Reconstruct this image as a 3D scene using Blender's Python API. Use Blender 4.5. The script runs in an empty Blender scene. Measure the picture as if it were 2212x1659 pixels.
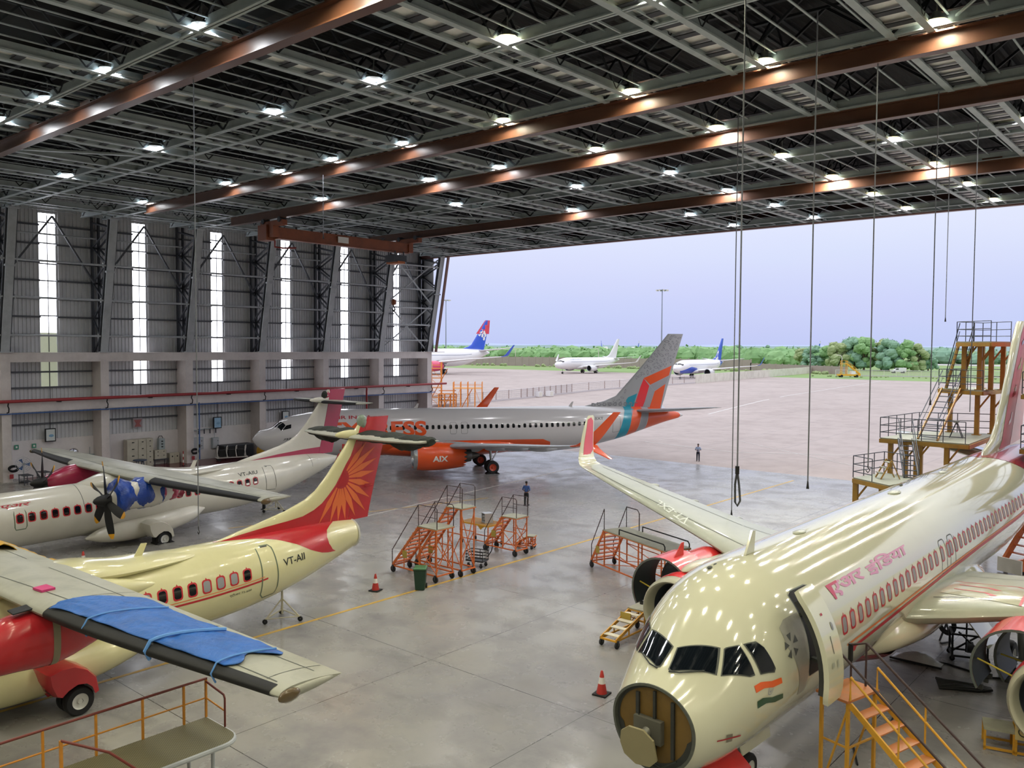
import bpy, bmesh, math, random
from mathutils import Vector, Matrix, Quaternion
from mathutils.geometry import tessellate_polygon
random.seed(7)
S = bpy.context.scene
COL = S.collection
PI = math.pi
def lin(c):
    return tuple((x/12.92 if x <= 0.04045 else ((x+0.055)/1.055)**2.4) for x in c)
def hx(h):
    return lin((int(h[0:2], 16)/255, int(h[2:4], 16)/255, int(h[4:6], 16)/255))

# ------------------------------------------------------------------ materials
MATS = {}
def mat(name, col, rough=0.5, metal=0.0, coat=0.0, vary=0.08, scale=3.0, bump=0.0, bscale=30.0, emit=None, estr=0.0, spec=0.5, dirt=None, dscale=0.6, damt=0.5):
    """Principled material whose colour and gloss drift with a little noise; dirt adds a second, blotchy colour."""
    if name in MATS: return MATS[name]
    if isinstance(col, str): col = hx(col)
    m = bpy.data.materials.new(name); m.use_nodes = True
    nt = m.node_tree; N = nt.nodes; L = nt.links
    b = N['Principled BSDF']
    b.inputs['Roughness'].default_value = rough; b.inputs['Metallic'].default_value = metal
    b.inputs['Coat Weight'].default_value = coat; b.inputs['Coat Roughness'].default_value = 0.06
    b.inputs['Specular IOR Level'].default_value = spec
    tc = N.new('ShaderNodeTexCoord')
    nz = N.new('ShaderNodeTexNoise'); nz.inputs['Scale'].default_value = scale; nz.inputs['Detail'].default_value = 5
    L.new(tc.outputs['Object'], nz.inputs['Vector'])
    mx = N.new('ShaderNodeMix'); mx.data_type = 'RGBA'
    mx.inputs['A'].default_value = (*[max(0, x*(1-vary)) for x in col], 1)
    mx.inputs['B'].default_value = (*[min(1, x*(1+vary)) for x in col], 1)
    L.new(nz.outputs['Fac'], mx.inputs['Factor'])
    out = mx.outputs['Result']
    if dirt is not None:
        if isinstance(dirt, str): dirt = hx(dirt)
        n2 = N.new('ShaderNodeTexNoise'); n2.inputs['Scale'].default_value = dscale; n2.inputs['Detail'].default_value = 8; n2.inputs['Roughness'].default_value = 0.65
        L.new(tc.outputs['Object'], n2.inputs['Vector'])
        rp = N.new('ShaderNodeMapRange'); rp.inputs[1].default_value = 0.45; rp.inputs[2].default_value = 0.75; rp.inputs[4].default_value = damt
        L.new(n2.outputs['Fac'], rp.inputs[0])
        m2 = N.new('ShaderNodeMix'); m2.data_type = 'RGBA'; m2.inputs['B'].default_value = (*dirt, 1)
        L.new(rp.outputs[0], m2.inputs['Factor']); L.new(out, m2.inputs['A']); out = m2.outputs['Result']
    L.new(out, b.inputs['Base Color'])
    if bump:
        n3 = N.new('ShaderNodeTexNoise'); n3.inputs['Scale'].default_value = bscale; n3.inputs['Detail'].default_value = 4
        L.new(tc.outputs['Object'], n3.inputs['Vector'])
        bp = N.new('ShaderNodeBump'); bp.inputs['Strength'].default_value = bump; bp.inputs['Distance'].default_value = 0.05
        L.new(n3.outputs['Fac'], bp.inputs['Height']); L.new(bp.outputs['Normal'], b.inputs['Normal'])
    if emit is not None:
        if isinstance(emit, str): emit = hx(emit)
        b.inputs['Emission Color'].default_value = (*emit, 1); b.inputs['Emission Strength'].default_value = estr
    MATS[name] = m
    return m

# ------------------------------------------------------------------ mesh builder
class MB:
    def __init__(self): self.v = []; self.f = []
    def add(self, vs, fs):
        o = len(self.v); self.v += [tuple(p) for p in vs]; self.f += [tuple(i+o for i in q) for q in fs]; return self
    def box(self, x0, x1, y0, y1, z0, z1):
        return self.add([(x0,y0,z0),(x1,y0,z0),(x1,y1,z0),(x0,y1,z0),(x0,y0,z1),(x1,y0,z1),(x1,y1,z1),(x0,y1,z1)],
            [(3,2,1,0),(4,5,6,7),(0,1,5,4),(1,2,6,5),(2,3,7,6),(3,0,4,7)])
    def cbox(self, c, s, rz=0.0):
        hx_, hy, hz = s[0]/2, s[1]/2, s[2]/2; ca, sa = math.cos(rz), math.sin(rz)
        vs = []
        for dz in (-hz, hz):
            for dx, dy in ((-hx_,-hy),(hx_,-hy),(hx_,hy),(-hx_,hy)):
                vs.append((c[0]+dx*ca-dy*sa, c[1]+dx*sa+dy*ca, c[2]+dz))
        return self.add(vs, [(3,2,1,0),(4,5,6,7),(0,1,5,4),(1,2,6,5),(2,3,7,6),(3,0,4,7)])
    def frame(self, p, q, up=(0,0,1)):
        p = Vector(p); q = Vector(q); d = (q-p); l = d.length; d = d/l if l else Vector((0,0,1))
        u = Vector(up)
        if abs(d.dot(u)) > 0.98: u = Vector((1,0,0)) if abs(d.x) < 0.9 else Vector((0,1,0))
        a = d.cross(u).normalized(); b = a.cross(d).normalized()
        return p, q, a, b
    def beam(self, p, q, w, h, up=(0,0,1)):
        p, q, a, b = self.frame(p, q, up)
        vs = [e + a*(w/2*i) + b*(h/2*j) for e in (p, q) for i, j in ((-1,-1),(1,-1),(1,1),(-1,1))]
        return self.add(vs, [(0,1,2,3),(7,6,5,4),(0,4,5,1),(1,5,6,2),(2,6,7,3),(3,7,4,0)])
    def tube(self, p, q, r, n=8, r2=None, caps=True):
        p, q, a, b = self.frame(p, q); r2 = r if r2 is None else r2
        vs = [p + (a*math.cos(t)+b*math.sin(t))*r for t in [2*PI*i/n for i in range(n)]] + [q + (a*math.cos(t)+b*math.sin(t))*r2 for t in [2*PI*i/n for i in range(n)]]
        fs = [(i, (i+1) % n, n+(i+1) % n, n+i) for i in range(n)]
        if caps: fs += [tuple(range(n-1, -1, -1)), tuple(range(n, 2*n))]
        return self.add(vs, fs)
    def path(self, pts, r, n=8):
        pts = [Vector(p) for p in pts]
        for i in range(len(pts)-1): self.tube(pts[i], pts[i+1], r, n)
        return self
    def sweep(self, pts, r, n=8, closed=False):
        """One continuous tube along a polyline."""
        pts = [Vector(p) for p in pts]; m = len(pts); rings = []; prev = None
        for i in range(m):
            t = (pts[min(i+1, m-1)] - pts[max(i-1, 0)]).normalized()
            if prev is None:
                u = Vector((0,0,1)) if abs(t.z) < 0.9 else Vector((1,0,0)); a = t.cross(u).normalized()
            else:
                a = (prev - t*prev.dot(t)).normalized()
            prev = a; b = t.cross(a)
            rr = r[i] if isinstance(r, (list, tuple)) else r
            rings.append([pts[i] + (a*math.cos(2*PI*k/n) + b*math.sin(2*PI*k/n))*rr for k in range(n)])
        return self.loft(rings, True, True, True)
    def loft(self, rings, closed=True, cap0=False, cap1=False):
        n = len(rings[0]); o = []; fs = []
        for rg in rings: o += rg
        for i in range(len(rings)-1):
            for k in range(n if closed else n-1):
                a = i*n+k; b = i*n+(k+1) % n
                fs.append((a, b, b+n, a+n))
        if cap0: fs.append(tuple(range(n-1, -1, -1)))
        if cap1: fs.append(tuple(range((len(rings)-1)*n, len(rings)*n)))
        return self.add(o, fs)
    def lathe(self, prof, n=24, axis='z', c=(0,0,0), a0=0.0, a1=2*PI):
        """prof: (radius, height) pairs turned about an axis through c."""
        full = abs(a1-a0-2*PI) < 1e-6; m = n if full else n+1; rings = []
        for r, h in prof:
            rg = []
            for k in range(m):
                t = a0+(a1-a0)*k/n
                x, y = r*math.cos(t), r*math.sin(t)
                rg.append({'z':(c[0]+x, c[1]+y, c[2]+h), 'x':(c[0]+h, c[1]+x, c[2]+y), 'y':(c[0]+x, c[1]+h, c[2]+y)}[axis])
            rings.append(rg)
        return self.loft(rings, full)
    def disc(self, c, r, n=20, axis='z'):
        vs = []
        for k in range(n):
            x, y = r*math.cos(2*PI*k/n), r*math.sin(2*PI*k/n)
            vs.append({'z':(c[0]+x, c[1]+y, c[2]), 'x':(c[0], c[1]+x, c[2]+y), 'y':(c[0]+x, c[1], c[2]+y)}[axis])
        return self.add(vs, [tuple(range(n))])
    def prism(self, poly, z0, z1):
        """poly in xy, extruded along z."""
        n = len(poly)
        vs = [(x, y, z0) for x, y in poly] + [(x, y, z1) for x, y in poly]
        return self.add(vs, [tuple(range(n-1,-1,-1)), tuple(range(n, 2*n))] + [(i,(i+1)%n,n+(i+1)%n,n+i) for i in range(n)])
    def slab(self, pts, vec):
        """planar 3D polygon pts extruded by vec."""
        n = len(pts); v = Vector(vec); p = [Vector(q) for q in pts]
        return self.add(p + [q+v for q in p], [tuple(range(n-1,-1,-1)), tuple(range(n, 2*n))] + [(i,(i+1)%n,n+(i+1)%n,n+i) for i in range(n)])
    def ball(self, c, r, n=10, m=7, sc=(1,1,1)):
        rings = []
        for j in range(m+1):
            t = PI*j/m; rr = max(1e-4, math.sin(t))*r
            rings.append([(c[0]+rr*math.cos(2*PI*k/n)*sc[0], c[1]+rr*math.sin(2*PI*k/n)*sc[1], c[2]-r*math.cos(t)*sc[2]) for k in range(n)])
        return self.loft(rings)
    def move(self, f):
        self.v = [tuple(f(Vector(p))) for p in self.v]; return self
    def mesh(self, name, material=None, smooth=False, angle=40):
        me = bpy.data.meshes.new(name); me.from_pydata(self.v, [], self.f); me.validate()
        bm = bmesh.new(); bm.from_mesh(me); bmesh.ops.recalc_face_normals(bm, faces=bm.faces); bm.to_mesh(me); bm.free()
        if material: me.materials.append(material)
        if smooth:
            me.polygons.foreach_set('use_smooth', [True]*len(me.polygons))
            me.set_sharp_from_angle(angle=math.radians(angle))
        me.update(); return me
    def build(self, name, material, parent=None, loc=None, smooth=False, angle=40, kind=None, rz=None):
        o = bpy.data.objects.new(name, self.mesh(name, material, smooth, angle)); COL.objects.link(o)
        if parent: o.parent = parent
        if loc is not None: o.location = loc
        if rz is not None: o.rotation_euler = (0, 0, rz)
        if kind: o['kind'] = kind
        return o
def tag(o, label, cat, group=None, kind=None):
    o['label'] = label; o['category'] = cat
    if group: o['group'] = group
    if kind: o['kind'] = kind
    return o
def thing(name, label, cat, loc=(0,0,0), rz=0.0, group=None):
    o = bpy.data.objects.new(name, None); COL.objects.link(o); o.empty_display_size = 0.2
    o.location = loc; o.rotation_euler = (0, 0, rz)
    return tag(o, label, cat, group)
KIDS = {}
def kids(root): return [o for o in COL.objects if o.parent == root]
def dup(root, loc, rz=None, label=None, group=None):
    """Copy a thing with its parts and sub-parts (mesh data shared)."""
    r = root.copy(); COL.objects.link(r); r.location = loc
    if rz is not None: r.rotation_euler = (0, 0, rz)
    if label: r['label'] = label
    if group: r['group'] = group
    def rec(src, dst):
        for ch in src.children:
            c = ch.copy(); COL.objects.link(c); c.parent = dst; rec(ch, c)
    rec(root, r); return r
def part(src, parent, name=None, loc=None):
    c = src.copy(); COL.objects.link(c); c.parent = parent
    if loc is not None: c.location = loc
    return c
ORD = ['first','second','third','fourth','fifth','sixth','seventh','eighth','ninth','tenth','eleventh','twelfth','thirteenth','fourteenth']

# ------------------------------------------------------------------ camera (measured from the vanishing points)
H = 11.0
def camera():
    cd = bpy.data.cameras.new('camera'); c = bpy.data.objects.new('camera', cd); COL.objects.link(c)
    yaw, pitch, roll = [math.radians(a) for a in (40.745, 2.571, 0.311)]
    f = Vector((-math.sin(yaw), math.cos(yaw), 0)); r = Vector((math.cos(yaw), math.sin(yaw), 0)); u = Vector((0,0,1))
    f2 = f*math.cos(pitch) - u*math.sin(pitch); u2 = u*math.cos(pitch) + f*math.sin(pitch)
    r3 = r*math.cos(roll) + u2*math.sin(roll); u3 = -r*math.sin(roll) + u2*math.cos(roll)
    M = Matrix((r3, u3, -f2)).transposed().to_4x4(); M.translation = (0, 0, H)
    c.matrix_world = M
    cd.sensor_width = 36; cd.sensor_fit = 'HORIZONTAL'; cd.lens = 1827.5/2212*36
    cd.clip_start = 0.1; cd.clip_end = 6000
    S.camera = c
camera()

# ================================================================== HANGAR SHELL
CY = [16.72, 24.37, 32.02, 39.7, 47.4, 55.1, 62.7, 70.2]        # column lines along the left wall
COLS_Y = [-6.2, 1.44, 9.08] + CY
def floor_material(name, base, base2, stain, rough, joint, jx, jy, ox, oy, jw=0.012, stain_amt=0.45, rvar=0.12):
    m = bpy.data.materials.new(name); m.use_nodes = True
    nt = m.node_tree; N = nt.nodes; L = nt.links; b = N['Principled BSDF']
    tc = N.new('ShaderNodeTexCoord')
    def noise(sc, det=6, rg=0.6, vec=None, stretch=None):
        n = N.new('ShaderNodeTexNoise'); n.inputs['Scale'].default_value = sc; n.inputs['Detail'].default_value = det; n.inputs['Roughness'].default_value = rg
        if stretch:
            mp = N.new('ShaderNodeMapping'); mp.inputs['Scale'].default_value = stretch; L.new(tc.outputs['Object'], mp.inputs['Vector']); L.new(mp.outputs[0], n.inputs['Vector'])
        else: L.new(tc.outputs['Object'], n.inputs['Vector'])
        return n.outputs['Fac']
    def mrange(x, a, c, lo=0.0, hi=1.0):
        r = N.new('ShaderNodeMapRange'); r.inputs[1].default_value = a; r.inputs[2].default_value = c; r.inputs[3].default_value = lo; r.inputs[4].default_value = hi
        L.new(x, r.inputs[0]); return r.outputs[0]
    def mix(f, a, c):
        x = N.new('ShaderNodeMix'); x.data_type = 'RGBA'
        L.new(f, x.inputs['Factor'])
        for s, v in (('A', a), ('B', c)):
            if isinstance(v, tuple): x.inputs[s].default_value = (*v, 1)
            else: L.new(v, x.inputs[s])
        return x.outputs['Result']
    big = noise(0.07, 5); mid = noise(0.45, 8, 0.65); st = noise(0.25, 9, 0.7, stretch=(1.0, 2.6, 1.0))
    c = mix(mrange(big, 0.35, 0.65), hx(base), hx(base2))
    c = mix(mrange(mid, 0.45, 0.72, 0.0, stain_amt), c, hx(stain))
    c = mix(mrange(st, 0.56, 0.78, 0.0, stain_amt*1.1), c, tuple(x*0.55 for x in hx(stain)))
    # slab joints
    sx = N.new('ShaderNodeSeparateXYZ'); L.new(tc.outputs['Object'], sx.inputs[0])
    def jl(o, off, per):
        a = N.new('ShaderNodeMath'); a.operation = 'SUBTRACT'; L.new(o, a.inputs[0]); a.inputs[1].default_value = off
        p = N.new('ShaderNodeMath'); p.operation = 'PINGPONG'; L.new(a.outputs[0], p.inputs[0]); p.inputs[1].default_value = per/2
        l = N.new('ShaderNodeMath'); l.operation = 'LESS_THAN'; L.new(p.outputs[0], l.inputs[0]); l.inputs[1].default_value = jw
        return l.outputs[0]
    mxn = N.new('ShaderNodeMath'); mxn.operation = 'MAXIMUM'; L.new(jl(sx.outputs[0], ox, jx), mxn.inputs[0]); L.new(jl(sx.outputs[1], oy, jy), mxn.inputs[1])
    c = mix(mxn.outputs[0], c, hx(joint))
    L.new(c, b.inputs['Base Color'])
    L.new(mrange(mid, 0.3, 0.7, rough-rvar, rough+rvar), b.inputs['Roughness'])
    bp = N.new('ShaderNodeBump'); bp.inputs['Strength'].default_value = 0.12; bp.inputs['Distance'].default_value = 0.01
    L.new(noise(2.2, 6), bp.inputs['Height']); L.new(bp.outputs[0], b.inputs['Normal'])
    return m
M_floor = floor_material('polished concrete', '858386', 'a2a099', '565459', 0.27, '2c2a2c', 6.65, 8.1, -14.5, 12.2, stain_amt=.6, rvar=.16)
M_apron = floor_material('weathered apron concrete', 'a89a94', 'b3a59f', '8d7f7a', 0.75, '8f8886', 7.5, 7.5, 0, 71.2, jw=0.03, stain_amt=0.35, rvar=0.1)
MB().box(-75.6, 34, -9, 71.2, -0.35, 0).build('floor', M_floor, kind='structure')
def gz(y):
    t = min(1, max(0, (y-85)/75)); return 1.6*t*t*(3-2*t) if y < 300 else 1.6+min(5, (y-300)*.006)
def ground(nm, m, x0, x1, ys, dz=0.0):
    return MB().loft([[(x0+(x1-x0)*i/8, y, gz(y)+dz) for i in range(9)] for y in ys], False).build(nm, m, kind='structure')
ground('floor_apron', M_apron, -700, 420, [71.2, 80, 85]+[90+5*i for i in range(15)]+[165, 200, 258], -0.004)
# painted lines
M_yel = mat('worn yellow floor paint', 'c9a13a', 0.45, vary=0.2, dirt='8d8262', dscale=1.2, damt=0.6)
M_wline = mat('worn white floor paint', 'cfcac4', 0.5, vary=0.12, dirt='a8a09c', dscale=1.0, damt=0.6)
M_redfl = mat('dark red floor paint', '6b3038', 0.25, vary=0.15, dirt='4a2a30')
def marking(name, pts, w, m, z=0.004):
    b = MB()
    for p, q in zip(pts[:-1], pts[1:]):
        b.beam((p[0], p[1], z), (q[0], q[1], z), w, 0.004)
    return b.build(name, m, kind='structure')
marking('floor_marking', [(-27.75, -8), (-27.75, 68)], 0.16, M_yel)
marking('floor_marking', [(-41.8, 30), (-46.5, 70)], 0.14, M_wline)
marking('floor_marking', [(-45.6, 27), (-41.0, 45)], 0.1, M_yel)
def gmark(pts, w):
    b = MB()
    for p, q in zip(pts[:-1], pts[1:]):
        for i in range(10):
            f0, f1 = i/10, (i+1)/10; a = (p[0]+(q[0]-p[0])*f0, p[1]+(q[1]-p[1])*f0); c = (p[0]+(q[0]-p[0])*f1, p[1]+(q[1]-p[1])*f1)
            b.beam((a[0], a[1], gz(a[1])+.01), (c[0], c[1], gz(c[1])+.01), w, .01)
    return b.build('floor_marking', M_wline, kind='structure')
gmark([(-61.9, 118.1), (-77.3, 250)], .35); gmark([(-52, 84), (-40, 82), (-30, 88)], .2); gmark([(-44, 92), (-20, 75.5)], .12)
MB().box(-75.0, -70.4, 26, 70, 0.0, 0.004).build('floor_marking', M_redfl, kind='structure')

# ---- roof
M_roofst = mat('pale grey painted roof steel', 'aab5b8', 0.5, vary=0.15, dirt='5a6264', dscale=1.5, damt=0.4)
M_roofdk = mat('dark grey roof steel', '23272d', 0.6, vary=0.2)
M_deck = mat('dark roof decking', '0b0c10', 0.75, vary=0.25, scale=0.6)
M_tray = mat('pale walkway sheet', 'eeeeee', 0.55, vary=0.12, dirt='c9cccf', dscale=1.0)
M_rail = mat('brown crane rail paint', '5b3a28', 0.38, vary=0.18, scale=1.2, dirt='43251c', dscale=0.8, damt=0.45)
ZB = 21.45; ZT = 23.7
X0, X1 = -75.3, 33.0
dk = MB()
n = 360; prof = []
for i in range(n*2+1):
    x = X0 + (X1-X0)*i/(n*2); prof.append((x, 23.95 + (0.06 if i % 2 else 0)))
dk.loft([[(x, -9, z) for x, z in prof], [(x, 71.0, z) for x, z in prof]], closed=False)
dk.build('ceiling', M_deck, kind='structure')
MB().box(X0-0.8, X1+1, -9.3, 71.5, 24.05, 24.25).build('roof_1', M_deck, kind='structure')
LADX = [-2.9, -8.7, -14.5, -20.4, -27.4, -34.4, -40.4, -45.6, -51.6, -57.2, -63.1, -69.0] + [3.0, 8.9, 14.8, 20.7, 26.6]
TRY = [1.44, 9.08] + CY[:-1] + [70.2]
for t in TRY:
    b = MB(); wb = MB()
    for dy in (0.0, -1.75):
        y = t+dy
        b.box(X0+2, X1, y-0.13, y+0.13, ZB, ZB+0.05); b.box(X0+2, X1, y-0.02, y+0.02, ZB, ZB+0.42)
        wb.box(X0+2, X1, y-0.1, y+0.1, ZT-0.05, ZT+0.05)
        x = X0+2.2; k = 0
        while x < X1-3.0:
            z0, z1 = (ZB+0.1, ZT) if k % 2 == 0 else (ZT, ZB+0.1)
            wb.beam((x, y, z0), (x+2.9, y, z1), 0.1, 0.1); x += 2.9; k += 1
    x = X0+2.6
    while x < X1:
        b.box(x-0.03, x+0.03, t-1.75, t, ZB+0.05, ZB+0.12); x += 1.45
    tr_ = b.build('roof_truss', M_roofst, kind='structure'); wb.build('truss_web', M_roofdk, tr_)
    # cable tray sheet seen between the two chords
    MB().box(X0+2, X1, t-1.6, t-0.15, ZB+0.55, ZB+0.57).build('roof_truss_plate', M_roofdk, kind='structure')
for lx in LADX:
    b = MB(); wb = MB()
    for dx in (-0.6, 0.6):
        x = lx+dx
        b.box(x-0.13, x+0.13, -8.8, 70.2, ZB-0.02, ZB+0.05); b.box(x-0.03, x+0.03, -8.8, 70.2, ZB+0.05, ZB+0.35)
        wb.box(x-0.08, x+0.08, -8.8, 70.2, ZT-0.1, ZT)
    y = -8.6
    while y < 70:
        wb.box(lx-0.6, lx+0.6, y-0.16, y+0.16, ZB+0.06, ZB+0.1); y += 1.15
    k = 0; y = -8.6
    while y < 68:
        z0, z1 = (ZB+0.1, ZT-0.1) if k % 2 == 0 else (ZT-0.1, ZB+0.1)
        for dx in (-0.6, 0.6): wb.beam((lx+dx, y, z0), (lx+dx, y+1.9, z1), 0.07, 0.07)
        y += 1.9; k += 1
    lg_ = b.build('roof_ladder_girder', M_roofst, kind='structure'); wb.build('girder_web', M_roofdk, lg_)
    MB().box(lx-0.56, lx+0.56, -8.8, 70.0, ZB+0.22, ZB+0.24).build('roof_walkway_sheet', M_tray, kind='structure')
allx = sorted(LADX + [X0+0.5, X1])
for a, c in zip(allx[:-1], allx[1:]):
    w = c-a; k = max(2, round(w/1.15))
    for i in range(1, k):
        x = a+w*i/k
        if abs(x-a) < 0.8 or abs(x-c) < 0.8: continue
        MB().box(x-0.035, x+0.035, -8.8, 70.4, ZB+0.32, ZB+0.36).build('roof_purlin', M_roofst, kind='structure')
# diagonal roof braces
for i, (x, y) in enumerate([(-51.6, 16.9), (-51.6, 32.3), (-51.6, 47.7), (-27.4, 55.3), (-8.7, 24.6), (-2.9, 32.3)]):
    b = MB(); b.beam((x+0.6, y+0.3, ZB+0.1), (x+5.2, y+6.8, ZB+0.1), 0.32, 0.1)
    b.beam((x+5.4, y+0.3, ZB+0.25), (x+0.7, y+6.6, ZB+0.25), 0.07, 0.07)
    b.build('roof_brace', M_roofst, kind='structure')
# crane rails
def crane_rail(y, xl):
    b = MB(); z = 20.8
    b.box(xl, X1, y-0.22, y+0.22, z, z+0.05); b.box(xl, X1, y-0.22, y+0.22, z+0.6, z+0.65); b.box(xl, X1, y-0.035, y+0.035, z+0.05, z+0.6)
    k = xl+1.0
    while k < X1:
        b.box(k-0.5, k+0.5, y-0.2, y+0.2, z+0.65, z+0.8); k += 5.85
    return b.build('roof_crane_rail', M_rail, kind='structure')
for y, xl in ((16.35, -63), (30.75, -63.0), (38.3, -63.8), (53.5, -64.5)): crane_rail(y, xl)
# front fascia over the opening
M_fascia = mat('brown fascia paint', '6e4a44', 0.5, vary=0.12)
MB().box(X0, X1+1, 70.25, 70.75, ZB-0.1, 22.1).box(X0, X1+1, 70.55, 70.8, 22.1, 25.2).build('wall_front_lintel', M_fascia, kind='structure')

# ---- left wall: concrete frame
M_conc = mat('painted concrete', 'dbd3d0', 0.7, vary=0.06, scale=1.0, dirt='968c8a', dscale=0.5, damt=0.5)
M_conc2 = mat('whitewashed low wall', 'e2dddc', 0.7, vary=0.05, dirt='a9a1a0', dscale=0.4, damt=0.4)
M_clad = mat('grey corrugated cladding', 'cfd0d3', 0.5, metal=0.0, vary=0.08, scale=0.8, dirt='a5a7aa', dscale=0.7, damt=0.4)
M_girt = mat('dark girt steel', '55575d', 0.6, vary=0.15)
M_dkst = mat('dark grey column steel', '3e4148', 0.55, vary=0.15, dirt='2a2c31')
M_lgst = mat('light grey column steel', 'b3b7bb', 0.5, vary=0.1, dirt='6c7074')
XF, XB = -73.5, -75.25
for y in COLS_Y:
    MB().box(XB, XF-0.015, y-0.35, y+0.35, 0, 9.5).build('column_1', M_conc, kind='structure')
yA, yB = -6.6, 70.55
MB().box(XB, XF, yA, yB, 9.5, 10.2).box(XB-0.2, XF+0.05, yA, yB+2.1, 10.2, 10.26).build('wall_left_beam', M_conc, kind='structure')
MB().box(XB, XF, yA, yB, 5.5, 6.35).build('wall_left_beam', M_conc, kind='structure')
MB().box(XB-0.12, XB+0.1, yA, yB, 0, 3.05).build('wall_left', M_conc2, kind='structure')
WIN = [(20.0, 21.2)] + [(27.62, 28.92), (35.37, 36.56), (42.97, 44.14), (50.82, 51.92), (58.44, 59.46), (66.08, 66.94)] + [(12.3, 13.5), (4.6, 5.8), (-3.0, -1.8)]
def clad(y0, y1, z0, z1):
    k = max(2, int((y1-y0)/0.3)); pr = []
    for i in range(k):
        a = y0+(y1-y0)*i/k; d = (y1-y0)/k
        pr += [(a, 0.0), (a+d*0.55, 0.0), (a+d*0.65, 0.07), (a+d*0.9, 0.07)]
    pr.append((y1, 0.0))
    b = MB(); b.loft([[(XB-0.08+x, y, z0) for y, x in pr], [(XB-0.08+x, y, z1) for y, x in pr]], closed=False)
    b.build('wall_left_cladding', M_clad, kind='structure')
ws = sorted(WIN); edges = [yA] + [e for w in ws for e in w] + [yB]
for i in range(0, len(edges), 2): clad(edges[i], edges[i+1], 3.0, 24.0)
for a, c in ws: clad(a, c, 3.0, 7.35); clad(a, c, 21.75, 24.0)
# outer weather skin so that no daylight leaks round the panels
M_glow = mat('daylit translucent strip', 'e8ecee', 0.5, vary=0.02, emit='f4f6ff', estr=5.0)
M_glow2 = mat('soiled translucent strip', 'b8bda6', 0.5, vary=0.1, emit='c3c9b0', estr=0.42)
for i, (a, c) in enumerate(ws):
    o = MB()
    zs = 11.9 if abs(a-27.62) < 0.1 else 7.35
    o.box(XB-0.16, XB-0.1, a, c, zs, 21.75).build('window_%d' % (i+1), M_glow, kind='structure')
    if zs > 8: MB().box(XB-0.16, XB-0.1, a, c, 7.35, zs).build('window_%d_lower' % (i+1), M_glow2, kind='structure')
    f = MB(); ym = (a+c)/2
    f.box(XB-0.09, XB-0.02, ym-0.03, ym+0.03, 6.4, 9.5).box(XB-0.09, XB-0.02, ym-0.025, ym+0.025, 10.3, 21.6)
    for z in (21.0, 19.3, 17.6, 16.2, 13.3): f.box(XB-0.09, XB-0.04, a, c, z-0.05, z+0.05)
    f.build('window_frame', M_girt, kind='structure')
for z in (20.75, 19.2, 17.7, 16.2, 14.7, 13.2, 11.7, 8.65, 7.36, 4.35):
    b = MB()
    yy = yA
    for a, c in ws:
        b.box(XB+0.0, XB+0.14, yy, a if z > 11 else c, z-0.07, z+0.07); yy = c
    b.box(XB, XB+0.14, yy, yB, z-0.07, z+0.07)
    b.build('wall_left_girt', M_girt, kind='structure')
# lattice steel columns standing on the concrete frame
def lattice_column(y, dark=True):
    b = MB(); zb, zt = 10.26, 21.35
    xi0, xi1 = -73.55, -71.3; xo = -75.0
    xin = lambda z: xi0 + (xi1-xi0)*(z-zb)/(zt-zb)
    b.beam((xin(zb)-0.2, y+0.28, zb), (xin(zt)-0.2, y+0.28, zt), 0.14, 0.3, (0,1,0)); b.beam((xin(zb)-0.2, y-0.28, zb), (xin(zt)-0.2, y-0.28, zt), 0.14, 0.3, (0,1,0))
    b.box(xo-0.1, xo+0.15, y-0.36, y-0.2, zb, zt+0.5); b.box(xo-0.1, xo+0.15, y+0.2, y+0.36, zb, zt+0.5)
    zz = [zb, 11.6, 13.1, 14.7, 16.2, 17.7, 19.2, 20.6, zt]
    for k in range(len(zz)-1):
        for dy in (-0.28, 0.28):
            if k % 2 == 0: b.beam((xo+0.1, y+dy, zz[k]), (xin(zz[k+1])-0.2, y+dy, zz[k+1]), 0.12, 0.12)
            else: b.beam((xin(zz[k])-0.2, y+dy, zz[k]), (xo+0.1, y+dy, zz[k+1]), 0.12, 0.12)
    o = b.build('column_1', M_dkst, kind='structure')
    f = MB(); f.beam((xin(zb)+0.02, y, zb), (xin(zt)+0.02, y, zt), 0.66, 0.1, (0,1,0)) if False else None
    f.beam((xin(zb), y, zb), (xin(zt), y, zt), 0.1, 0.62, (0,1,0)); f.box(xi1-0.3, xi1+0.3, y-0.4, y+0.4, zt-0.05, zt+0.05)
    f.box(xi0-0.35, xi0+0.25, y-0.42, y+0.42, zb, zb+0.08); f.box(xin(17)-0.2, xin(17)+0.16, y-0.38, y+0.38, 16.95, 17.1)
    f.beam((xi1+0.05, y-0.1, zt), (xi1+0.45, y-0.1, ZB+0.1), 0.2, 0.14)
    f.build('column_face', M_lgst, kind='structure')
for y in COLS_Y: lattice_column(y)
for i, (a, c) in enumerate(zip(COLS_Y[:-1], COLS_Y[1:])):
    zs = (17.55, 14.65, 11.65) if i < len(COLS_Y)-2 else (20.13, 17.47, 15.34, 13.4, 11.6)
    for z in zs:
        xx = -73.55 + 2.25*(z-10.26)/11.1
        MB().tube((xx-0.15, a+0.35, z), (xx-0.15, c-0.35, z), 0.085, 8).box(xx-0.2, xx-0.1, a+0.5, a+0.58, z-0.2, z+0.2).box(xx-0.2, xx-0.1, c-0.58, c-0.5, z-0.2, z+0.2).build('wall_left_strut', M_lgst, kind='structure')
    MB().tube((-74.1, a+0.3, 19.9), (-74.1, c-0.3, 19.9), 0.07, 8).build('wall_left_strut', M_lgst, kind='structure')
    ym = (a+c)/2
    MB().beam((-74.0, ym, 21.4), (-74.6, c-0.3, 16.2), 0.14, 0.14).beam((-74.0, ym, 21.4), (-74.6, a+0.3, 16.2), 0.14, 0.14).build('wall_left_brace', M_girt, kind='structure')
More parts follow.
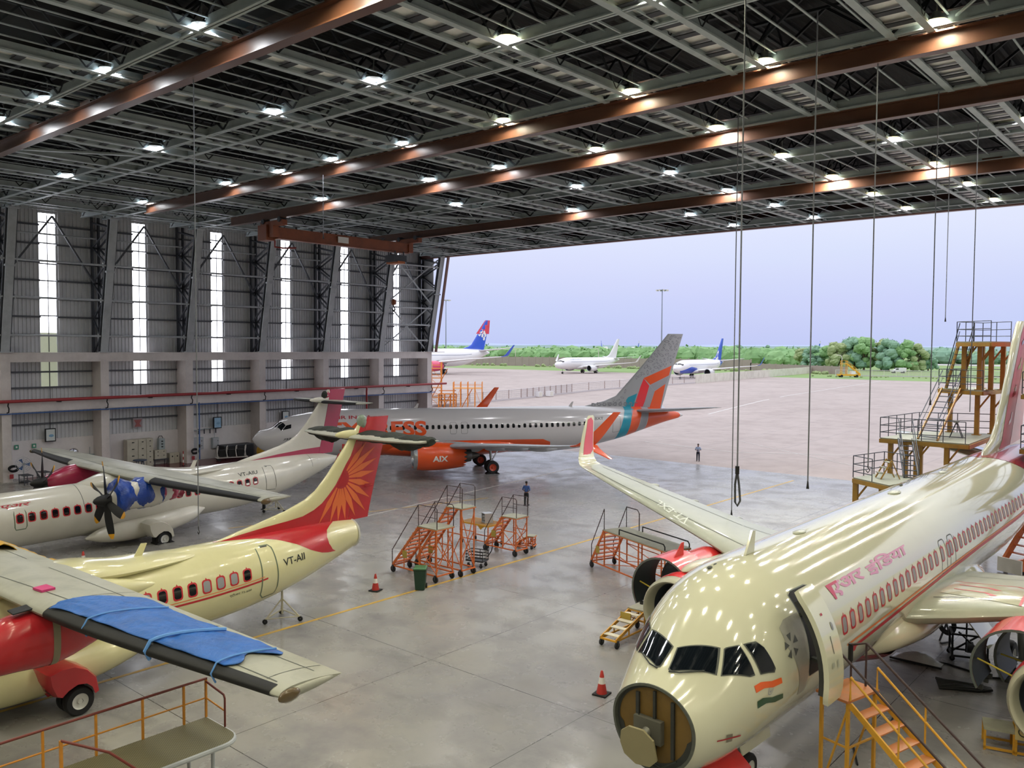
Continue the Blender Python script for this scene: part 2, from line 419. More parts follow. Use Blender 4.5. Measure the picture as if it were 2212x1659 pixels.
a, c = COLS_Y[-2:]
for z0, z1 in ((10.6, 15.8), (15.8, 21.0)):
    xq = lambda z: -73.7 + 2.25*(z-10.26)/11.1
    MB().tube((xq(z0)-0.3, a+0.3, z0), (xq(z1)-0.3, c-0.3, z1), 0.08, 8).tube((xq(z1)-0.3, a+0.3, z1), (xq(z0)-0.3, c-0.3, z0), 0.08, 8).build('wall_left_brace', M_lgst, kind='structure')
# end jamb of the opening (brown edge beside the last column)
b = MB(); b.beam((-73.0, 70.75, 10.26), (-70.9, 70.75, ZB), 0.12, 0.35, (0,1,0)); b.build('wall_front_jamb', M_fascia, kind='structure')
b = MB(); b.box(-75.5, -73.3, 70.6, 70.66, 10.3, 24).build('wall_front_return', M_clad, kind='structure')
# unseen back and right walls close the hall
M_back = mat('grey back wall', '8e8d8a', 0.6, vary=0.08, scale=0.5)
MB().box(-75.6, 34, -9.3, -9.0, 0, 24.2).build('wall_back', M_back, kind='structure')
MB().box(34, 34.3, -9.3, 71.2, 0, 24.2).build('wall_right', M_back, kind='structure')
MB().box(-76.2, -75.6, -9.3, 70.7, 0, 3).build('wall_left_base', M_conc, kind='structure')

# ================================================================== AIRCRAFT GEOMETRY (s aft of the nose, b to port, z up)
class Curve:
    """Monotone cubic through (x, y...) rows."""
    def __init__(self, rows):
        self.x = [r[0] for r in rows]; self.ys = [[r[k] for r in rows] for k in range(1, len(rows[0]))]; self.ms = []
        n = len(self.x)
        for y in self.ys:
            d = [(y[i+1]-y[i])/(self.x[i+1]-self.x[i]) for i in range(n-1)]; m = [d[0]]
            for i in range(1, n-1):
                if d[i-1]*d[i] <= 0: m.append(0.0)
                else:
                    h0 = self.x[i]-self.x[i-1]; h1 = self.x[i+1]-self.x[i]; w1 = 2*h1+h0; w2 = h1+2*h0
                    m.append((w1+w2)/(w1/d[i-1]+w2/d[i]))
            m.append(d[-1]); self.ms.append(m)
    def __call__(self, x):
        X = self.x; n = len(X)
        if x <= X[0]: return [y[0] for y in self.ys]
        if x >= X[-1]: return [y[-1] for y in self.ys]
        lo, hi = 0, n-1
        while hi-lo > 1:
            k = (lo+hi)//2
            if X[k] <= x: lo = k
            else: hi = k
        h = X[hi]-X[lo]; t = (x-X[lo])/h; t2 = t*t; t3 = t2*t
        return [(2*t3-3*t2+1)*y[lo]+(t3-2*t2+t)*h*m[lo]+(-2*t3+3*t2)*y[hi]+(t3-t2)*h*m[hi] for y, m in zip(self.ys, self.ms)]
class Fus:
    def __init__(self, rows): self.c = Curve(rows); self.s0 = rows[0][0]; self.s1 = rows[-1][0]
    def pt(self, s, th):
        zc, w, hu, hd = self.c(s); c = math.cos(th)
        return (s, w*math.sin(th), zc+(hu if c > 0 else hd)*c)
    def nrm(self, s, th):
        e = 0.02; a = self.pt(s-e, th); b = self.pt(s+e, th); c = self.pt(s, th-e); d = self.pt(s, th+e)
        u = [b[i]-a[i] for i in range(3)]; v = [d[i]-c[i] for i in range(3)]
        n = [u[1]*v[2]-u[2]*v[1], u[2]*v[0]-u[0]*v[2], u[0]*v[1]-u[1]*v[0]]
        l = math.sqrt(sum(x*x for x in n)) or 1
        n = [x/l for x in n]; p = self.pt(s, th)
        zc = self.c(s)[0]
        if n[1]*p[1]+n[2]*(p[2]-zc) < 0: n = [-x for x in n]
        return n
    def off(self, s, th, o):
        p = self.pt(s, th); n = self.nrm(s, th); return tuple(p[i]+n[i]*o for i in range(3))
    def th_at(self, s, z, side=1):
        zc, w, hu, hd = self.c(s); h = hu if z > zc else hd
        return side*math.acos(max(-1, min(1, (z-zc)/h)))
    def f(self, s, b, z):
        if s < self.s0 or s > self.s1: return 1.0
        zc, w, hu, hd = self.c(s); h = hu if z > zc else hd
        return (b/w)**2+((z-zc)/h)**2-1
def foil_y(x, t):
    return 5*t*(0.2969*math.sqrt(max(x, 0))-0.126*x-0.3516*x*x+0.2843*x**3-0.1036*x**4)
class Foil:
    """rows: (u, le_s, le_b, le_z, chord, t/c, dihedral in rad); thickness runs along (-sin d, cos d) in b, z."""
    def __init__(self, rows): self.c = Curve(rows); self.u0 = rows[0][0]; self.u1 = rows[-1][0]; self.us = [r[0] for r in rows]
    def pt(self, u, x, side, off=0.0):
        s, b, z, ch, tc, d = self.c(u); y = side*(foil_y(x, tc)*ch+off)
        return (s+x*ch, b-math.sin(d)*y, z+math.cos(d)*y)
    def frac(self, u, s):
        r = self.c(u); return (s-r[0])/r[3]
F_ATR = Fus([(0,1.75,.04,.04,.04),(.25,1.8,.4,.36,.38),(.8,1.92,.76,.72,.76),(1.6,2.1,1.06,1.12,1.08),(2.6,2.3,1.28,1.36,1.32),(3.8,2.35,1.385,1.42,1.42),(17.0,2.35,1.385,1.42,1.42),(19.0,2.42,1.36,1.35,1.38),(20.5,2.55,1.26,1.22,1.30),(22.0,2.72,1.06,1.04,1.16),(23.5,2.92,.80,.80,.93),(24.6,3.03,.60,.61,.68),(24.95,3.05,.53,.55,.58),(26.3,3.15,.12,.14,.14)])
FIN_ATR = [(3.4,18.0,25.85),(3.77,18.53,25.92),(4.14,20.22,26.02),(4.45,21.59,26.1),(4.75,22.5,26.19),(5.07,23.06,26.28),(5.6,23.62,26.44),(6.1,24.06,26.6),(7.15,24.94,26.9),(7.9,25.6,27.1)]
F_737 = Fus([(-.15,3.1,.03,.03,.03),(.05,3.1,.34,.36,.34),(.5,3.12,.82,.74,.82),(1.0,3.16,1.13,.86,1.10),(1.5,3.2,1.35,.98,1.32),(2.1,3.28,1.52,1.4,1.5),(2.8,3.38,1.66,1.58,1.68),(3.6,3.45,1.76,1.68,1.83),(5.0,3.5,1.86,1.92,1.97),(6.5,3.52,1.88,2.03,2.02),(25.5,3.52,1.88,2.03,2.02),(28.5,3.62,1.84,1.92,1.92),(30.5,3.8,1.66,1.72,1.72),(32.5,4.02,1.42,1.45,1.47),(35.0,4.35,.98,1.02,1.02),(37.3,4.52,.5,.55,.5),(38.6,4.55,.18,.22,.2),(38.9,4.55,.05,.07,.07)])
FIN_737 = [(5.0,28.0,36.65),(5.53,29.05,36.8),(5.95,30.9,36.95),(6.44,32.13,37.1),(7.16,32.81,37.3),(9.66,35.1,38.05),(12.22,37.3,38.85)]
F_320 = Fus([(.0,2.95,.03,.03,.03),(.25,2.95,.46,.42,.46),(.7,2.97,.80,.70,.82),(1.15,3.0,1.05,.88,1.06),(1.6,3.06,1.25,1.06,1.26),(2.1,3.2,1.42,1.30,1.50),(2.7,3.4,1.59,1.62,1.72),(3.3,3.6,1.73,1.86,1.90),(4.0,3.75,1.85,2.00,2.0),(5.0,3.84,1.94,2.06,2.05),(6.0,3.85,1.975,2.07,2.07),(25.0,3.85,1.975,2.07,2.07),(28.0,3.95,1.93,1.98,1.95),(30.5,4.2,1.68,1.72,1.7),(33.5,4.6,1.2,1.25,1.22),(36.5,4.95,.55,.6,.6),(37.6,5.05,.2,.25,.25)])
FIN_320 = [(5.6,27.6,35.2),(6.11,28.04,35.4),(6.45,29.3,35.55),(7.72,30.73,35.9),(11.84,34.08,36.6),(12.0,34.3,36.6)]
def fin_foil(rows, t):
    return Foil([(z, le, 0.0, z, te-le, t/(te-le), PI/2) for z, le, te in rows])
def LP(p): return (p[0], -p[1], p[2])
def aircraft(name, label, pose, cat='airplane', group=None):
    x, y, h, z0, pt = pose
    o = thing(name, label, cat, (x, y, z0), 0, group); o.rotation_euler = (0, -math.atan(pt), math.radians(h)); return o
def fus_mesh(F, parent, m, name='fuselage', n=56, ds=0.35, s0=None, s1=None, cap=False, skip=None):
    s0 = F.s0 if s0 is None else s0; s1 = F.s1 if s1 is None else s1
    ss = []; s = s0
    while s < s1-1e-6:
        ss.append(s); s += min(ds, 0.06+0.16*(s-F.s0)) if s < F.s0+3 else ds
    ss.append(s1)
    b = MB(); b.loft([[LP(F.pt(s, 2*PI*k/n)) for k in range(n)] for s in ss], True, not cap, not cap)
    return b.build(name, m, parent, smooth=True, angle=50)
def cut(polys, gx, gy):
    """Triangulate 2D polygons (outer loop, or [outer, hole...]) and slice them on a grid."""
    bm = bmesh.new()
    for poly in polys:
        loops = poly if isinstance(poly[0][0], (tuple, list)) else [poly]
        flat = [Vector((p[0], p[1], 0)) for lp in loops for p in lp]
        vs = [bm.verts.new(p) for p in flat]
        for t in tessellate_polygon([[Vector((p[0], p[1], 0)) for p in lp] for lp in loops]):
            try: bm.faces.new([vs[i] for i in t])
            except ValueError: pass
    return slice_bm(bm, gx, gy)
def slice_bm(bm, gx, gy):
    if not bm.verts: return [], []
    for ax, g in ((0, gx), (1, gy)):
        if not g: continue
        lo = min(v.co[ax] for v in bm.verts); hi = max(v.co[ax] for v in bm.verts)
        k = math.floor(lo/g)+1
        while k*g < hi:
            co = Vector((0,0,0)); co[ax] = k*g; no = Vector((0,0,0)); no[ax] = 1
            bmesh.ops.bisect_plane(bm, geom=bm.verts[:]+bm.edges[:]+bm.faces[:], plane_co=co, plane_no=no, dist=1e-6); k += 1
    bm.verts.ensure_lookup_table(); bm.verts.index_update()
    vs = [(v.co.x, v.co.y) for v in bm.verts]; fs = [tuple(v.index for v in f.verts) for f in bm.faces]; bm.free()
    return vs, fs
def fus_decal(F, polys, name, m, parent, off=0.008, g=0.12, R=1.9, gx=0.5):
    """polys in (s, th)."""
    sc = [[(s, th*R) for s, th in p] if not isinstance(p[0][0], (tuple, list)) else [[(s, th*R) for s, th in q] for q in p] for p in polys]
    vs, fs = cut(sc, gx, g)
    return MB().add([LP(F.off(x, y/R, off)) for x, y in vs], fs).build(name, m, parent, smooth=True, angle=80)
def text2d(txt, size=1.0, shear=0.0, bold=0.0, space=1.0):
    c = bpy.data.curves.new('t', 'FONT'); c.body = txt; c.size = size; c.shear = shear; c.offset = bold; c.space_character = space; c.resolution_u = 3
    o = bpy.data.objects.new('t', c); COL.objects.link(o)
    dg = bpy.context.evaluated_depsgraph_get(); me = bpy.data.meshes.new_from_object(o.evaluated_get(dg))
    bm = bmesh.new(); bm.from_mesh(me); bmesh.ops.triangulate(bm, faces=bm.faces)
    bpy.data.objects.remove(o); bpy.data.curves.remove(c); bpy.data.meshes.remove(me)
    return bm
def fit_text(bm, quad):
    """Warp the text's bounding box bilinearly onto quad: lower-left, lower-right, upper-right, upper-left."""
    xs = [v.co.x for v in bm.verts]; ys = [v.co.y for v in bm.verts]; x0, x1, y0, y1 = min(xs), max(xs), min(ys), max(ys)
    for v in bm.verts:
        u = (v.co.x-x0)/(x1-x0); w = (v.co.y-y0)/(y1-y0)
        a, b, c, d = quad
        v.co.x, v.co.y = [a[i]*(1-u)*(1-w)+b[i]*u*(1-w)+c[i]*u*w+d[i]*(1-u)*w for i in (0, 1)]; v.co.z = 0
    return bm
def fus_text(F, txt, quad, name, m, parent, off=0.01, R=1.9, **k):
    """quad: (s, th) corners of the lettering."""
    bm = fit_text(text2d(txt, **k), [(s, th*R) for s, th in quad])
    vs, fs = slice_bm(bm, 0.5, 0.12)
    return MB().add([LP(F.off(x, y/R, off)) for x, y in vs], fs).build(name, m, parent, smooth=True, angle=80)
def rrect(w, h, r, n=5):
    out = []
    for cx, cy, a in ((w/2-r, h/2-r, 0), (-w/2+r, h/2-r, PI/2), (-w/2+r, -h/2+r, PI), (w/2-r, -h/2+r, 1.5*PI)):
        out += [(cx+r*math.cos(a+PI/2*i/n), cy+r*math.sin(a+PI/2*i/n)) for i in range(n+1)]
    return out
def place2(poly, s, v, sc=1.0): return [(s+x*sc, v-y*sc) for x, y in poly]
def fus_rr(F, s, z, w, h, r, name, m, parent, side=1, ring=0.0, off=0.01, lean=0.0):
    """A rounded rectangle (or a ring of given width) on the skin, centred at s, z."""
    th = F.th_at(s, z, side); R = F.c(s)[2]
    def mp(p): return [(s+x+lean*y, th-side*y/R) for x, y in p]
    o = rrect(w, h, r)
    poly = [mp(o)] if not ring else [[mp(o), mp(rrect(w-2*ring, h-2*ring, max(0.01, r-ring)))[::-1]]]
    return fus_decal(F, poly, name, m, parent, off, 0.12, R)
def foil_mesh(Fo, parent, m, name, x0=0.0, x1=1.0, n=12, m_u=None, mirror=False, du=0.6, smooth=True, cap0=True, cap1=True):
    us = list(m_u) if m_u else []
    if not us:
        for a, b in zip(Fo.us[:-1], Fo.us[1:]):
            k = max(1, int(abs(b-a)/du)); us += [a+(b-a)*i/k for i in range(k)]
        us.append(Fo.us[-1])
    xs = [x0+(x1-x0)*(1-math.cos(PI*i/n))/2 for i in range(n+1)]
    rings = []
    for u in us:
        rg = [Fo.pt(u, x, 1) for x in xs] + [Fo.pt(u, x, -1) for x in xs[::-1]]
        if mirror: rg = [(p[0], -p[1], p[2]) for p in rg]
        rings.append([LP(p) for p in rg])
    return MB().loft(rings, True, cap0, cap1).build(name, m, parent, smooth=smooth, angle=35)
def foil_decal(Fo, polys, name, m, parent, side=1, off=0.01, key='z', g=0.4, mirror=False):
    """polys in (s, u) where u is the foil's span coordinate."""
    vs, fs = cut(polys, g, g)
    out = []
    for s, u in vs:
        fr = Fo.frac(u, s); p = Fo.pt(u, max(0.0, min(1.0, fr)), side, off); p = (s, p[1], p[2])
        out.append(LP((p[0], -p[1], p[2]) if mirror else p))
    return MB().add(out, fs).build(name, m, parent, smooth=True, angle=80)
def foil_text(Fo, txt, quad, name, m, parent, side=1, off=0.012, mirror=False, **k):
    bm = fit_text(text2d(txt, **k), quad); vs, fs = slice_bm(bm, 0.4, 0.4); out = []
    for s, u in vs:
        p = Fo.pt(u, max(0.0, min(1.0, Fo.frac(u, s))), side, off); p = (s, p[1], p[2])
        out.append(LP((p[0], -p[1], p[2]) if mirror else p))
    return MB().add(out, fs).build(name, m, parent)
M_tyre = mat('black tyre rubber', '17171a', 0.75, vary=0.2)
M_hub = mat('white wheel hub', 'c9c9c4', 0.4, vary=0.1)
M_strut = mat('landing gear metal', '9a9c9e', 0.35, metal=0.6, vary=0.1)
M_black = mat('matt black', '0c0d0f', 0.6, vary=0.2)
M_wdark = mat('dark cabin glass', '0e1116', 0.08, vary=0.2, coat=0.4)
M_seam = mat('dark panel seam', '4c4f4b', 0.6)
def wheel(parent, s, b, r, w, hubm, name='wheel', z=None):
    z = r if z is None else z
    t = MB().lathe([(r*0.55, -w/2), (r*0.9, -w/2), (r, -w*0.3), (r, w*0.3), (r*0.9, w/2), (r*0.55, w/2), (r*0.55, -w/2)], 28, 'y', (s, -b, z)).build(name, M_tyre, parent, smooth=True)
    h = MB()
    h.lathe([(r*0.56, -w/2), (r*0.5, -w/2+0.02), (r*0.42, -w*0.36), (r*0.2, -w*0.3), (r*0.15, -w*0.5), (0.001, -w*0.5)], 24, 'y', (s, -b, z))
    h.lathe([(r*0.56, w/2), (r*0.5, w/2-0.02), (r*0.42, w*0.36), (r*0.2, w*0.3), (r*0.15, w*0.5), (0.001, w*0.5)], 24, 'y', (s, -b, z))
    h.build('hub', hubm, t, smooth=True)
    return t
def chocks(parent_loc, rz, label, r, group):
    o = thing('wheel_chock', label, 'wheel chock', parent_loc, rz, group)
    for sx in (-1, 1):
        MB().slab([(sx*(r*0.55), -0.35, 0), (sx*(r*0.55+0.3), -0.35, 0), (sx*(r*0.62), -0.35, 0.2)], (0, 0.7, 0)).build('wedge', M_tyre, o)
    MB().tube((-r*0.6, -0.3, 0.05), (r*0.6, -0.3, 0.05), 0.015, 6).build('rope', M_tyre, o)
    return o

# ------------------------------------------------------------------ ATR-type turboprops
def atr(pose, near):
    cream = mat('glossy cream paint' if near else 'glossy off white paint', 'd2cd9f' if near else 'cbc8bd', 0.22, coat=0.5, vary=0.04, scale=0.5, dirt='a8a27c' if near else 'a39f8f', dscale=0.35, damt=0.35)
    red = mat('glossy crimson paint' if near else 'crimson paint', 'b3262e' if near else 'a32c4c', 0.25, coat=0.4, vary=0.06)
    wgrey = mat('wing grey paint', 'a3a396' if near else 'a7a7a2', 0.4, vary=0.06, dirt='6e6d62', dscale=0.8, damt=0.6)
    lab = 'cream twin turboprop airliner with red sunburst tail, in the foreground' if near else 'off white twin turboprop airliner with black propellers, parked behind the cream one'
    A = aircraft('turboprop_airplane', lab, pose)
    F = F_ATR
    fus_mesh(F, A, cream, s1=24.95 if near else None)
    if near:
        MB().lathe([(0.56, 0), (0.6, 0.06), (0.53, 0.06), (0.50, 0)], 32, 'x', (24.9, 0, 3.04)).build('tail_rim', M_hub, A, smooth=True)
    # dorsal fin and rudder
    fin = fin_foil(FIN_ATR, 0.3)
    hinge = lambda z: 24.72+(z-3.6)*0.235
    us = [3.4, 3.77, 4.0, 4.14, 4.45, 4.75, 5.07, 5.6, 6.1, 6.6, 7.15, 7.55, 7.9]
    def piece(nm, m, a, c, parent):
        rings = []; nn = 10
        for z in us:
            r = fin.c(z); f0 = 0.0 if a is None else (hinge(z)+0.02-r[0])/r[3]; f1 = 1.0 if c is None else (hinge(z)-r[0])/r[3]
            xs = [f0+(f1-f0)*(1-math.cos(PI*i/nn))/2 for i in range(nn+1)]
            rings.append([LP(fin.pt(z, x, 1)) for x in xs]+[LP(fin.pt(z, x, -1)) for x in xs[::-1]])
        return MB().loft(rings, True, True, True).build(nm, m, parent, smooth=True, angle=35)
    fo = piece('fin', cream, None, 1, A)
    us[0] = 3.58
    rud = piece('rudder', red, 1, None, A)
    # high wing
    zr = 4.08 if near else 4.2; zt = 3.9 if near else 4.08
    wing = Foil([(0, 10.5, 0, zr, 2.6, .17, 0), (4.6, 10.55, 4.6, zr-0.02, 2.55, .18, 0), (13.1, 11.52, 13.1, zt+0.02, 1.68, .17, 0), (13.55, 11.6, 13.55, zt, 1.62, .16, 0)])
    wp = foil_mesh(wing, A, wgrey, 'wing', n=14); ws = foil_mesh(wing, A, wgrey, 'wing', n=14, mirror=True)
    for w, mir in ((wp, False), (ws, True)):
        # black rubber leading edge boot and flap seams
        rings = []
        for u in [5.0+8.3*i/12 for i in range(13)]:
            rg = [wing.pt(u, x, 1, 0.008) for x in (0.13, 0.09, 0.05, 0.015, 0.004, 0.0)]+[wing.pt(u, x, -1, 0.012) for x in (0.004, 0.02, 0.06, 0.15, 0.35)]
            rings.append([LP((p[0]-0.008, -p[1] if mir else p[1], p[2])) for p in rg])
        MB().loft(rings, False).build('deicing_boot', M_black, w, smooth=True)
        sm = []
        for u0, u1, f in ((0.8, 9.0, .74), (9.2, 13.2, .72), (0.5, 13.2, .16)):
            c0 = wing.c(u0); c1 = wing.c(u1); a = (c0[0]+c0[3]*f, u0); e = (c1[0]+c1[3]*f, u1); sm.append([a, e, (e[0]+.025, e[1]), (a[0]+.025, a[1])])
        for u in (4.9, 9.1, 12.9):
            c0 = wing.c(u); sm.append([(c0[0]+c0[3]*.16, u), (c0[0]+c0[3]*.97, u), (c0[0]+c0[3]*.97, u+.025), (c0[0]+c0[3]*.16, u+.025)])
        foil_decal(wing, sm, 'panel_seams', M_seam, w, 1, 0.006, mirror=mir)
        sgn = -1 if mir else 1
        for u in (6.2, 8.6, 11.0):
            c0 = wing.c(u); MB().ball((c0[0]+c0[3]*.85, -sgn*u, c0[2]-0.16), 0.5, 8, 6, (1, .16, .2)).build('flap_fairing', wgrey, w, smooth=True)
        c0 = wing.c(13.55); MB().ball((c0[0]+.7, -sgn*13.55, c0[2]), .7, 12, 8, (1, .1, .13)).build('wing_tip', wgrey, w, smooth=True)
        MB().ball((c0[0]+.22, -sgn*13.6, c0[2]-.03), .28, 12, 8, (1, .3, .5)).build('tip_light', mat('dull amber lens', '5a4a30', .2, coat=.5), w, smooth=True)
    # fairing that carries the wing on the fuselage, with a long tail
    fair = Curve([(8.6, .1, 3.5, .15), (9.6, .7, 3.62, .3), (10.6, 1.15, 3.7, .45), (13.4, 1.2, 3.68, .42), (15.0, 1.12, 3.6, .25), (17.2, .72, 3.58, .15), (18.2, .1, 3.6, .05)])
    MB().loft([[(s, fair(s)[0]*math.sin(t), fair(s)[1]+fair(s)[2]*math.cos(t)) for t in [2*PI*k/24 for k in range(24)]] for s in [8.6+9.6*i/32 for i in range(33)]], True, True, True).build('wing_fairing', cream, A, smooth=True)
    for side in (1, -1):
        tg = Curve([(10.2, .05, 3.2), (11.0, .28, 3.2), (13.2, .34, 3.2), (14.6, .22, 3.12), (15.6, .06, 3.05)])
        MB().loft([[(s, -side*(1.12+tg(s)[0]*1.2*math.sin(t)), tg(s)[1]+tg(s)[0]*1.5*math.cos(t)) for t in [2*PI*k/14 for k in range(14)]] for s in [10.2+5.4*i/20 for i in range(21)]], True, True, True).build('root_fairing', cream, A, smooth=True)
    # nacelles
    for side in (1, -1):
        nm = red if (near or side < 0) else cream
        dz_ = 0 if near else .28
        nac = Curve([(r[0], r[1], r[2]+dz_, r[3]) for r in [(8.95, .32, 3.08, .36), (9.3, .5, 3.08, .52), (10.2, .62, 3.2, .72), (11.0, .64, 3.22, .78), (12.0, .55, 3.3, .62), (12.9, .34, 3.45, .36), (13.4, .12, 3.55, .12)]])
        nob = MB().loft([[(s, -side*4.05+nac(s)[0]*math.copysign(abs(math.sin(t))**.75, math.sin(t)), nac(s)[1]+nac(s)[2]*math.copysign(abs(math.cos(t))**.75, math.cos(t))) for t in [2*PI*k/28 for k in range(28)]] for s in [8.95+4.45*i/24 for i in range(25)]], True, True, True).build('engine_nacelle', nm, A, smooth=True)
        band = mat('bare nacelle band', '857c63', .45, vary=.1)
        bs = 10.95
        rg = [[(s, -side*4.05+(nac(s)[0]+.012)*math.copysign(abs(math.sin(t))**.75, math.sin(t)), nac(s)[1]+(nac(s)[2]+.012)*math.copysign(abs(math.cos(t))**.75, math.cos(t))) for t in [2*PI*k/28 for k in range(28)]] for s in (bs, bs+.09, bs+.18)]
        MB().loft(rg).build('nacelle_strap', band if near else nm, nob, smooth=True)
        if near:
            MB().slab([(10.1, -side*4.05-.32, 4.03), (11.15, -side*4.05-.36, 4.13), (11.15, -side*4.05+.1, 4.15), (10.1, -side*4.05+.05, 4.06)], (0, 0, .03)).build('intake_opening', M_black, nob)
        # propeller: six swept blades with yellow tips
        pr_ = bpy.data.objects.new('propeller', None); COL.objects.link(pr_); pr_.parent = A; pr_.location = (8.75, -side*4.05, 3.06 if near else 3.4)
        sp = MB().lathe([(.02, -.62), (.12, -.55), (.22, -.38), (.29, -.12), (.31, .1), (.31, .24)], 24, 'x').build('spinner', M_black, pr_, smooth=True)
        a0 = math.radians(-8 if side > 0 else 2)
        yel = mat('yellow blade tip', 'd79a1c', .45, vary=.1)
        for k in range(6):
            ang = a0+2*PI*k/6
            def blade(r0, r1, n):
                rings = []
                for i in range(n+1):
                    r = r0+(r1-r0)*i/n; q = r/1.97
                    ch = (.2+.27*math.sin(min(1, q*1.05)*PI*.62))*(1-.55*max(0, (q-.8)/.2)**2); tw = math.radians(62-48*q); sw = .30*max(0, q-.35)**1.5
                    th = .055*(1-.75*q)+.006
                    rg = []
                    for x, y in ((-.5, 0), (-.3, .8), (0, 1), (.3, .7), (.5, 0), (.3, -.4), (0, -.5), (-.3, -.4)):
                        cx = x*ch+sw; cy = y*th
                        tx = cx*math.cos(tw)-cy*math.sin(tw); ax = cx*math.sin(tw)+cy*math.cos(tw)
                        rg.append((ax*.9+.05, -side*0+tx*math.cos(ang)-r*math.sin(ang), tx*math.sin(ang)+r*math.cos(ang)))
                    rings.append(rg)
                return MB().loft(rings, True, True, True)
            bl = blade(.25, 1.72, 12).build('blade', M_black, pr_, smooth=True)
            blade(1.72, 1.97, 3).build('blade_tip', yel, bl, smooth=True)
    # belly pods and main gear
    for side in (1, -1):
        pod = Curve([(8.9, .05, .95), (9.8, .4, .98), (11.2, .55, 1.0), (13.2, .58, 1.12), (14.8, .46, 1.35), (15.7, .06, 1.5)])
        MB().loft([[(s, -side*(1.12+pod(s)[0]*math.sin(t)*1.15), pod(s)[1]+pod(s)[0]*math.cos(t)) for t in [2*PI*k/20 for k in range(20)]] for s in [8.9+6.8*i/28 for i in range(29)]], True, True, True).build('belly_pod', cream, A, smooth=True)
        for db in (1.86, 2.28): wheel(A, 12.6, side*db, .43, .27, M_hub)
        MB().beam((12.5, -side*1.2, .95), (12.62, -side*2.05, .5), .2, .16).tube((12.62, -side*1.75, .43), (12.62, -side*2.4, .43), .07).beam((11.9, -side*1.3, .9), (12.6, -side*1.95, .55), .1, .1).build('gear_leg', M_black, A)
        hood = [(11.65,1.5),(12.0,1.6),(12.4,1.58),(12.8,1.38),(13.08,1.05),(13.16,.6),(13.04,.55),(12.95,.8),(12.78,.95),(12.5,1.0),(12.2,.88),(12.0,.72),(11.85,.8),(11.7,1.15)]
        dzh = 0 if near else -.1
        b_ = MB(); nn = len(hood); ring0 = [(s_, -side*1.5, z_+dzh) for s_, z_ in hood]; ring1 = [(s_, -side*2.4, z_+dzh) for s_, z_ in hood]; ring2 = [(12.5+(s_-12.5)*.9, -side*2.52, 1.0+dzh+(z_-1.0)*.92) for s_, z_ in hood]
        b_.loft([ring0, ring1, ring2], True, True, True).build('wheel_fairing', red if near else cream, A, smooth=True, angle=50)
        MB().slab([(11.75, -side*1.5, .95), (13.1, -side*1.5, 1.02), (13.15, -side*1.58, .75), (12.0, -side*1.6, .55)], (0, -side*.05, 0)).build('gear_door', red if near else cream, A)
    for db in (.22, -.22): wheel(A, 2.0, db, .27, .17, M_hub)
    MB().tube((2.0, 0, .3), (1.9, 0, 1.3), .08).tube((2.0, -.3, .27), (2.0, .3, .27), .05).build('nose_gear_leg', M_strut, A)
    # horizontal stabiliser on top of the fin
    stab = Foil([(0, 24.75, 0, 7.1, 2.05, .12, 0), (3.55, 25.25, 3.55, 7.1, 1.35, .11, 0), (3.68, 25.5, 3.68, 7.1, 1.0, .08, 0)])
    for mir in (False, True):
        st = foil_mesh(stab, A, wgrey, 'stabilizer', mirror=mir, n=10)
        if not near:
            rings = []
            for u in [.35+3.1*i/6 for i in range(7)]:
                rg = [stab.pt(u, x, 1, .008) for x in (.12, .05, .01, 0)]+[stab.pt(u, x, -1, .008) for x in (.01, .05, .12)]
                rings.append([LP((p[0]-.01, -p[1] if mir else p[1], p[2])) for p in rg])
            MB().loft(rings, False).build('deicing_boot', M_black, st, smooth=True)
    MB().ball((24.9, 0, 7.25), .5, 10, 7, (1.6, .22, .35)).build('stabilizer_fairing', cream, A, smooth=True)
    # roof antenna
    MB().slab([(15.45, -.02, 3.74), (15.75, -.02, 3.74), (15.95, -.02, 4.2), (15.75, -.02, 4.22)], (0, .04, 0)).build('antenna', cream, A)
    MB().ball((14.6, 0, 3.78), .35, 10, 5, (1, .35, .15)).build('antenna_base', wgrey, A, smooth=True)
    return A, F, fin, wing, stab, cream, red
POSE = {'A1': (-27.68, -2.35, 91.79, 0, 0), 'A2': (-47.1, 10.0, 90.06, -.44, .02), 'M': (-62.1, 39.2, 55.38, 0, 0), 'N': (-9.40, 14.77, 88.24, -.30, .02)}
A1 = atr(POSE['A1'], True); A2 = atr(POSE['A2'], False)

# ------------------------------------------------------------------ liveries and covers of the two turboprops
M_redline = mat('red marking film', 'b4232b', .35, vary=.06); M_orange = mat('orange ray film', 'e0703c', .35, vary=.06)
M_sun = mat('dark red sun film', 'a82328', .35, vary=.06)
M_txtblk = mat('black lettering film', '1d2320', .4); M_redtxt = mat('crimson lettering film', 'a8222f', .4)
M_green = mat('grey green door seal', '5d6b55', .5); M_winsh = mat('grey window blind', '8d8f92', .4, vary=.1)
M_white = mat('white film', 'e6e4e0', .4)
def window(A, F, s, th, w, h, glass, rim, side=1, nm='cabin_window', crown=True, k=0):
    """A small framed window: rim with the little pointed crown, glass inside."""
    R = 1.4 if F is F_ATR else 1.95
    o = rrect(w, h, w*.36)
    if crown: o = [p for p in o]; o += []
    mp = lambda p, sc=1.0: [(s+x*sc, th-side*y*sc/R) for x, y in p]
    if rim:
        ou = rrect(w+.1, h+.1, w*.42); top = [(w*.14, (h+.1)/2), (0, (h+.1)/2+.07), (-w*.14, (h+.1)/2)]
        i0 = 6; ou = ou[:6]+(top if crown else [])+ou[6:]
        r = fus_decal(F, [[mp(ou), mp(rrect(w+.0, h+.0, w*.36))[::-1]]], 'window_frame', rim, A, .006, .12, R)
        g = fus_decal(F, [mp(o)], nm, glass, A, .004, .12, R); r.parent = g
        return g
    return fus_decal(F, [mp(o)], nm, glass, A, .006, .12, R)
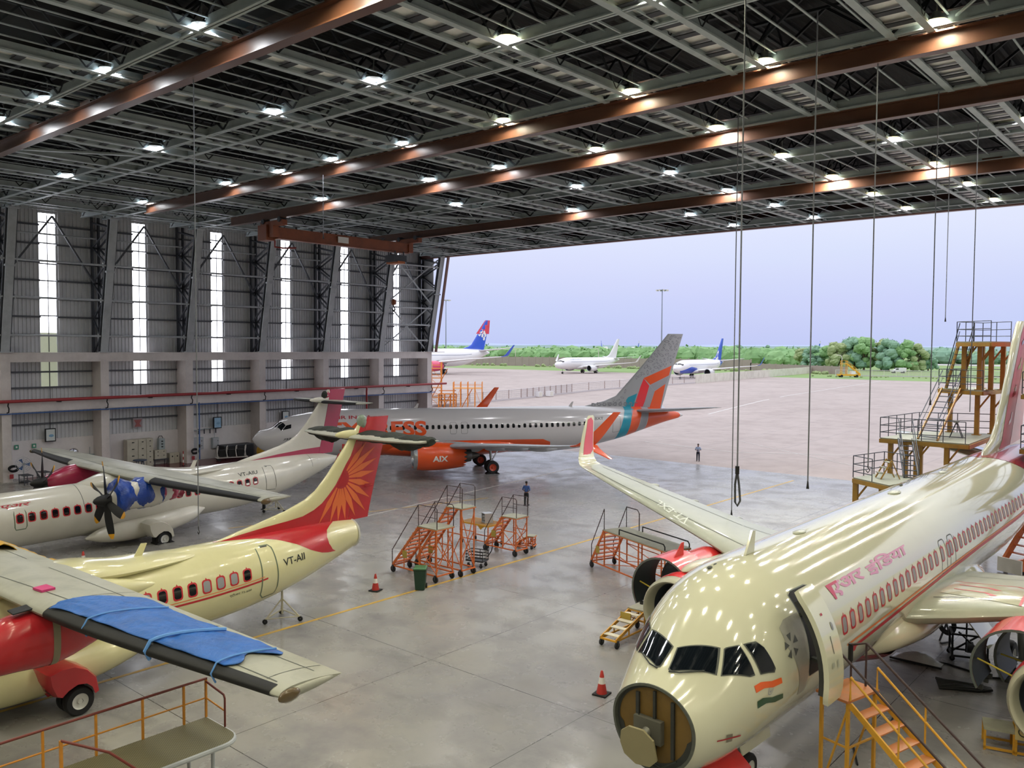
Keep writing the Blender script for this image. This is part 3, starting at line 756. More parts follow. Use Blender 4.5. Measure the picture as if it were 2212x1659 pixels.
def strip_fus(A, F, pts, w, nm, m, R=1.4, off=.007):
    """A painted line along (s, th) points."""
    up, dn = [], []
    for i, (s, t) in enumerate(pts):
        a = pts[max(0, i-1)]; b = pts[min(len(pts)-1, i+1)]; dx, dy = b[0]-a[0], (b[1]-a[1])*R; l = math.hypot(dx, dy) or 1
        nx, ny = -dy/l*w/2, dx/l*w/2; up.append((s+nx, t+ny/R)); dn.append((s-nx, t-ny/R))
    return fus_decal(F, [up+dn[::-1]], nm, m, A, off, .15, R)
def outline(A, F, pts, w, nm, m, R=1.4): return strip_fus(A, F, pts+[pts[0], pts[1]], w, nm, m, R)
def cloth(verts_fn, nu, nv, name, m, parent, thick=.015):
    b = MB(); b.loft([[verts_fn(i/nu, j/nv) for j in range(nv+1)] for i in range(nu+1)], closed=False)
    o = b.build(name, m, parent, smooth=True, angle=120); md = o.modifiers.new('t', 'SOLIDIFY'); md.thickness = thick; return o
from mathutils import noise as NZ
def wr(x, y, z=0.0): return NZ.noise(Vector((x, y, z)))
def ridge(x, y, z=0.0): return 1-abs(2*NZ.noise(Vector((x, y, z))))
# ---- the cream one in front
A, F, fin, wing, stab, cream, red = A1
for i in range(8):
    window(A, F, 15.22+.54*i, 1.38, .26, .38, M_wdark if i in (1, 2, 3, 7) else M_winsh, M_redline, k=i)
dr = [(19.64, .72), (19.83, .66), (20.2, .68), (20.3, .8), (20.33, 1.3), (20.37, 1.67), (20.42, 2.07), (20.40, 2.35), (19.85, 2.3), (19.66, 2.11), (19.64, 1.68), (19.64, 1.3)]
outline(A, F, dr, .05, 'door_outline', M_green)
fus_decal(F, [[(19.85, .69), (20.15, .7), (20.15, .74), (19.85, .73)]], 'door_handle', M_txtblk, A, .008, .1, 1.4)
fus_text(F, 'VT-AII', [(20.66, 1.5), (21.72, 1.56), (21.70, 1.305), (20.63, 1.27)], 'registration_lettering', M_txtblk, A, R=1.3, bold=.012)
strip_fus(A, F, [(9.5, 1.72), (14, 1.70), (17.57, 1.67), (19.9, 1.66)], .07, 'cheat_line', M_redline)
strip_fus(A, F, [(9.5, 1.64), (14, 1.62), (17.57, 1.59), (19.75, 1.585)], .025, 'cheat_line', M_orange)
fus_text(F, 'एटीआर 72-600', [(18.28, 1.845), (19.19, 1.85), (19.17, 1.765), (18.26, 1.745)], 'type_lettering', M_txtblk, A, R=1.4)
sw = [(18.45, .03), (19.25, .17), (20.0, .33), (20.72, .585), (21.47, .955), (22.05, 1.313), (22.63, 1.611), (23.0, 1.74), (23.22, 1.80), (23.5, 1.87), (23.28, 1.70), (23.09, 1.392), (23.05, 1.065), (23.2, .744), (23.5, .5), (23.75, .3), (24.0, .02)]
fus_decal(F, [sw+[(s, -t) for s, t in sw[::-1]]], 'tail_swoosh', red, A, .006, .1, 1.2, .3)
hinge = lambda z: 24.72+(z-3.6)*.235
edge = [(18.43, 3.74), (19.48, 3.88), (20.61, 4.0), (21.62, 4.07), (22.34, 4.15), (22.88, 4.32), (23.3, 4.54), (23.69, 4.88), (24.01, 5.21), (24.3, 5.62), (24.55, 6.0), (24.81, 6.33), (25.0, 6.72), (25.27, 7.28), (25.55, 7.88)]
for sd in (1, -1):
    poly = edge+[(hinge(7.88)-.01, 7.88), (hinge(3.62)-.01, 3.62), (22, 3.6), (19, 3.6)]
    foil_decal(fin, [poly], 'fin_swoosh', red, A, sd, .008, g=.3)
    C0 = (24.3, 5.43); disc = [(C0[0]+.36*math.cos(a), C0[1]+.36*math.sin(a)) for a in [math.radians(-125+190*i/16) for i in range(17)]]
    foil_decal(fin, [disc], 'sun_disc', M_sun, A, sd, .016, g=.3)
    tips = [(25.68, 6.86), (26.26, 6.62), (26.38, 6.11), (26.26, 5.55), (26.14, 4.96), (25.97, 4.42), (25.73, 3.86), (25.14, 3.72), (24.95, 4.0), (24.58, 3.66), (24.18, 3.6), (23.75, 3.62), (23.15, 3.68)]
    for x, z in tips:
        a = math.atan2(z-C0[1], x-C0[0]); L_ = math.hypot(x-C0[0], z-C0[1]); px, pz = -math.sin(a), math.cos(a)
        q = lambda r, w: (C0[0]+r*math.cos(a)+w*px, C0[1]+r*math.sin(a)+w*pz)
        wd = min(.13, .065*L_+.03); pl = [q(.42, .035), q(.42+(L_-.42)*.45, wd), q(L_, 0), q(.42+(L_-.42)*.45, -wd), q(.42, -.035)]
        foil_decal(fin, [pl], 'sun_ray', M_orange, A, sd, .012, g=.3)
foil_text(fin, 'AIR INDIA', [(23.5, 4.66), (24.80, 6.80), (24.57, 6.95), (23.28, 4.82)], 'airline_lettering', M_redtxt, A, 1, bold=.03, shear=.2)
# rudder tab lines
foil_decal(fin, [[(25.45, 3.8), (25.47, 3.8), (26.62, 7.5), (26.6, 7.5)], [(25.95, 7.35), (26.4, 7.35), (26.4, 7.37), (25.95, 7.37)], [(25.85, 6.95), (26.3, 6.95), (26.3, 6.97), (25.85, 6.97)]], 'tab_seams', M_sun, A, 1, .018, g=.4)
for z in (5.0, 4.9):
    MB().slab([(25.6, -.16, z), (26.0, -.2, z+.02), (26.0, -.2, z+.05), (25.6, -.16, z+.06)], (0, .03, 0)).build('tab_actuator', M_redtxt, A)
# fabric covers tied round the stabiliser
M_cover = mat('dark olive canvas', '181c15', .85, vary=.35, scale=4, bump=.6, bscale=9, dirt='2c3327', dscale=1.6, damt=.7)
for side in (1, -1):
    rings = []
    N_ = 40
    for i in range(N_+1):
        u = .12+(3.72-.12)*i/N_; r = stab.c(u); rg = []
        fat = .25+.05*math.sin(u*5.1)+.06*wr(u*2.3, side*3.0); lo = .22+.12*max(0, wr(u*1.4+5, side*2.0))+(.2 if .55 < i/N_ < .8 else 0)
        end = 1.0 if i < N_-1 else .55
        for k in range(18):
            a = 2*PI*k/18; c, s_ = math.cos(a), math.sin(a)
            lump = 1+.16*wr(u*3.1, c*1.7+side*7, s_*1.7)+.09*wr(u*8, c*3, s_*3+side)
            x = r[0]+r[3]*.52-(r[3]*.40)*c*lump*end; z = r[2]+(fat*.8 if s_ > 0 else lo)*s_*lump*end
            rg.append((x, -side*u, z))
        rings.append(rg)
    MB().loft(rings, True, True, True).build('stabilizer_cover', M_cover, A, smooth=True, angle=70)
# clear plastic bag over the fin tip light
MB().ball((25.55, 0, 7.72), .34, 12, 9, (.7, .6, 1.0)).move(lambda p: p+Vector((.05*wr(p.x*6, p.y*6, p.z*6), .05*wr(p.y*6, p.z*6), .04*wr(p.z*7, p.x*7)))).build('light_cover', mat('clear crinkled film', '7d8a7c', .12, coat=.6, bump=.5, bscale=14), A, smooth=True)
# blue tarpaulin over the port wing
def tarp_mat(name, c, c2):
    m = mat(name, c, .42, vary=.22, scale=2.2, bump=.8, bscale=5.5, dirt=c2, dscale=1.3, damt=.7); return m
M_blue = tarp_mat('blue tarpaulin', '2c64b4', '1d4585'); M_blued = tarp_mat('dark blue tarpaulin', '123a86', '0c2658')
def wing_tarp():
    nu, nv = 90, 36
    def fn(u, v):
        # u runs outboard, v from just under the leading edge back to the trailing side
        b = 5.15+(11.75-5.15)*u+.25*math.sin(v*9)*(.3+u*.5)*(1 if u > .93 else 0)
        b += (-.55*(1-v) if False else 0)
        r = wing.c(b); s_end = .86+.05*wr(u*3, 1)-.0*u
        if u > .86: s_end += .02
        f0 = -.0; t = v
        x = .10+t*(s_end-.10)
        if u < .12: x = x*(.35+.65*(u/.12)**.6)+(0)*(1-u)
        p = wing.pt(b, max(0, x), 1)
        z = p[2]+.03+.035*ridge(u*3.2+v*1.3, v*5.5-u*3.0)+.03*wr(u*9, v*6)+.05*math.sin(v*PI)*(1-u*.6)
        s = r[0]+x*r[3]
        return (s, -b, z)
    t = cloth(fn, nu, nv, 'blue_tarpaulin', M_blue, None, .02); return t
T_ = wing_tarp(); T_.location = A.location; T_.rotation_euler = A.rotation_euler
tag(T_, 'creased blue tarpaulin draped over the near wing of the cream turboprop', 'tarpaulin')
for u in (6.9, 9.4, 11.6):
    pts = []
    for i in range(16):
        x = .06+.76*i/15; bb = u+.45*(i/15)*(1 if u < 11 else .3); p = wing.pt(bb, x, 1); pts.append((p[0], -p[1], p[2]+.11))
    pts = [(pts[0][0]-.02, pts[0][1], pts[0][2]-.42), (pts[0][0]-.13, pts[0][1], pts[0][2]-.2)]+pts
    MB().sweep(pts, .022 if u != 9.4 else .045, 6).build('tie_rope', mat('light blue rope', '5b8fd0', .6), T_, smooth=True)
# yellow tarpaulin over the far wing root
M_yelt = mat('yellow tarpaulin', 'c99a22', .5, vary=.15, bump=.7, bscale=7, dirt='94701a', dscale=1.2, damt=.6)
def ytarp(u, v):
    b = -2.6-4.2*u; s = 10.6+3.7*v
    p = wing.pt(-b, min(1, max(0, wing.frac(-b, s))), 1); z = p[2]+.10+.12*ridge(u*4, v*4+3)+.1*wr(u*5, v*5)
    if s > 12.7: z -= (s-12.7)*.55
    return (s+.15*wr(u*6, 3), -b, z)
Y_ = cloth(ytarp, 30, 26, 'yellow_tarpaulin', M_yelt, None, .02); Y_.location = A.location; Y_.rotation_euler = A.rotation_euler
tag(Y_, 'yellow tarpaulin draped over the far wing root of the cream turboprop', 'tarpaulin')
MB().slab([(11.0, -3.3, 4.3), (11.35, -3.3, 4.32), (11.4, -3.75, 4.3), (11.05, -3.75, 4.29)], (0, 0, .06)).build('warning_flag', mat('pink streamer', 'c13b76', .6), A)
# ---- the off white one behind
A, F, fin, wing, stab, cream, red = A2
for i in range(9):
    window(A, F, 5.72+.552*i, 1.385, .27, .38, M_wdark, M_redline)
for i in range(4, 15):
    window(A, F, 10.69+.552*i+.61, 1.385, .26, .38, M_wdark if i > 8 else M_wdark, M_redtxt)
for i in (11, 12, 13, 14): fus_decal(F, [[(10.69+.552*i+.5, 1.41), (10.69+.552*i+.72, 1.41), (10.69+.552*i+.72, 1.5), (10.69+.552*i+.5, 1.5)]], 'window_blind', M_white, A, .009, .1, 1.4)
outline(A, F, [(5.5, 1.1), (5.98, 1.1), (6.02, 1.2), (6.02, 1.68), (5.96, 1.77), (5.52, 1.77), (5.47, 1.68), (5.47, 1.2)], .05, 'exit_outline', M_green)
outline(A, F, [(19.75, .8), (19.92, .74), (20.4, .78), (20.46, .95), (20.5, 1.45), (20.6, 1.9), (20.6, 2.1), (19.85, 1.95), (19.78, 1.406), (19.75, 1.1)], .035, 'door_outline', M_seam)
fus_decal(F, [[(19.95, .78), (20.1, .78), (20.1, .81), (19.95, .81)]], 'door_handle', M_txtblk, A, .008, .1, 1.4)
fus_text(F, 'VT-AIU', [(17.99, 1.07), (19.28, 1.08), (19.30, .90), (17.96, .89)], 'registration_lettering', M_txtblk, A, R=1.4, bold=.008)
fus_text(F, 'एअर', [(4.9, .975), (6.22, .985), (6.36, .82), (4.97, .815)], 'airline_lettering', M_redtxt, A, R=1.4, bold=.02)
strip_fus(A, F, [(8.75, -.2), (8.78, .5), (8.82, 1.0), (8.85, 1.5)], .03, 'panel_seam', M_seam)
strip_fus(A, F, [(23.6, .1), (23.65, .9), (23.7, 1.6)], .025, 'panel_seam', M_seam)
for sd in (1, -1):
    foil_decal(fin, [[(19.02, 3.72), (19.8, 3.80), (21.46, 3.94), (23.4, 4.04), (24.82, 4.06), (24.72, 3.6), (23.0, 3.6), (21.14, 3.6), (19.62, 3.6)]], 'fin_stripe', red, A, sd, .008, g=.4)
    foil_decal(fin, [[(25.3, 7.32), (25.72, 7.42), (25.72, 7.89), (25.62, 7.89)]], 'fin_cap', red, A, sd, .008, g=.4)
foil_text(fin, 'ALLIANCE AIR', [(25.72, 3.75), (26.70, 6.75), (26.42, 6.83), (25.45, 3.82)], 'airline_lettering', M_white, A, 1, bold=.02, shear=.15)
def strip_foil(fin_, A_, pts, w, nm, m, sd=1, off=.012):
    up, dn = [], []
    for i, (s, t) in enumerate(pts):
        a = pts[max(0, i-1)]; b = pts[min(len(pts)-1, i+1)]; dx, dy = b[0]-a[0], b[1]-a[1]; l = math.hypot(dx, dy) or 1
        ww = w[i] if isinstance(w, list) else w
        up.append((s-dy/l*ww/2, t+dx/l*ww/2)); dn.append((s+dy/l*ww/2, t-dx/l*ww/2))
    return foil_decal(fin_, [up+dn[::-1]], nm, m, A_, sd, off, g=.6)
cx, cz = 24.45, 5.12
ring = [(cx+.62*math.cos(a)*math.cos(.35)-.42*math.sin(a)*math.sin(.35), cz+.62*math.cos(a)*math.sin(.35)+.42*math.sin(a)*math.cos(.35)) for a in [math.radians(60-330*i/36) for i in range(37)]]
strip_foil(fin, A, ring, [.02+.07*math.sin(PI*i/36) for i in range(37)], 'logo_ring', red)
strip_foil(fin, A, [(22.91, 4.36), (23.2, 4.5), (23.45, 4.68), (23.6, 4.9), (23.7, 5.2), (23.62, 5.5)], [.03, .07, .1, .14, .12, .03], 'logo_figure', red)
strip_foil(fin, A, [(23.55, 4.8), (23.85, 5.1), (24.25, 5.3), (24.7, 5.75)], [.12, .1, .05, .02], 'logo_arm', red)
for k in range(3): strip_foil(fin, A, [(23.5, 4.95+.18*k), (23.32, 4.97+.18*k)], .035, 'logo_tick', red)
strip_foil(fin, A, [(24.35, 5.62), (24.75, 5.95), (24.95, 5.62)], .04, 'logo_roof', red)
MB().ball((25.35, 0, 7.5), .32, 10, 8, (.8, .5, 1)).build('light_cover', M_cover, A, smooth=True)
# blue plastic wrapped round the near nacelle, red plastic behind it
def wrap(s0, s1, r0, m, nm, seed):
    rings = []
    for i in range(29):
        t = i/28; s = s0+(s1-s0)*t; rg = []
        rad = (.60+.24*abs(math.sin(t*PI*2.2+.5))+.05*wr(t*6, seed))*(1-.15*t)*r0; cz_ = 3.5+.05*wr(t*4, seed+3)
        for k in range(26):
            a = 2*PI*k/26; l = 1+.12*wr(t*6+seed, math.cos(a)*2, math.sin(a)*2)+.06*ridge(t*14, math.cos(a)*4, math.sin(a)*4+seed)
            rg.append((s+.04*wr(k*.7, t*9), -4.05+rad*l*math.cos(a), cz_+rad*l*math.sin(a)*1.05))
        rings.append(rg)
    o = MB().loft(rings, True, True, True).build(nm, m, None, smooth=True, angle=70); o.location = A.location; o.rotation_euler = A.rotation_euler; return o
W_ = wrap(9.15, 11.5, 1.0, mat('crumpled blue plastic', '10409c', .28, vary=.3, scale=3, coat=.3, bump=.9, bscale=6, dirt='0a245e', dscale=1.5, damt=.7), 'blue_tarpaulin', 3.0)
tag(W_, 'crumpled blue plastic sheet wrapped round the near engine of the off white turboprop', 'tarpaulin')
W2 = wrap(11.35, 12.7, .74, mat('red pink plastic', 'a9304f', .35, vary=.25, bump=.7, bscale=7, dirt='d9a7b4', dscale=1.6, damt=.6), 'red_tarpaulin', 8.0)
tag(W2, 'pinkish red plastic sheet behind the blue one on the off white turboprop engine', 'tarpaulin')
# tripod tail stands and wheel chocks
def tail_stand(loc, rz, h, label):
    o = thing('tail_stand', label, 'jack stand', loc, rz, 'tail stands under the turboprops')
    m = mat('cream painted steel', 'c9c3ae', .45, vary=.12, dirt='8a8471', dscale=3)
    MB().tube((0, 0, .25), (0, 0, h-.45), .045, 10).build('lower_tube', m, o, smooth=True)
    MB().tube((0, 0, h-.55), (0, 0, h), .025, 8).tube((0, 0, h-.04), (0, 0, h), .07, 10).build('jack_screw', M_black, o, smooth=True)
    for k in range(3):
        a = 2*PI*k/3; x, y = .78*math.cos(a), .78*math.sin(a)
        leg = MB().tube((x, y, .16), (.03*math.cos(a), .03*math.sin(a), h*.52), .028, 8).tube((x, y, .16), (0, 0, .42), .018, 6).build('leg', m, o, smooth=True)
        a2 = a+2*PI/3; MB().tube((x, y, .2), (.78*math.cos(a2), .78*math.sin(a2), .2), .022, 6).build('brace', m, o)
        MB().lathe([(.03, -.03), (.1, -.03), (.1, .03), (.03, .03)], 14, 'y', (x, y, .1)).build('castor', M_tyre, leg, smooth=True)
    return o
tail_stand((-28.75, 19.35, 0), .5, 1.62, 'cream tripod stand under the tail of the cream turboprop')
tail_stand((-47.9, 31.8, 0), .2, 1.55, 'cream tripod stand under the tail of the off white turboprop')
o = thing('tail_prop', 'short dark and white post standing beside the far tripod stand', 'post', (-49.2, 31.75, 0))
MB().tube((0, 0, 0.04), (0, 0, .95), .11, 12).build('post', M_black, o, smooth=True); MB().tube((0, 0, .95), (0, 0, 1.05), .12, 12).build('cap', M_white, o); MB().tube((0, 0, 0), (0, 0, .04), .2, 12).build('base', M_black, o)
chk = chocks((-49.3, 22.6, 0), PI/2, 'black wheel chock round the main wheel of the off white turboprop', .43, None); chk.location = (-49.3+4.1+.0, 22.6, 0); chk.location = (-47.1+2.1, 22.6, 0)

# ================================================================== JETS
def lathe_x(prof, c, n=32):
    return MB().lathe([(r, h) for h, r in prof], n, 'x', c)
def narrow_jet(A, F, fin, fin_rows, cfg, detail=True):
    """Wings, engines, tail and gear of a single-aisle twin; cfg holds the materials and proportions."""
    g = cfg.get
    body = g('body'); wg = g('wing')
    fus_mesh(F, A, body, n=56 if detail else 28, ds=.35 if detail else .8, s0=g('s0'), cap=g('cap', False))
    finu = None
    foil_mesh(fin, A, g('fin', body), 'fin', n=12, du=.5 if detail else 2)
    W = g('wrows'); wing = Foil(W)
    for mir in (False, True):
        sg = 1 if not mir else -1
        w = foil_mesh(wing, A, wg, 'wing', n=14 if detail else 8, mirror=mir, du=.8 if detail else 3)
        if g('wl'):
            for nm, rows in g('wl'):
                foil_mesh(Foil(rows), w, g('wlm', wg), nm, n=8, mirror=mir, du=.25 if detail else 1)
        if detail:
            for u in g('flap_u', ()):
                r = wing.c(u); MB().ball((r[0]+r[3]*.88, -sg*r[1], r[3-1+0] if False else wing.c(u)[2]-.25), .95, 10, 7, (1.25, .15, .24)).build('flap_fairing', g('fairm', wg), w, smooth=True)
        stab = Foil(g('srows')); foil_mesh(stab, A, g('stabm', wg), 'stabilizer', n=10 if detail else 6, mirror=mir, du=.8 if detail else 3)
    # belly fairing
    bf = Curve(g('belly'))
    MB().loft([[(s, -bf(s)[0]*math.sin(t), bf(s)[1]+bf(s)[2]*math.cos(t)) for t in [2*PI*k/32 for k in range(32)]] for s in [bf.x[0]+(bf.x[-1]-bf.x[0])*i/26 for i in range(27)]], True, True, True).build('belly_fairing', g('bellym', body), A, smooth=True)
    return wing
def engine(A, s0, b, z, R, L, cowl, lip, sg, chev=False, pylon=None, fan=True, n=40):
    """A turbofan in its nacelle; s0 is the intake lip."""
    e = bpy.data.objects.new('engine', None); COL.objects.link(e); e.parent = A; e.location = (s0, -b, z)
    prof = [(.35, R*.97), (.8, R*1.03), (L*.45, R*1.04), (L*.8, R*.95), (L, R*.86)]
    c = Curve([(.0, R*.90), (.12, R*.955)]+[(h, r) for h, r in prof])
    pr = [(.28+(L-.28)*i/18, 0) for i in range(19)]
    MB().lathe([(c(h)[0], h) for h, _ in pr], n, 'x').build('nacelle', cowl, e, smooth=True)
    if chev:
        b_ = MB()
        for k in range(18):
            a0, a1 = 2*PI*k/18, 2*PI*(k+1)/18; am = (a0+a1)/2; r = R*.86
            b_.add([(L, r*math.cos(a0), r*math.sin(a0)), (L, r*math.cos(a1), r*math.sin(a1)), (L+.28, r*.97*math.cos(am), r*.97*math.sin(am))], [(0, 1, 2)])
        b_.build('chevrons', cowl, e)
    lp = [(.36, R*.74), (.1, R*.80), (.02, R*.845), (0, R*.88), (.03, R*.915), (.12, R*.955), (.30, c(.3)[0]+.004)]
    MB().lathe([(r, h) for h, r in lp], n, 'x').build('intake_lip', lip, e, smooth=True)
    MB().lathe([(R*.74, .36), (R*.76, 1.0), (R*.77, 1.25)], n, 'x').build('intake_duct', M_idark, e, smooth=True)
    MB().lathe([(R*.86, L-.02), (R*.80, L-.1), (R*.74, L-.7)], n, 'x').build('bypass_duct', M_black, e, smooth=True)
    if fan:
        f = MB(); Rf = R*.76
        for k in range(20):
            a = 2*PI*k/20; rg = []
            for i in range(5):
                r = Rf*(.28+.71*i/4); tw = a+.22*i/4; wd = .16+.06*i/4
                rg.append([(1.05-.10, r*math.cos(tw-wd/ (1+i*.4)), r*math.sin(tw-wd/(1+i*.4))), (1.05+.12, r*math.cos(tw+wd/(1+i*.4)), r*math.sin(tw+wd/(1+i*.4)))])
            f.loft(rg, False)
        f.build('fan_blades', M_fan, e)
        MB().lathe([(.001, .5), (Rf*.12, .62), (Rf*.24, .85), (Rf*.30, 1.1)], 20, 'x').build('spinner', M_black, e, smooth=True)
    MB().lathe([(R*.74, 1.2), (.02, 1.22)], n, 'x').build('fan_shadow_plate', M_black, e)
    MB().lathe([(R*.60, L-.6), (R*.55, L+.1), (R*.46, L+.75), (R*.43, L+.78), (R*.40, L+.5)], 28, 'x').build('core_cowl', M_core, e, smooth=True)
    MB().lathe([(R*.36, L+.3), (R*.30, L+.9), (R*.08, L+1.5), (.01, L+1.52)], 24, 'x').build('exhaust_cone', M_core, e, smooth=True)
    if pylon:
        pp = pylon
        MB().slab([(p[0]-s0, -.16, p[1]-z) for p in pp], (0, .32, 0)).build('pylon', lip if False else M_pyl, e)
    return e
M_idark = mat('dark intake liner', '3a3f48', .4, vary=.15); M_fan = mat('fan blade titanium', '5c6068', .3, metal=.8); M_core = mat('burnt exhaust metal', '5a5650', .35, metal=.8, vary=.2)
M_lip = mat('polished intake lip', 'b9bcc0', .22, metal=.9, vary=.05); M_pyl = mat('pylon grey paint', '9ea0a4', .4, vary=.1)
W737 = lambda z0, z1: [(0, 11.9, 0, z0-.1, 8.4, .12, 0), (1.9, 12.9, 1.9, z0, 7.2, .13, .07), (5.0, 15.2, 5.0, z0+.35, 4.6, .12, .09), (10.5, 18.3, 10.5, z0+.95, 3.0, .11, .10), (16.0, 21.4, 16.0, z1-.12, 1.9, .10, .12), (16.9, 21.95, 16.9, z1, 1.65, .10, .15)]
S737 = [(0, 33.2, 0, 5.0, 4.0, .10, .1), (.9, 33.9, .9, 5.08, 3.7, .10, .12), (7.0, 37.85, 7.0, 5.75, 1.35, .09, .12), (7.17, 38.15, 7.17, 5.77, 1.0, .08, .12)]
B737 = [(9.5, .3, 1.9, .2), (11.5, 1.6, 2.2, .75), (14, 2.0, 2.25, .95), (19, 2.0, 2.25, .92), (22, 1.6, 2.3, .75), (25, .3, 2.0, .25)]
def gear737(A, hub, bmain=2.86, smain=19.6, r=.56):
    for side in (1, -1):
        for db in (-.38, .38): wheel(A, smain, side*(bmain)+db, r, .38, hub)
        MB().tube((smain, -side*bmain, r), (smain-.15, -side*(bmain-.05), 2.4), .11, 10).tube((smain, -side*bmain-.5, r), (smain, -side*bmain+.5, r), .07, 8).tube((smain+.1, -side*bmain, 1.2), (smain+.9, -side*(bmain-.7), 2.2), .06, 8).build('gear_leg', M_strut, A, smooth=True)
    for db in (-.2, .2): wheel(A, 4.0, db, .34, .2, hub)
    MB().tube((4.0, 0, .34), (3.85, 0, 1.9), .08, 10).tube((4.0, -.25, .34), (4.0, .25, .34), .05).build('nose_gear_leg', M_strut, A, smooth=True)
# ---- the orange and white jet at the opening
def boeing_like():
    M_w = mat('glossy white paint', 'c7c4c6', .2, coat=.6, vary=.03, scale=.4); M_or = mat('glossy orange paint', 'e2541f', .25, coat=.5, vary=.05)
    M_silver = mat('silver grey tail paint', 'a5a6aa', .3, coat=.4, vary=.04); M_teal = mat('teal paint', '1792ab', .25, coat=.4, vary=.05); M_cor = mat('coral red paint', 'e5323c', .25, coat=.4, vary=.05)
    M_wg = mat('light grey wing paint', '9fa2a8', .3, coat=.3, vary=.06); M_pat = mat('dark grey pattern film', '7c7d83', .4); M_band = mat('grey band paint', '9a9aa0', .3, coat=.4)
    A = aircraft('jet_airplane', 'white and orange jet airliner with a patterned grey tail, parked across the hangar opening', POSE['M'])
    F = F_737; fin = fin_foil(FIN_737, .42)
    z1 = 3.95
    wl_up = [(0, 22.0, 16.9, z1, 1.62, .09, .2), (.25, 22.35, 17.25, z1+.12, 1.45, .09, .7), (.5, 22.75, 17.45, z1+.4, 1.25, .08, 1.15), (2.4, 24.85, 17.95, z1+2.45, .55, .08, 1.3)]
    wl_dn = [(0, 22.9, 17.25, z1+.1, 1.0, .08, -.5), (.4, 23.2, 17.5, z1-.15, .85, .08, -.75), (1.3, 24.55, 17.95, z1-.85, .3, .07, -.75)]
    cfg = dict(body=M_w, wing=M_wg, fin=M_silver, wrows=W737(2.35, z1), wl=[('winglet', wl_up), ('lower_winglet', wl_dn)], wlm=M_or, srows=S737, stabm=M_wg, belly=B737, bellym=M_or, flap_u=(6.0, 9.0, 12.0), fairm=M_wg)
    narrow_jet(A, F, fin, FIN_737, cfg)
    for side in (1, -1):
        engine(A, 12.55, side*4.83, 1.93, 1.12, 4.1, M_or, M_lip, side, chev=True, pylon=[(13.6, 2.85), (15.5, 3.15), (19, 2.75), (18.0, 2.2), (15.2, 2.3)])
    gear737(A, mat('orange wheel hub', 'b5452c', .4, vary=.1), 2.45, 19.75)
    wsh = [(1.47, .10), (1.62, -.0)]
    for poly in ([(1.45, .05), (1.9, .05), (2.28, .55), (1.75, .62)], [(1.80, .66), (2.33, .60), (2.55, .86), (2.2, 1.12)], [(2.27, 1.12), (2.62, .88), (3.0, .88), (2.98, 1.10)]):
        for sd in (1, -1): fus_decal(F, [[(s, sd*t) for s, t in poly]], 'cockpit_window', M_wdark, A, .012, .1, 1.7)
    ss = [6.6+.509*i for i in range(4, 46)]
    for i, s in enumerate(ss):
        if s > 28.8: break
        window(A, F, s, 1.322, .25, .36, M_wdark, None)
    for s in (16.5, 17.47): outline(A, F, [(s+x, 1.375-y/2) for x, y in rrect(.55, 1.0, .12, 3)], .025, 'exit_outline', M_seam, R=2.0)
    outline(A, F, [(s+31.65, 1.55-y/1.9) for s, y in rrect(.76, 1.75, .12, 3)], .03, 'door_outline', M_seam, R=1.8)
    outline(A, F, [(s+5.1, 1.42-y/1.9) for s, y in rrect(.86, 1.85, .12, 3)], .03, 'door_outline', M_seam, R=1.8)
    fus_text(F, 'EXPRESS', [(6.09, 1.68), (14.18, 1.68), (14.18, 1.03), (6.09, 1.03)], 'airline_lettering', M_or, A, R=2.0, bold=.035)
    fus_text(F, 'AIR INDIA', [(6.32, .885), (9.6, .885), (9.6, .705), (6.32, .705)], 'airline_lettering', M_redtxt, A, R=2.0, bold=.02)
    fus_text(F, '737-8', [(2.35, 1.70), (3.3, 1.70), (3.3, 1.60), (2.35, 1.60)], 'type_lettering', M_txtblk, A, R=1.8, bold=.03, shear=.3)
    fus_text(F, 'VT-BXT', [(28.78, 1.19), (30.34, 1.22), (30.36, 1.07), (28.8, 1.04)], 'registration_lettering', M_txtblk, A, R=1.85)
    fus_decal(F, [[(9.5, 2.05), (13.2, 1.98), (16, 1.92), (24.6, 1.95), (25.3, 2.1), (25.5, 2.7), (25, 3.1), (10, 3.1)]], 'belly_band', M_or, A, .006, .15, 2.0)
    for nm, poly, m in (('tail_band', [(32.72, .12), (33.55, .12), (33.58, .612), (33.17, 1.355), (32.95, 2.2), (32.8, 3.0), (31.7, 3.0), (31.9, 2.2), (32.29, 1.39), (32.65, .7)], M_teal),
                        ('tail_band', [(33.57, .12), (34.52, .12), (34.52, .665), (34.17, 1.401), (33.95, 2.2), (33.8, 3.0), (32.82, 3.0), (32.97, 2.2), (33.17, 1.476)], M_or),
                        ('tail_band', [(34.53, .12), (35.22, .12), (35.22, .731), (34.85, 1.793), (34.7, 3.0), (33.85, 3.0), (34.0, 2.2), (34.18, 1.5)], M_band),
                        ('tail_band', [(35.25, .12), (38.4, .12), (38.6, 1.5), (38.4, 3.0), (34.75, 3.0), (34.93, 1.812)], M_or)):
        for sd in (1, -1): fus_decal(F, [[(s, sd*t) for s, t in poly]], nm, m, A, .008, .15, 1.3, .4)
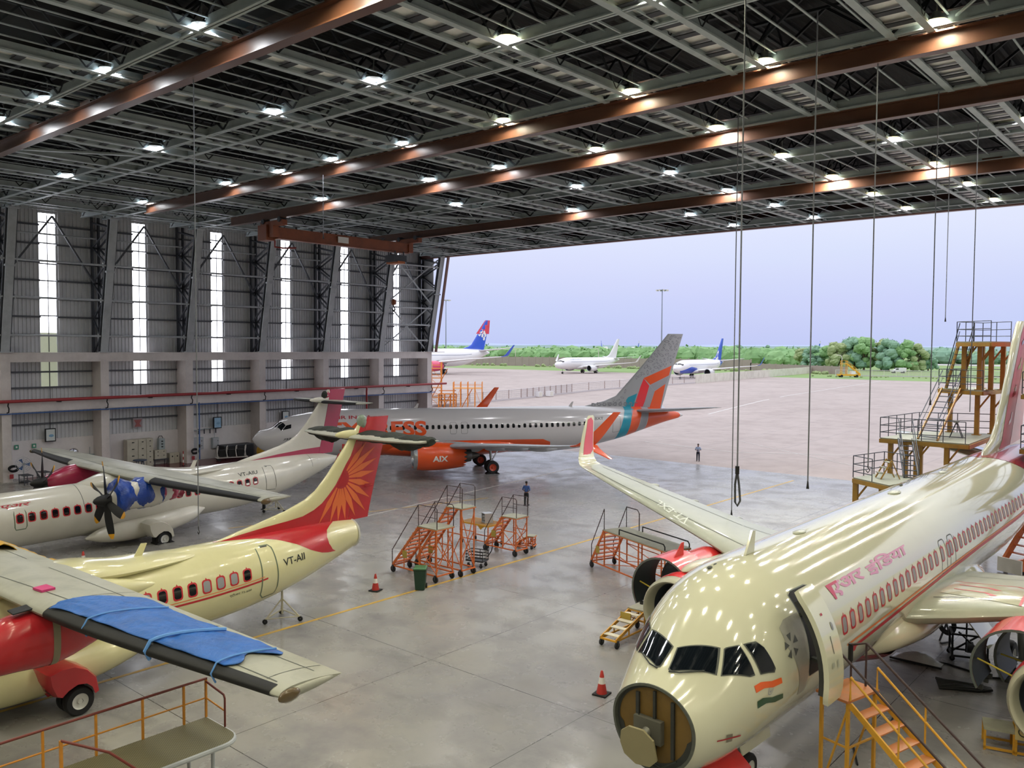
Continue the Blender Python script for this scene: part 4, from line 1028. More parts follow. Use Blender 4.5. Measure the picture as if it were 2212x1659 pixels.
    for nm, poly, m in (('fin_band', [(32.99, 5.2), (33.09, 6.05), (33.27, 6.3), (34.18, 6.66), (33.86, 5.62), (33.82, 5.2)], M_teal), ('fin_band', [(34.81, 8.04), (35.4, 7.36), (34.97, 5.86), (34.71, 5.2), (33.84, 5.2), (34.2, 6.37), (34.5, 7.29)], M_cor),
                        ('fin_band', [(35.45, 7.36), (35.95, 6.87), (35.43, 5.2), (34.74, 5.2), (34.97, 5.86)], M_band), ('fin_band', [(34.81, 8.08), (37.7, 9.24), (37.45, 8.32), (35.49, 7.45)], M_or), ('fin_band', [(35.49, 7.41), (37.42, 8.25), (37.15, 7.56), (35.95, 6.9)], M_band), ('fin_band', [(35.98, 6.84), (37.1, 7.52), (36.6, 5.2), (35.46, 5.2)], M_or)):
        for sd in (1, -1): foil_decal(fin, [poly], nm, m, A, sd, .01, g=.6)
    # leaf and flower pattern on the grey of the fin
    rnd = random.Random(3); polys = []
    def inside(x, z):
        r = fin.c(z); return r[0]+.35 < x < r[0]+r[3]-.3
    tries = 0; placed = []
    while len(placed) < 95 and tries < 4000:
        tries += 1; z = rnd.uniform(5.7, 12.0); r = fin.c(z); x = r[0]+rnd.uniform(.08, .95)*r[3]
        lim = 8.0+(x-34.8)*.40
        if not inside(x, z) or (x > 33.0 and z < lim+.35) or (x > 32.7 and z < 6.6): continue
        if any(math.hypot(x-a, z-b) < .34 for a, b in placed): continue
        placed.append((x, z)); an = rnd.uniform(0, PI); l = rnd.uniform(.17, .26); wd = l*.42
        def lf(sc): return [(x+(l*sc*math.cos(t)*math.cos(an)-wd*sc*math.sin(t)*math.sin(an)*(1+.0)), z+(l*sc*math.cos(t)*math.sin(an)+wd*sc*math.sin(t)*math.cos(an))) for t in [2*PI*k/12 for k in range(12)]]
        polys.append([lf(1), lf(.68)[::-1]])
    for sd in (1, -1): foil_decal(fin, polys, 'leaf_pattern', M_pat, A, sd, .012, g=2.0)
    fl = []
    for k in range(9):
        x0 = 29.9+.52*k; z0 = 5.68 if k else 5.62
        for q in range(6):
            a = 2*PI*q/6; cx, cz = x0+.14*math.cos(a), z0+.14*math.sin(a)
            fl.append([(cx+.075*math.cos(t), cz+.055*math.sin(t)) for t in [2*PI*j/8 for j in range(8)]])
    fl = [[p for p in q] for q in fl if min(p[0] for p in q) > 29.6]
    for sd in (1, -1): foil_decal(fin, fl, 'flower_pattern', M_pat, A, sd, .012, g=2.0)
    for s in (13.3, 27.5): MB().slab([(s, -.02, 5.5), (s+.35, -.02, 5.5), (s+.5, -.02, 5.95), (s+.35, -.02, 5.95)], (0, .04, 0)).build('antenna', M_w, A)
    # lettering on the near engine cowl
    def cowltxt(txt, x0, x1, a0, a1):
        bm = fit_text(text2d(txt, bold=.03), [(x0, a0), (x1, a0), (x1, a1), (x0, a1)]); vs, fs = slice_bm(bm, 0, .1); out = []
        for x, y in vs:
            out.append((12.55+x, -4.83-1.185*math.cos(y)*(1-.0*x), 1.93+1.185*math.sin(y)))
        MB().add(out, fs).build('cowl_lettering', M_white, A)
    cowltxt('AIX', 1.5, 2.75, -.28, .12)
    return A, F, fin
J737 = boeing_like()
chk2 = chocks((0, 0, 0), 0, 'black wheel chocks round the main wheel of the white and orange jet', .56, None)
_h = math.radians(55.38); chk2.location = (-62.1+19.75*math.cos(_h)+2.75*math.sin(_h), 39.2+19.75*math.sin(_h)-2.75*math.cos(_h), 0); chk2.rotation_euler = (0, 0, _h)

# ---- the cream jet with its radome off, on the right
def cream_jet():
    M_c = mat('glossy pale cream paint', 'cdccb4', .12, coat=.9, vary=.03, scale=.4, dirt='bdb89a', dscale=.3, damt=.3)
    M_red3 = mat('glossy red cowl paint', 'd22a2c', .25, coat=.5, vary=.06); M_wg3 = mat('greenish grey wing paint', 'a9ac9a', .3, coat=.3, vary=.05, dirt='85877a', dscale=.6, damt=.4)
    M_crim = mat('deep crimson paint', '8f1a2c', .2, coat=.6, vary=.05); M_pk = mat('pink winglet film', 'cf5a68', .35, vary=.06)
    M_or3 = mat('thin orange line film', 'd9762f', .35, vary=.05)
    A = aircraft('jet_airplane', 'cream jet airliner with its nose cone removed and front door open, nearest the camera', (-9.55, 14.77, 88.24, -.30, .02))
    F = F_320; fin = fin_foil(FIN_320, .42)
    z1 = 4.62
    W = [(0, 11.6, 0, 2.75, 7.6, .12, 0), (1.97, 12.35, 1.97, 2.92, 6.7, .14, .05), (4.2, 13.5, 4.2, 3.18, 5.2, .13, .09), (6.4, 14.75, 6.4, 3.45, 4.05, .12, .10), (12.0, 17.75, 12.0, 4.05, 2.75, .11, .10), (16.3, 20.0, 16.3, z1-.06, 1.75, .10, .14), (16.7, 20.2, 16.7, z1, 1.62, .10, .2)]
    wl = [(0, 20.2, 16.7, z1, 1.62, .10, .2), (.25, 20.36, 17.02, z1+.1, 1.5, .10, .55), (.5, 20.55, 17.25, z1+.35, 1.36, .09, 1.0), (.75, 20.75, 17.36, z1+.65, 1.25, .09, 1.25), (2.5, 21.95, 17.75, z1+2.4, .62, .08, 1.36), (2.6, 22.1, 17.78, z1+2.5, .45, .06, 1.36)]
    cfg = dict(body=M_c, wing=M_wg3, fin=M_c, wrows=W, wl=[('winglet', wl)], wlm=M_c, s0=1.15, cap=True,
        srows=[(0, 31.2, 0, 5.15, 4.0, .10, .08), (1.0, 32.0, 1.0, 5.22, 3.6, .10, .1), (6.2, 35.4, 6.2, 5.8, 1.5, .09, .1), (6.3, 35.6, 6.3, 5.8, 1.1, .08, .1)], stabm=M_c,
        belly=[(10.0, .2, 2.1, .15), (11.6, 1.75, 2.35, .72), (14, 2.25, 2.45, .95), (19, 2.25, 2.45, .95), (21.5, 1.7, 2.3, .7), (23.5, .2, 2.1, .15)], bellym=M_c, flap_u=(7.5, 10.2, 13.0), fairm=M_wg3)
    wing = narrow_jet(A, F, fin, FIN_320, cfg)
    # fin lower edge fillet colours and rudder
    for sd in (1, -1):
        foil_decal(fin, [[(29.9, 6.0), (30.5, 6.35), (31.3, 7.6), (33.9, 11.3), (34.6, 11.95), (36.5, 11.95), (35.9, 7.7), (35.3, 6.0)]], 'fin_livery', M_pk, A, sd, .01, g=.6)
        foil_decal(fin, [[(32.2, 6.0), (33.0, 7.7), (35.4, 11.3), (36.5, 11.9), (35.9, 7.7), (35.3, 6.0)]], 'fin_livery', M_red3, A, sd, .016, g=.6)
        for k, (x, z) in enumerate([(31.6, 7.0), (32.3, 8.3), (33.2, 9.6), (33.9, 10.8)]):
            foil_decal(fin, [[(x, z), (x+.5, z+.12), (x+.72, z+.55), (x+.6, z+.62), (x+.4, z+.3), (x+.05, z+.16)]], 'fin_swirl', M_crim, A, sd, .022, g=1.0)
    fus_decal(F, [[(27.2, -.0), (27.9, .3), (28.7, .62), (29.6, .95), (30.6, 1.25), (32, 1.6), (35, 1.9), (37.3, 2.0), (37.3, -2.0), (35, -1.9), (32, -1.6), (30.6, -1.25), (29.6, -.95), (28.7, -.62), (27.9, -.3)]], 'tail_livery', M_crim, A, .008, .15, 1.6, .4)
    # sharklet colour
    for mir in (False, True):
        wlf = Foil(wl)
        for side in (1, -1):
            foil_decal(wlf, [[(20.98, .62), (21.62, .62), (21.98, .8), (22.42, 2.3), (22.3, 2.5), (21.95, 2.4)]], 'winglet_film', M_pk, A, side, .008, g=.3, mirror=mir)
    # cabin windows, lines and lettering on the port side
    for i in range(38):
        s = 6.93+.5455*i
        if 15 <= i <= 16: s += .12*(i-14)
        if s > 27: break
        g = window(A, F, s, 1.425-.0026*i*1.9 if i < 20 else 1.33, .235, .36, M_winsh, M_redline)
    for i in range(0, 38, 1):
        s = 6.93+.5455*i
        window(A, F, s, -1.40, .235, .36, M_winsh, None, side=-1)
    for s in (15.36, 16.3): outline(A, F, [(s+x, 1.40-y/2) for x, y in rrect(.56, 1.05, .14, 3)], .03, 'exit_outline', M_seam, R=2.0)
    def tape(p0, w, m, off=.009): strip_fus(A, F, p0, w, 'cheat_line', m, 2.0, off)
    tape([(7.1, 1.70), (11, 1.668), (15.2, 1.62), (20, 1.585), (27, 1.55)], .06, M_or3)
    tape([(7.75, 1.80), (11.16, 1.745), (16, 1.672), (20, 1.63), (27, 1.59)], .11, M_redline)
    fus_decal(F, [[(7.35, 1.80), (7.75, 1.76), (7.85, 1.87), (7.75, 1.88)]], 'cheat_line', M_redline, A, .01, .1, 2.0)
    M_pink = mat('faded pink lettering film', 'd188ab', .3, coat=.3, vary=.05)
    fus_text(F, 'एअर', [(6.65, 1.10), (8.95, 1.095), (8.95, .905), (6.65, .905)], 'airline_lettering', M_pink, A, R=2.0, bold=.03)
    fus_text(F, 'इंिडया', [(9.25, 1.095), (12.35, 1.085), (12.5, .875), (9.25, .88)], 'airline_lettering', M_pink, A, R=2.0, bold=.03)
    fus_decal(F, [[(6.62, .90), (7.3, .90), (7.3, .932), (6.9, .935), (6.9, 1.10), (6.8, 1.10)]], 'airline_lettering', mat('crimson letter corner', 'c02448', .3, coat=.3), A, .012, .1, 2.0)
    # cockpit glass
    frame_m = mat('pale window surround', 'c6c2a8', .3, vary=.06)
    wins = [[(2.05, .055), (2.44, .60), (2.07, .775), (1.60, .16), (1.62, .10)], [(2.52, .69), (2.56, .70), (2.80, .82), (2.83, 1.22), (2.70, 1.185), (2.17, .87)], [(2.92, .87), (3.18, .965), (3.30, 1.08), (3.45, 1.36), (3.40, 1.39), (3.01, 1.285)]]
    M_wsg = mat('cockpit glass', '10151b', .05, vary=.2, coat=.8)
    for poly in wins:
        cx = sum(p[0] for p in poly)/len(poly); cy = sum(p[1] for p in poly)/len(poly)
        for sd in (1, -1):
            P = [(s, sd*t) for s, t in poly]
            big = [(cx+(s-cx)*1.09, sd*(cy+(t-cy)*1.09)) for s, t in poly]
            g = fus_decal(F, [P], 'cockpit_window', M_wsg, A, .02, .1, 1.4, .2)
            r = fus_decal(F, [[big, P[::-1]]], 'window_seal', M_seam, A, .012, .1, 1.4, .2); r.parent = g
    for sd in (1, -1):
        MB().sweep([LP(F.off(1.55, sd*.12, .03)), LP(F.off(1.62, sd*.3, .05)), LP(F.off(1.95, sd*.62, .05))], .018, 6).build('wiper', M_txtblk, A)
    # open nose: rim, bulkhead, radar dish
    b0 = MB(); rg = [LP(F.pt(1.15, 2*PI*k/56)) for k in range(56)]; zc = F.c(1.15)[0]
    sc = lambda q, f, s: [(s, p[1]*f, zc-.06+(p[2]-zc+.06)*f) for p in q]
    nb = MB().loft([sc(rg, 1.003, 1.17), sc(rg, 1.006, 1.12), sc(rg, .95, 1.11), sc(rg, .93, 1.2)]).build('nose_opening_rim', mat('grey bulkhead edge', '4d504a', .5, vary=.3, scale=8), A, smooth=True)
    MB().add(sc(rg, .955, 1.22), [tuple(range(56))]).build('nose_bulkhead', mat('brown bulkhead paint', '6d5424', .6, vary=.2, dirt='453716', dscale=1.2), A)
    gd = mat('dark grey frame', '2f312f', .6, vary=.3, scale=6)
    for y, w in ((-.02, .06), (-.48, .08), (.42, .08)):
        hz = .8 if abs(y) < .1 else .66
        MB().box(1.15, 1.21, y-w/2, y+w/2, zc-hz, zc+hz*.92).build('bulkhead_stiffener', gd, A)
    fr = MB()
    for k in range(56):
        a, b_ = sc(rg, .955, 1.205)[k], sc(rg, .955, 1.205)[(k+1) % 56]; c, d = sc(rg, .80 if math.cos(2*PI*k/56) < -.2 else .88, 1.205)[k], sc(rg, .80 if math.cos(2*PI*(k+1)/56) < -.2 else .88, 1.205)[(k+1) % 56]
        fr.add([a, b_, d, c], [(0, 1, 2, 3)])
    fr.build('bulkhead_ring', gd, A)
    arm = MB().tube((1.2, .1, zc-.1), (.85, .12, zc-.28), .11, 14).box(1.05, 1.2, -.25, .45, zc-.4, zc+.12).build('radar_mount', mat('grey radar drive', '6d6c62', .45, metal=.4), A, smooth=True)
    cx, cy, cz = .74, .13, zc-.40
    oct_ = [(-.5, .28), (-.28, .5), (.12, .52), (.42, .30), (.5, -.02), (.44, -.34), (.2, -.52), (-.2, -.5), (-.46, -.26)]
    n_ = Vector((1, .12, .18)).normalized(); u_ = Vector((0, 1, 0)); u_ = (u_-n_*u_.dot(n_)).normalized(); v_ = n_.cross(u_)
    pl = [Vector((cx, cy, cz))+u_*y*.86+v_*-z*.86 for y, z in oct_]
    MB().slab(pl, tuple(n_*.05)).build('radar_plate', mat('olive tan radar plate', '8d8463', .5, vary=.08), A)
    MB().sweep([(1.12, .35, zc+.15), (1.08, .36, zc-.2), (1.1, .3, zc-.55)], .015, 6).sweep([(1.1, -.62, zc-.62), (1.0, -.3, zc-.82), (1.1, .1, zc-.8)], .02, 6).build('wiring', M_txtblk, A)
    # flag: saffron, wheel, green
    M_saf = mat('saffron film', 'e8632d', .3, coat=.4); M_grn = mat('dark green film', '14492f', .3, coat=.4)
    fus_decal(F, [[(2.76, 1.349), (2.95, 1.375), (3.28, 1.475), (3.63, 1.525), (3.67, 1.60), (3.33, 1.565), (3.04, 1.485), (2.79, 1.453)]], 'flag_stripe', M_saf, A, .01, .1, 1.85, .25)
    fus_decal(F, [[(2.81, 1.574), (2.99, 1.59), (3.31, 1.68), (3.74, 1.745), (3.78, 1.815), (3.47, 1.785), (3.12, 1.70), (2.84, 1.677)]], 'flag_stripe', M_grn, A, .01, .1, 1.85, .25)
    outline(A, F, [(3.26+.09*math.cos(t), 1.58+.048*math.sin(t)) for t in [2*PI*k/16 for k in range(16)]], .014, 'flag_wheel', mat('grey blue film', '8d94a8', .4), R=1.85)
    outline(A, F, [(3.26+.035*math.cos(t), 1.58+.019*math.sin(t)) for t in [2*PI*k/10 for k in range(10)]], .02, 'flag_wheel', MATS['grey blue film'], R=1.85)
    # static port marking on the lower nose
    strip_fus(A, F, [(1.68, 1.76), (2.06, 1.84), (2.43, 1.925)], .035, 'static_port_bar', M_redtxt, 1.5, .012)
    fus_decal(F, [[(1.93, 1.745), (2.12, 1.785), (2.17, 1.93), (1.98, 1.89)]], 'static_port_plate', mat('metal port plate', '8a8375', .4, metal=.4), A, .01, .1, 1.5, .25)
    # star of five arrow heads on a grey patch of skin beside the door
    fus_decal(F, [[(3.95, 1.03), (4.2, .98), (4.80, 1.0), (4.85, 1.5), (4.85, 1.95), (4.55, 1.95), (4.35, 1.6), (4.0, 1.25)]], 'grey_skin_patch', mat('pale grey patch', 'a9a79c', .3, coat=.3, vary=.06, dirt='77756b', dscale=1.5, damt=.6), A, .006, .12, 1.95)
    for k in range(5):
        a = 2*PI*k/5+PI/2; c0, t0 = 4.16+.20*math.cos(a), 1.275-.105*math.sin(a)
        q = lambda r, e: (c0+r*math.cos(e), t0-r*math.sin(e)/1.95)
        fus_decal(F, [[q(.12, a+PI), q(.105, a+1.0), q(.105, a-1.0)]], 'star_emblem', mat('dark grey emblem film', '5a5c58', .35), A, .012, .12, 1.95)
    # open doorway and the door swung forward
    op = [(4.86, .79), (5.0, .765), (5.72, .775), (5.86, .80), (5.9, .86), (5.9, 1.70), (5.84, 1.76), (4.92, 1.76), (4.86, 1.70)]
    fus_decal(F, [op], 'doorway', mat('dim cabin interior', '17181b', .7, vary=.2), A, .014, .12, 2.0)
    outline(A, F, op, .06, 'doorway_frame', mat('grey door frame', '6f7470', .4, metal=.2), R=2.0)
    dz = [(.79+(1.76-.79)*i/14) for i in range(15)]
    def dpt(s, t, o): p = F.off(5.3, t, o); return (s, -p[1]-.0, p[2]-.12)
    rings = []
    s0_, s1_ = 4.02, 4.86
    for t in dz:
        tap = .07 if t in (dz[0], dz[-1]) else 0
        rings.append([dpt(s0_+tap, t, .78), dpt(s1_-tap, t, .78), dpt(s1_-tap, t, .66), dpt(s0_+tap, t, .66)])
    d = MB().loft(rings, True, True, True).build('passenger_door', M_c, A, smooth=True, angle=30)
    ed = MB().loft([[dpt(s0_+.02, t, .66), dpt(s0_+.02, t, .54), dpt(s1_-.04, t, .54), dpt(s1_-.04, t, .66)] for t in dz[1:-1]], True, True, True).build('door_lining', gd, d)
    def dsm(p, nm, m, o=.792): MB().add([dpt(s-.2, t, o) for s, t in p], [tuple(range(len(p)))]).build(nm, m, d)
    dsm([(4.86+.05*math.cos(a), 1.16+.035*math.sin(a)) for a in [2*PI*k/16 for k in range(16)]], 'door_window', M_winsh)
    dsm([(4.6, 1.22), (4.63, 1.22), (4.63, 1.36), (4.6, 1.36)], 'door_handle', M_seam)
    dsm([(4.55, 1.03), (4.64, 1.03), (4.64, 1.05), (4.55, 1.05)], 'door_placard', M_redtxt)
    dsm([(4.42, 1.42), (4.56, 1.42), (4.56, 1.46), (4.42, 1.46)], 'door_placard', M_wg3); dsm([(4.7, 1.42), (4.8, 1.42), (4.8, 1.48), (4.7, 1.48)], 'door_placard', M_wg3)
    for t in (1.0, 1.5): MB().beam(dpt(4.7, t, .56), dpt(4.95, t, -.02), .12, .08).build('door_arm', gd, d)
    # roof antennas and small lights
    for s, h in ((5.35, .55), (15.2, .0), (19.5, 0)):
        if h: MB().slab([(s, -.03, 5.92), (s+.45, -.03, 5.92), (s+.52, -.03, 5.92+h), (s+.36, -.03, 5.92+h+.02)], (0, .06, 0)).build('antenna', M_c, A)
    for s, r in ((8.6, .22), (16.4, .28), (22.0, .2)): MB().ball((s, 0, 5.93), r, 12, 6, (1.4, .7, .22)).build('antenna_dome', M_wg3, A, smooth=True)
    for s in (4.2, 4.5, 18.2): MB().ball((s, .35, 5.78 if s < 5 else 5.9), .07, 8, 5, (1.5, .8, .6)).build('probe', M_seam, A)
    # wing walk markings and registration
    M_wtx = mat('pale wing lettering', 'd6dad0', .4)
    foil_text(wing, 'VT-EXL', [(16.3, 8.0), (17.9, 10.6), (17.35, 10.5), (15.75, 8.0)], 'registration_lettering', M_wtx, A, 1, mirror=True, bold=.01)
    for mir in (False, True):
        sm = []
        for u0, u1, f in ((2.2, 6.3, .70), (6.4, 12.9, .70), (13.0, 16.2, .72), (2.2, 16.2, .15)):
            c0 = wing.c(u0); c1 = wing.c(u1); a, e = (c0[0]+c0[3]*f, u0), (c1[0]+c1[3]*f, u1); sm.append([a, e, (e[0]+.04, e[1]), (a[0]+.04, a[1])])
        foil_decal(wing, sm, 'panel_seams', M_seam, A, 1, .008, mirror=mir)
        rw = [(13.95, 2.25), (15.6, 2.25), (15.75, 4.0), (15.5, 4.35), (13.95, 4.4)]
        foil_decal(wing, [rw], 'walkway', M_c, A, 1, .01, mirror=mir)
        foil_decal(wing, [[(15.6, 2.25), (15.66, 2.25), (15.82, 4.05), (15.55, 4.44), (13.95, 4.48), (13.95, 4.4), (15.5, 4.35), (15.75, 4.0)]], 'walkway_edge', M_redline, A, 1, .014, mirror=mir)
        for s in (14.5, 15.1):
            foil_decal(wing, [[(s, 2.5), (s+.08, 2.5), (s+.1, 3.4), (s-.1, 3.75), (s-.22, 3.6), (s, 3.35)]], 'walkway_arrow', M_redline, A, 1, .016, mirror=mir)
    # red belly
    MB().loft([[(s, (2.1 if 11.5 < s < 21.5 else 1.2)*math.sin(a)*.86, 2.45-.98*math.cos(a)) for a in [-1.05+2.1*k/12 for k in range(13)]] for s in [10.9, 11.6, 13, 15, 17, 19, 20.8]], False).move(lambda p: Vector((p.x, p.y, p.z-.02))).build('belly_stripe', M_crim, A, smooth=True)
    # engines with the fan cowls and reverser halves propped open
    for side in (-1, 1):
        ex, eb, ez, R, L = 10.5, (6.0 if side > 0 else -5.4), 1.9, 1.22, 3.3
        e = bpy.data.objects.new('engine', None); COL.objects.link(e); e.parent = A; e.location = (ex, -eb, ez)
        lp = [(.50, R*.79), (.12, R*.83), (.02, R*.87), (0, R*.895), (.04, R*.93), (.16, R*.975), (.42, R*1.0), (.45, R*.99)]
        MB().lathe([(r, h) for h, r in lp], 44, 'x').build('intake_lip', mat('cream grey intake lip', 'aaa793', .3, coat=.3, vary=.05), e, smooth=True)
        MB().lathe([(R*1.0, .40), (R*1.02, .62), (R*1.02, .98), (R*.98, 1.0)], 44, 'x').build('intake_cowl', M_red3, e, smooth=True)
        MB().lathe([(R*.79, .5), (R*.79, 1.0), (R*.79, 1.3)], 44, 'x').build('intake_duct', M_idark, e, smooth=True)
        MB().lathe([(R*.78, 1.28), (.02, 1.3)], 40, 'x').build('fan_face', M_black, e, smooth=True)
        MB().lathe([(.001, .75), (.12, .85), (.27, 1.1), (.32, 1.3)], 20, 'x').build('spinner', M_black, e, smooth=True)
        MB().lathe([(R*.95, 1.0), (R*.95, 1.7), (R*.7, 1.9), (R*.62, 3.2), (R*.66, 3.6), (R*.5, 4.6), (R*.42, 4.7)], 28, 'x').build('engine_core', mat('dark engine core', '33363a', .45, metal=.5, vary=.35, scale=6), e, smooth=True)
        MB().lathe([(R*.36, 4.6), (R*.2, 5.3), (.02, 5.6)], 20, 'x').build('exhaust_cone', M_core, e, smooth=True)
        for k in range(10):
            a = 2*PI*k/10+.3; r = R*.68
            MB().sweep([(1.9, r*math.cos(a), r*math.sin(a)), (2.5, r*math.cos(a+.15), r*math.sin(a+.15)), (3.2, r*math.cos(a+.05), r*math.sin(a+.05))], .035, 6).build('pipe', gd if k % 2 else M_core, e, smooth=True)
        MB().slab([(1.1, -.2, R*.96), (2.6, -.2, R*1.1), (5.6, -.2, R*1.0), (5.2, -.2, R*.45), (2.2, -.2, R*.5)], (0, .4, 0)).build('pylon', mat('pale pylon paint', 'b9b7a2', .3, coat=.3), e)
        MB().ball((1.9, 0, R*1.06), .42, 14, 8, (2.6, .7, .42)).build('pylon_fairing', mat('pale pylon paint', 'b9b7a2'), e, smooth=True)
        # open shells, hinged along the pylon
        for s0, s1, rr, names in ((1.05, 2.55, R*1.03, 'fan_cowl'), (2.65, 4.3, R*.98, 'reverser_cowl')):
            for sd in (1, -1):
                op_ = math.radians(52 if names == 'fan_cowl' else 44)
                hy, hz = sd*.22, rr*.98
                def rot(y, z):
                    y -= hy; z -= hz; c, s_ = math.cos(op_*sd), math.sin(op_*sd); return (y*c-z*s_+hy, y*s_+z*c+hz)
                def shell(r, a0, a1, x0, x1, bulge=0):
                    rg_ = []
                    for i in range(19):
                        a = a0+(a1-a0)*i/18; y, z = rot(sd*r*math.sin(a), r*math.cos(a)); rg_.append([(x0+(x1-x0)*j/6, y, z) for j in range(7)])
                    return rg_
                co = MB().loft(shell(rr, .14, PI-.12, s0, s1), False)
                o = co.build(names, M_red3, e, smooth=True)
                MB().loft(shell(rr-.07, .16, PI-.14, s0+.02, s1-.02), False).build('cowl_lining', mat('dark green black lining', '16211f', .55, vary=.35, scale=4), o, smooth=True)
                rim = MB()
                for x in (s0, s1):
                    a_ = shell(rr, .14, PI-.12, x, x); b_ = shell(rr-.07, .16, PI-.14, x, x)
                    rim.loft([[p[0] for p in a_], [p[0] for p in b_]], False)
                a_ = shell(rr, .14, PI-.12, s0, s1)[-1]; b_ = shell(rr-.07, .16, PI-.14, s0, s1)[-1]; rim.loft([a_, b_], False)
                rim.build('cowl_edge', mat('grey cowl edge', '5c625f', .5), o)
                y, z = rot(sd*(rr-.1)*math.sin(2.4), (rr-.1)*math.cos(2.4))
                MB().tube((s0+.4, y, z), (s0+.5, sd*.8, -.1), .025, 6).build('hold_open_rod', mat('yellow rod', 'c9b32c', .5), o)
                for x in (s0+.3, s0+.9, s0+1.3):
                    yy, zz = rot(sd*(rr-.03)*math.sin(PI-.1), (rr-.03)*math.cos(PI-.1)); MB().box(x, x+.1, yy-.06, yy+.06, zz-.1, zz+.02).build('latch', gd, o)
        # strake fin on top of the cowl
        y0 = -side*.55 if False else (.75 if side < 0 else -.75)
        MB().slab([(1.3, y0, R*1.12), (2.1, y0, R*1.15), (2.15, y0, R*1.62), (2.0, y0, R*1.62)], (0, .03, 0)).build('strake', M_red3, e)
    for side in (1, -1):
        for db in (-.46, .46): wheel(A, 17.7, side*3.8+db, .58, .42, M_hub, z=.58-.05)
        MB().tube((17.7, -side*3.8, .5), (17.5, -side*3.7, 2.8), .13, 12).tube((17.7, -side*4.3, .53), (17.7, -side*3.3, .53), .08).tube((17.8, -side*3.8, 1.2), (18.4, -side*2.6, 2.4), .07).build('gear_leg', M_strut, A, smooth=True)
        MB().slab([(16.9, -side*2.3, 1.7), (18.4, -side*2.3, 1.7), (18.3, -side*2.9, .9), (17.0, -side*2.9, .9)], (0, -side*.05, 0)).build('gear_door', M_c, A)
    for db in (-.25, .25): wheel(A, 5.07, db, .37, .22, M_hub, z=.37+.2)
    MB().tube((5.07, 0, .57), (4.85, 0, 2.2), .1, 12).tube((5.07, -.3, .57), (5.07, .3, .57), .05).build('nose_gear_leg', M_strut, A, smooth=True)
    for side in (1, -1): MB().slab([(4.2, -side*.35, 1.9), (5.9, -side*.35, 1.85), (5.8, -side*.5, 1.2), (4.3, -side*.5, 1.25)], (0, -side*.03, 0)).build('nose_gear_door', M_c, A)
    MB().slab([(2.3, -.5, 1.72), (3.9, -.55, 1.62), (3.8, -1.0, 1.35), (2.4, -.95, 1.45)], (0, 0, -.05)).build('nose_bay_cover', M_red3, A)
    return A, F, wing
JA = cream_jet()

# ================================================================== ROOF LAMPS, CRANE, CABLES
M_lampl = mat('lit lamp lens', 'fff6d8', .3, vary=.02, emit='ffe08a', estr=7.0)
M_lampu = mat('unlit lamp lens with added glow', 'd9dcda', .3, vary=.04, emit='e8ecf4', estr=.45); M_lamph = mat('lamp housing', '8d9190', .45, metal=.3, vary=.1)  # faint glow added to the lenses of unlit lamps
def lamp_proto(lit):
    o = thing('high_bay_lamp', '', 'lamp', (0, 0, -50))
    MB().lathe([(.04, .34), (.14, .30), (.16, .10), (.34, .04), (.36, 0), (.33, 0)], 20, 'z').build('housing', M_lamph, o, smooth=True)
    MB().lathe([(.34, .01), (.30, -.05), (.15, -.08), (.001, -.085)], 20, 'z').build('lens', M_lampl if lit else M_lampu, o, smooth=True)
    MB().tube((0, 0, .34), (0, 0, .75), .02, 6).build('hanger_rod', M_lamph, o)
    return o
PL, PU = lamp_proto(True), lamp_proto(False)
LROW = [15.0, 22.4, 30.3, 37.8, 45.5, 53.0, 60.6, 68.2]
LX = [3.8, -2.1, -7.9, -13.8, -19.6, -26.7, -33.7, -39.6, -44.8, -50.8, -56.3, -62.3]
LITV = {(1, -13.8), (1, -19.6), (2, -7.9), (2, -13.8), (2, -19.6), (2, -26.7), (3, -19.6), (3, -26.7), (4, -7.9), (4, -13.8), (4, -19.6), (5, -7.9+0), (5, -13.8), (6, -7.9), (6, -13.8), (7, -7.9), (7, -13.8)}
# measured columns drift a little: rows 5-7 use the ladders right of the aisle
LIT2 = {(5, -13.8), (5, -19.6), (6, -13.8), (6, -19.6), (7, -13.8), (7, -19.6)}
LITV = {k for k in LITV if k[0] < 5} | LIT2
UNLIT = {(0, -26.7), (0, -33.7), (0, -39.6), (0, -44.8), (1, -26.7), (1, -33.7), (1, -44.8), (1, -56.3), (2, -33.7), (2, -39.6), (2, -44.8), (2, -50.8), (2, -62.3), (3, -33.7), (3, -39.6), (3, -50.8), (4, -26.7), (4, -33.7), (4, -44.8), (5, -26.7), (5, -39.6), (6, -26.7), (6, -33.7), (7, -26.7), (7, -33.7)}
rows_from_door = {7: 'nearest the opening', 6: 'second from the opening', 5: 'third from the opening', 4: 'fourth from the opening', 3: 'fifth from the opening', 2: 'sixth from the opening', 1: 'seventh from the opening', 0: 'nearest the camera'}
LIGHTS = []; ADDED_GLOW = []
for lit, S_, P_ in ((True, LITV, PL), (False, UNLIT, PU)):
    for r in range(8):
        xs = sorted([x for q, x in S_ if q == r], reverse=True)
        for k, x in enumerate(xs):
            lab = '%s roof lamp, %s from the right in the row %s' % ('glowing' if lit else 'added-glow white', ORD[k], rows_from_door[r])
            if len(xs) == 1: lab = '%s roof lamp, the only one in the row %s' % ('glowing' if lit else 'added-glow white', rows_from_door[r])
            g = 'glowing roof lamps' if lit else 'white roof lamps with added glow'
            o = dup(P_, (x, LROW[r], ZB+.2), label=lab, group=g); o['category'] = 'lamp'
            (LIGHTS if lit else ADDED_GLOW).append((x, LROW[r]))
for P_ in (PL, PU):
    for c in list(P_.children): bpy.data.objects.remove(c)
    bpy.data.objects.remove(P_)
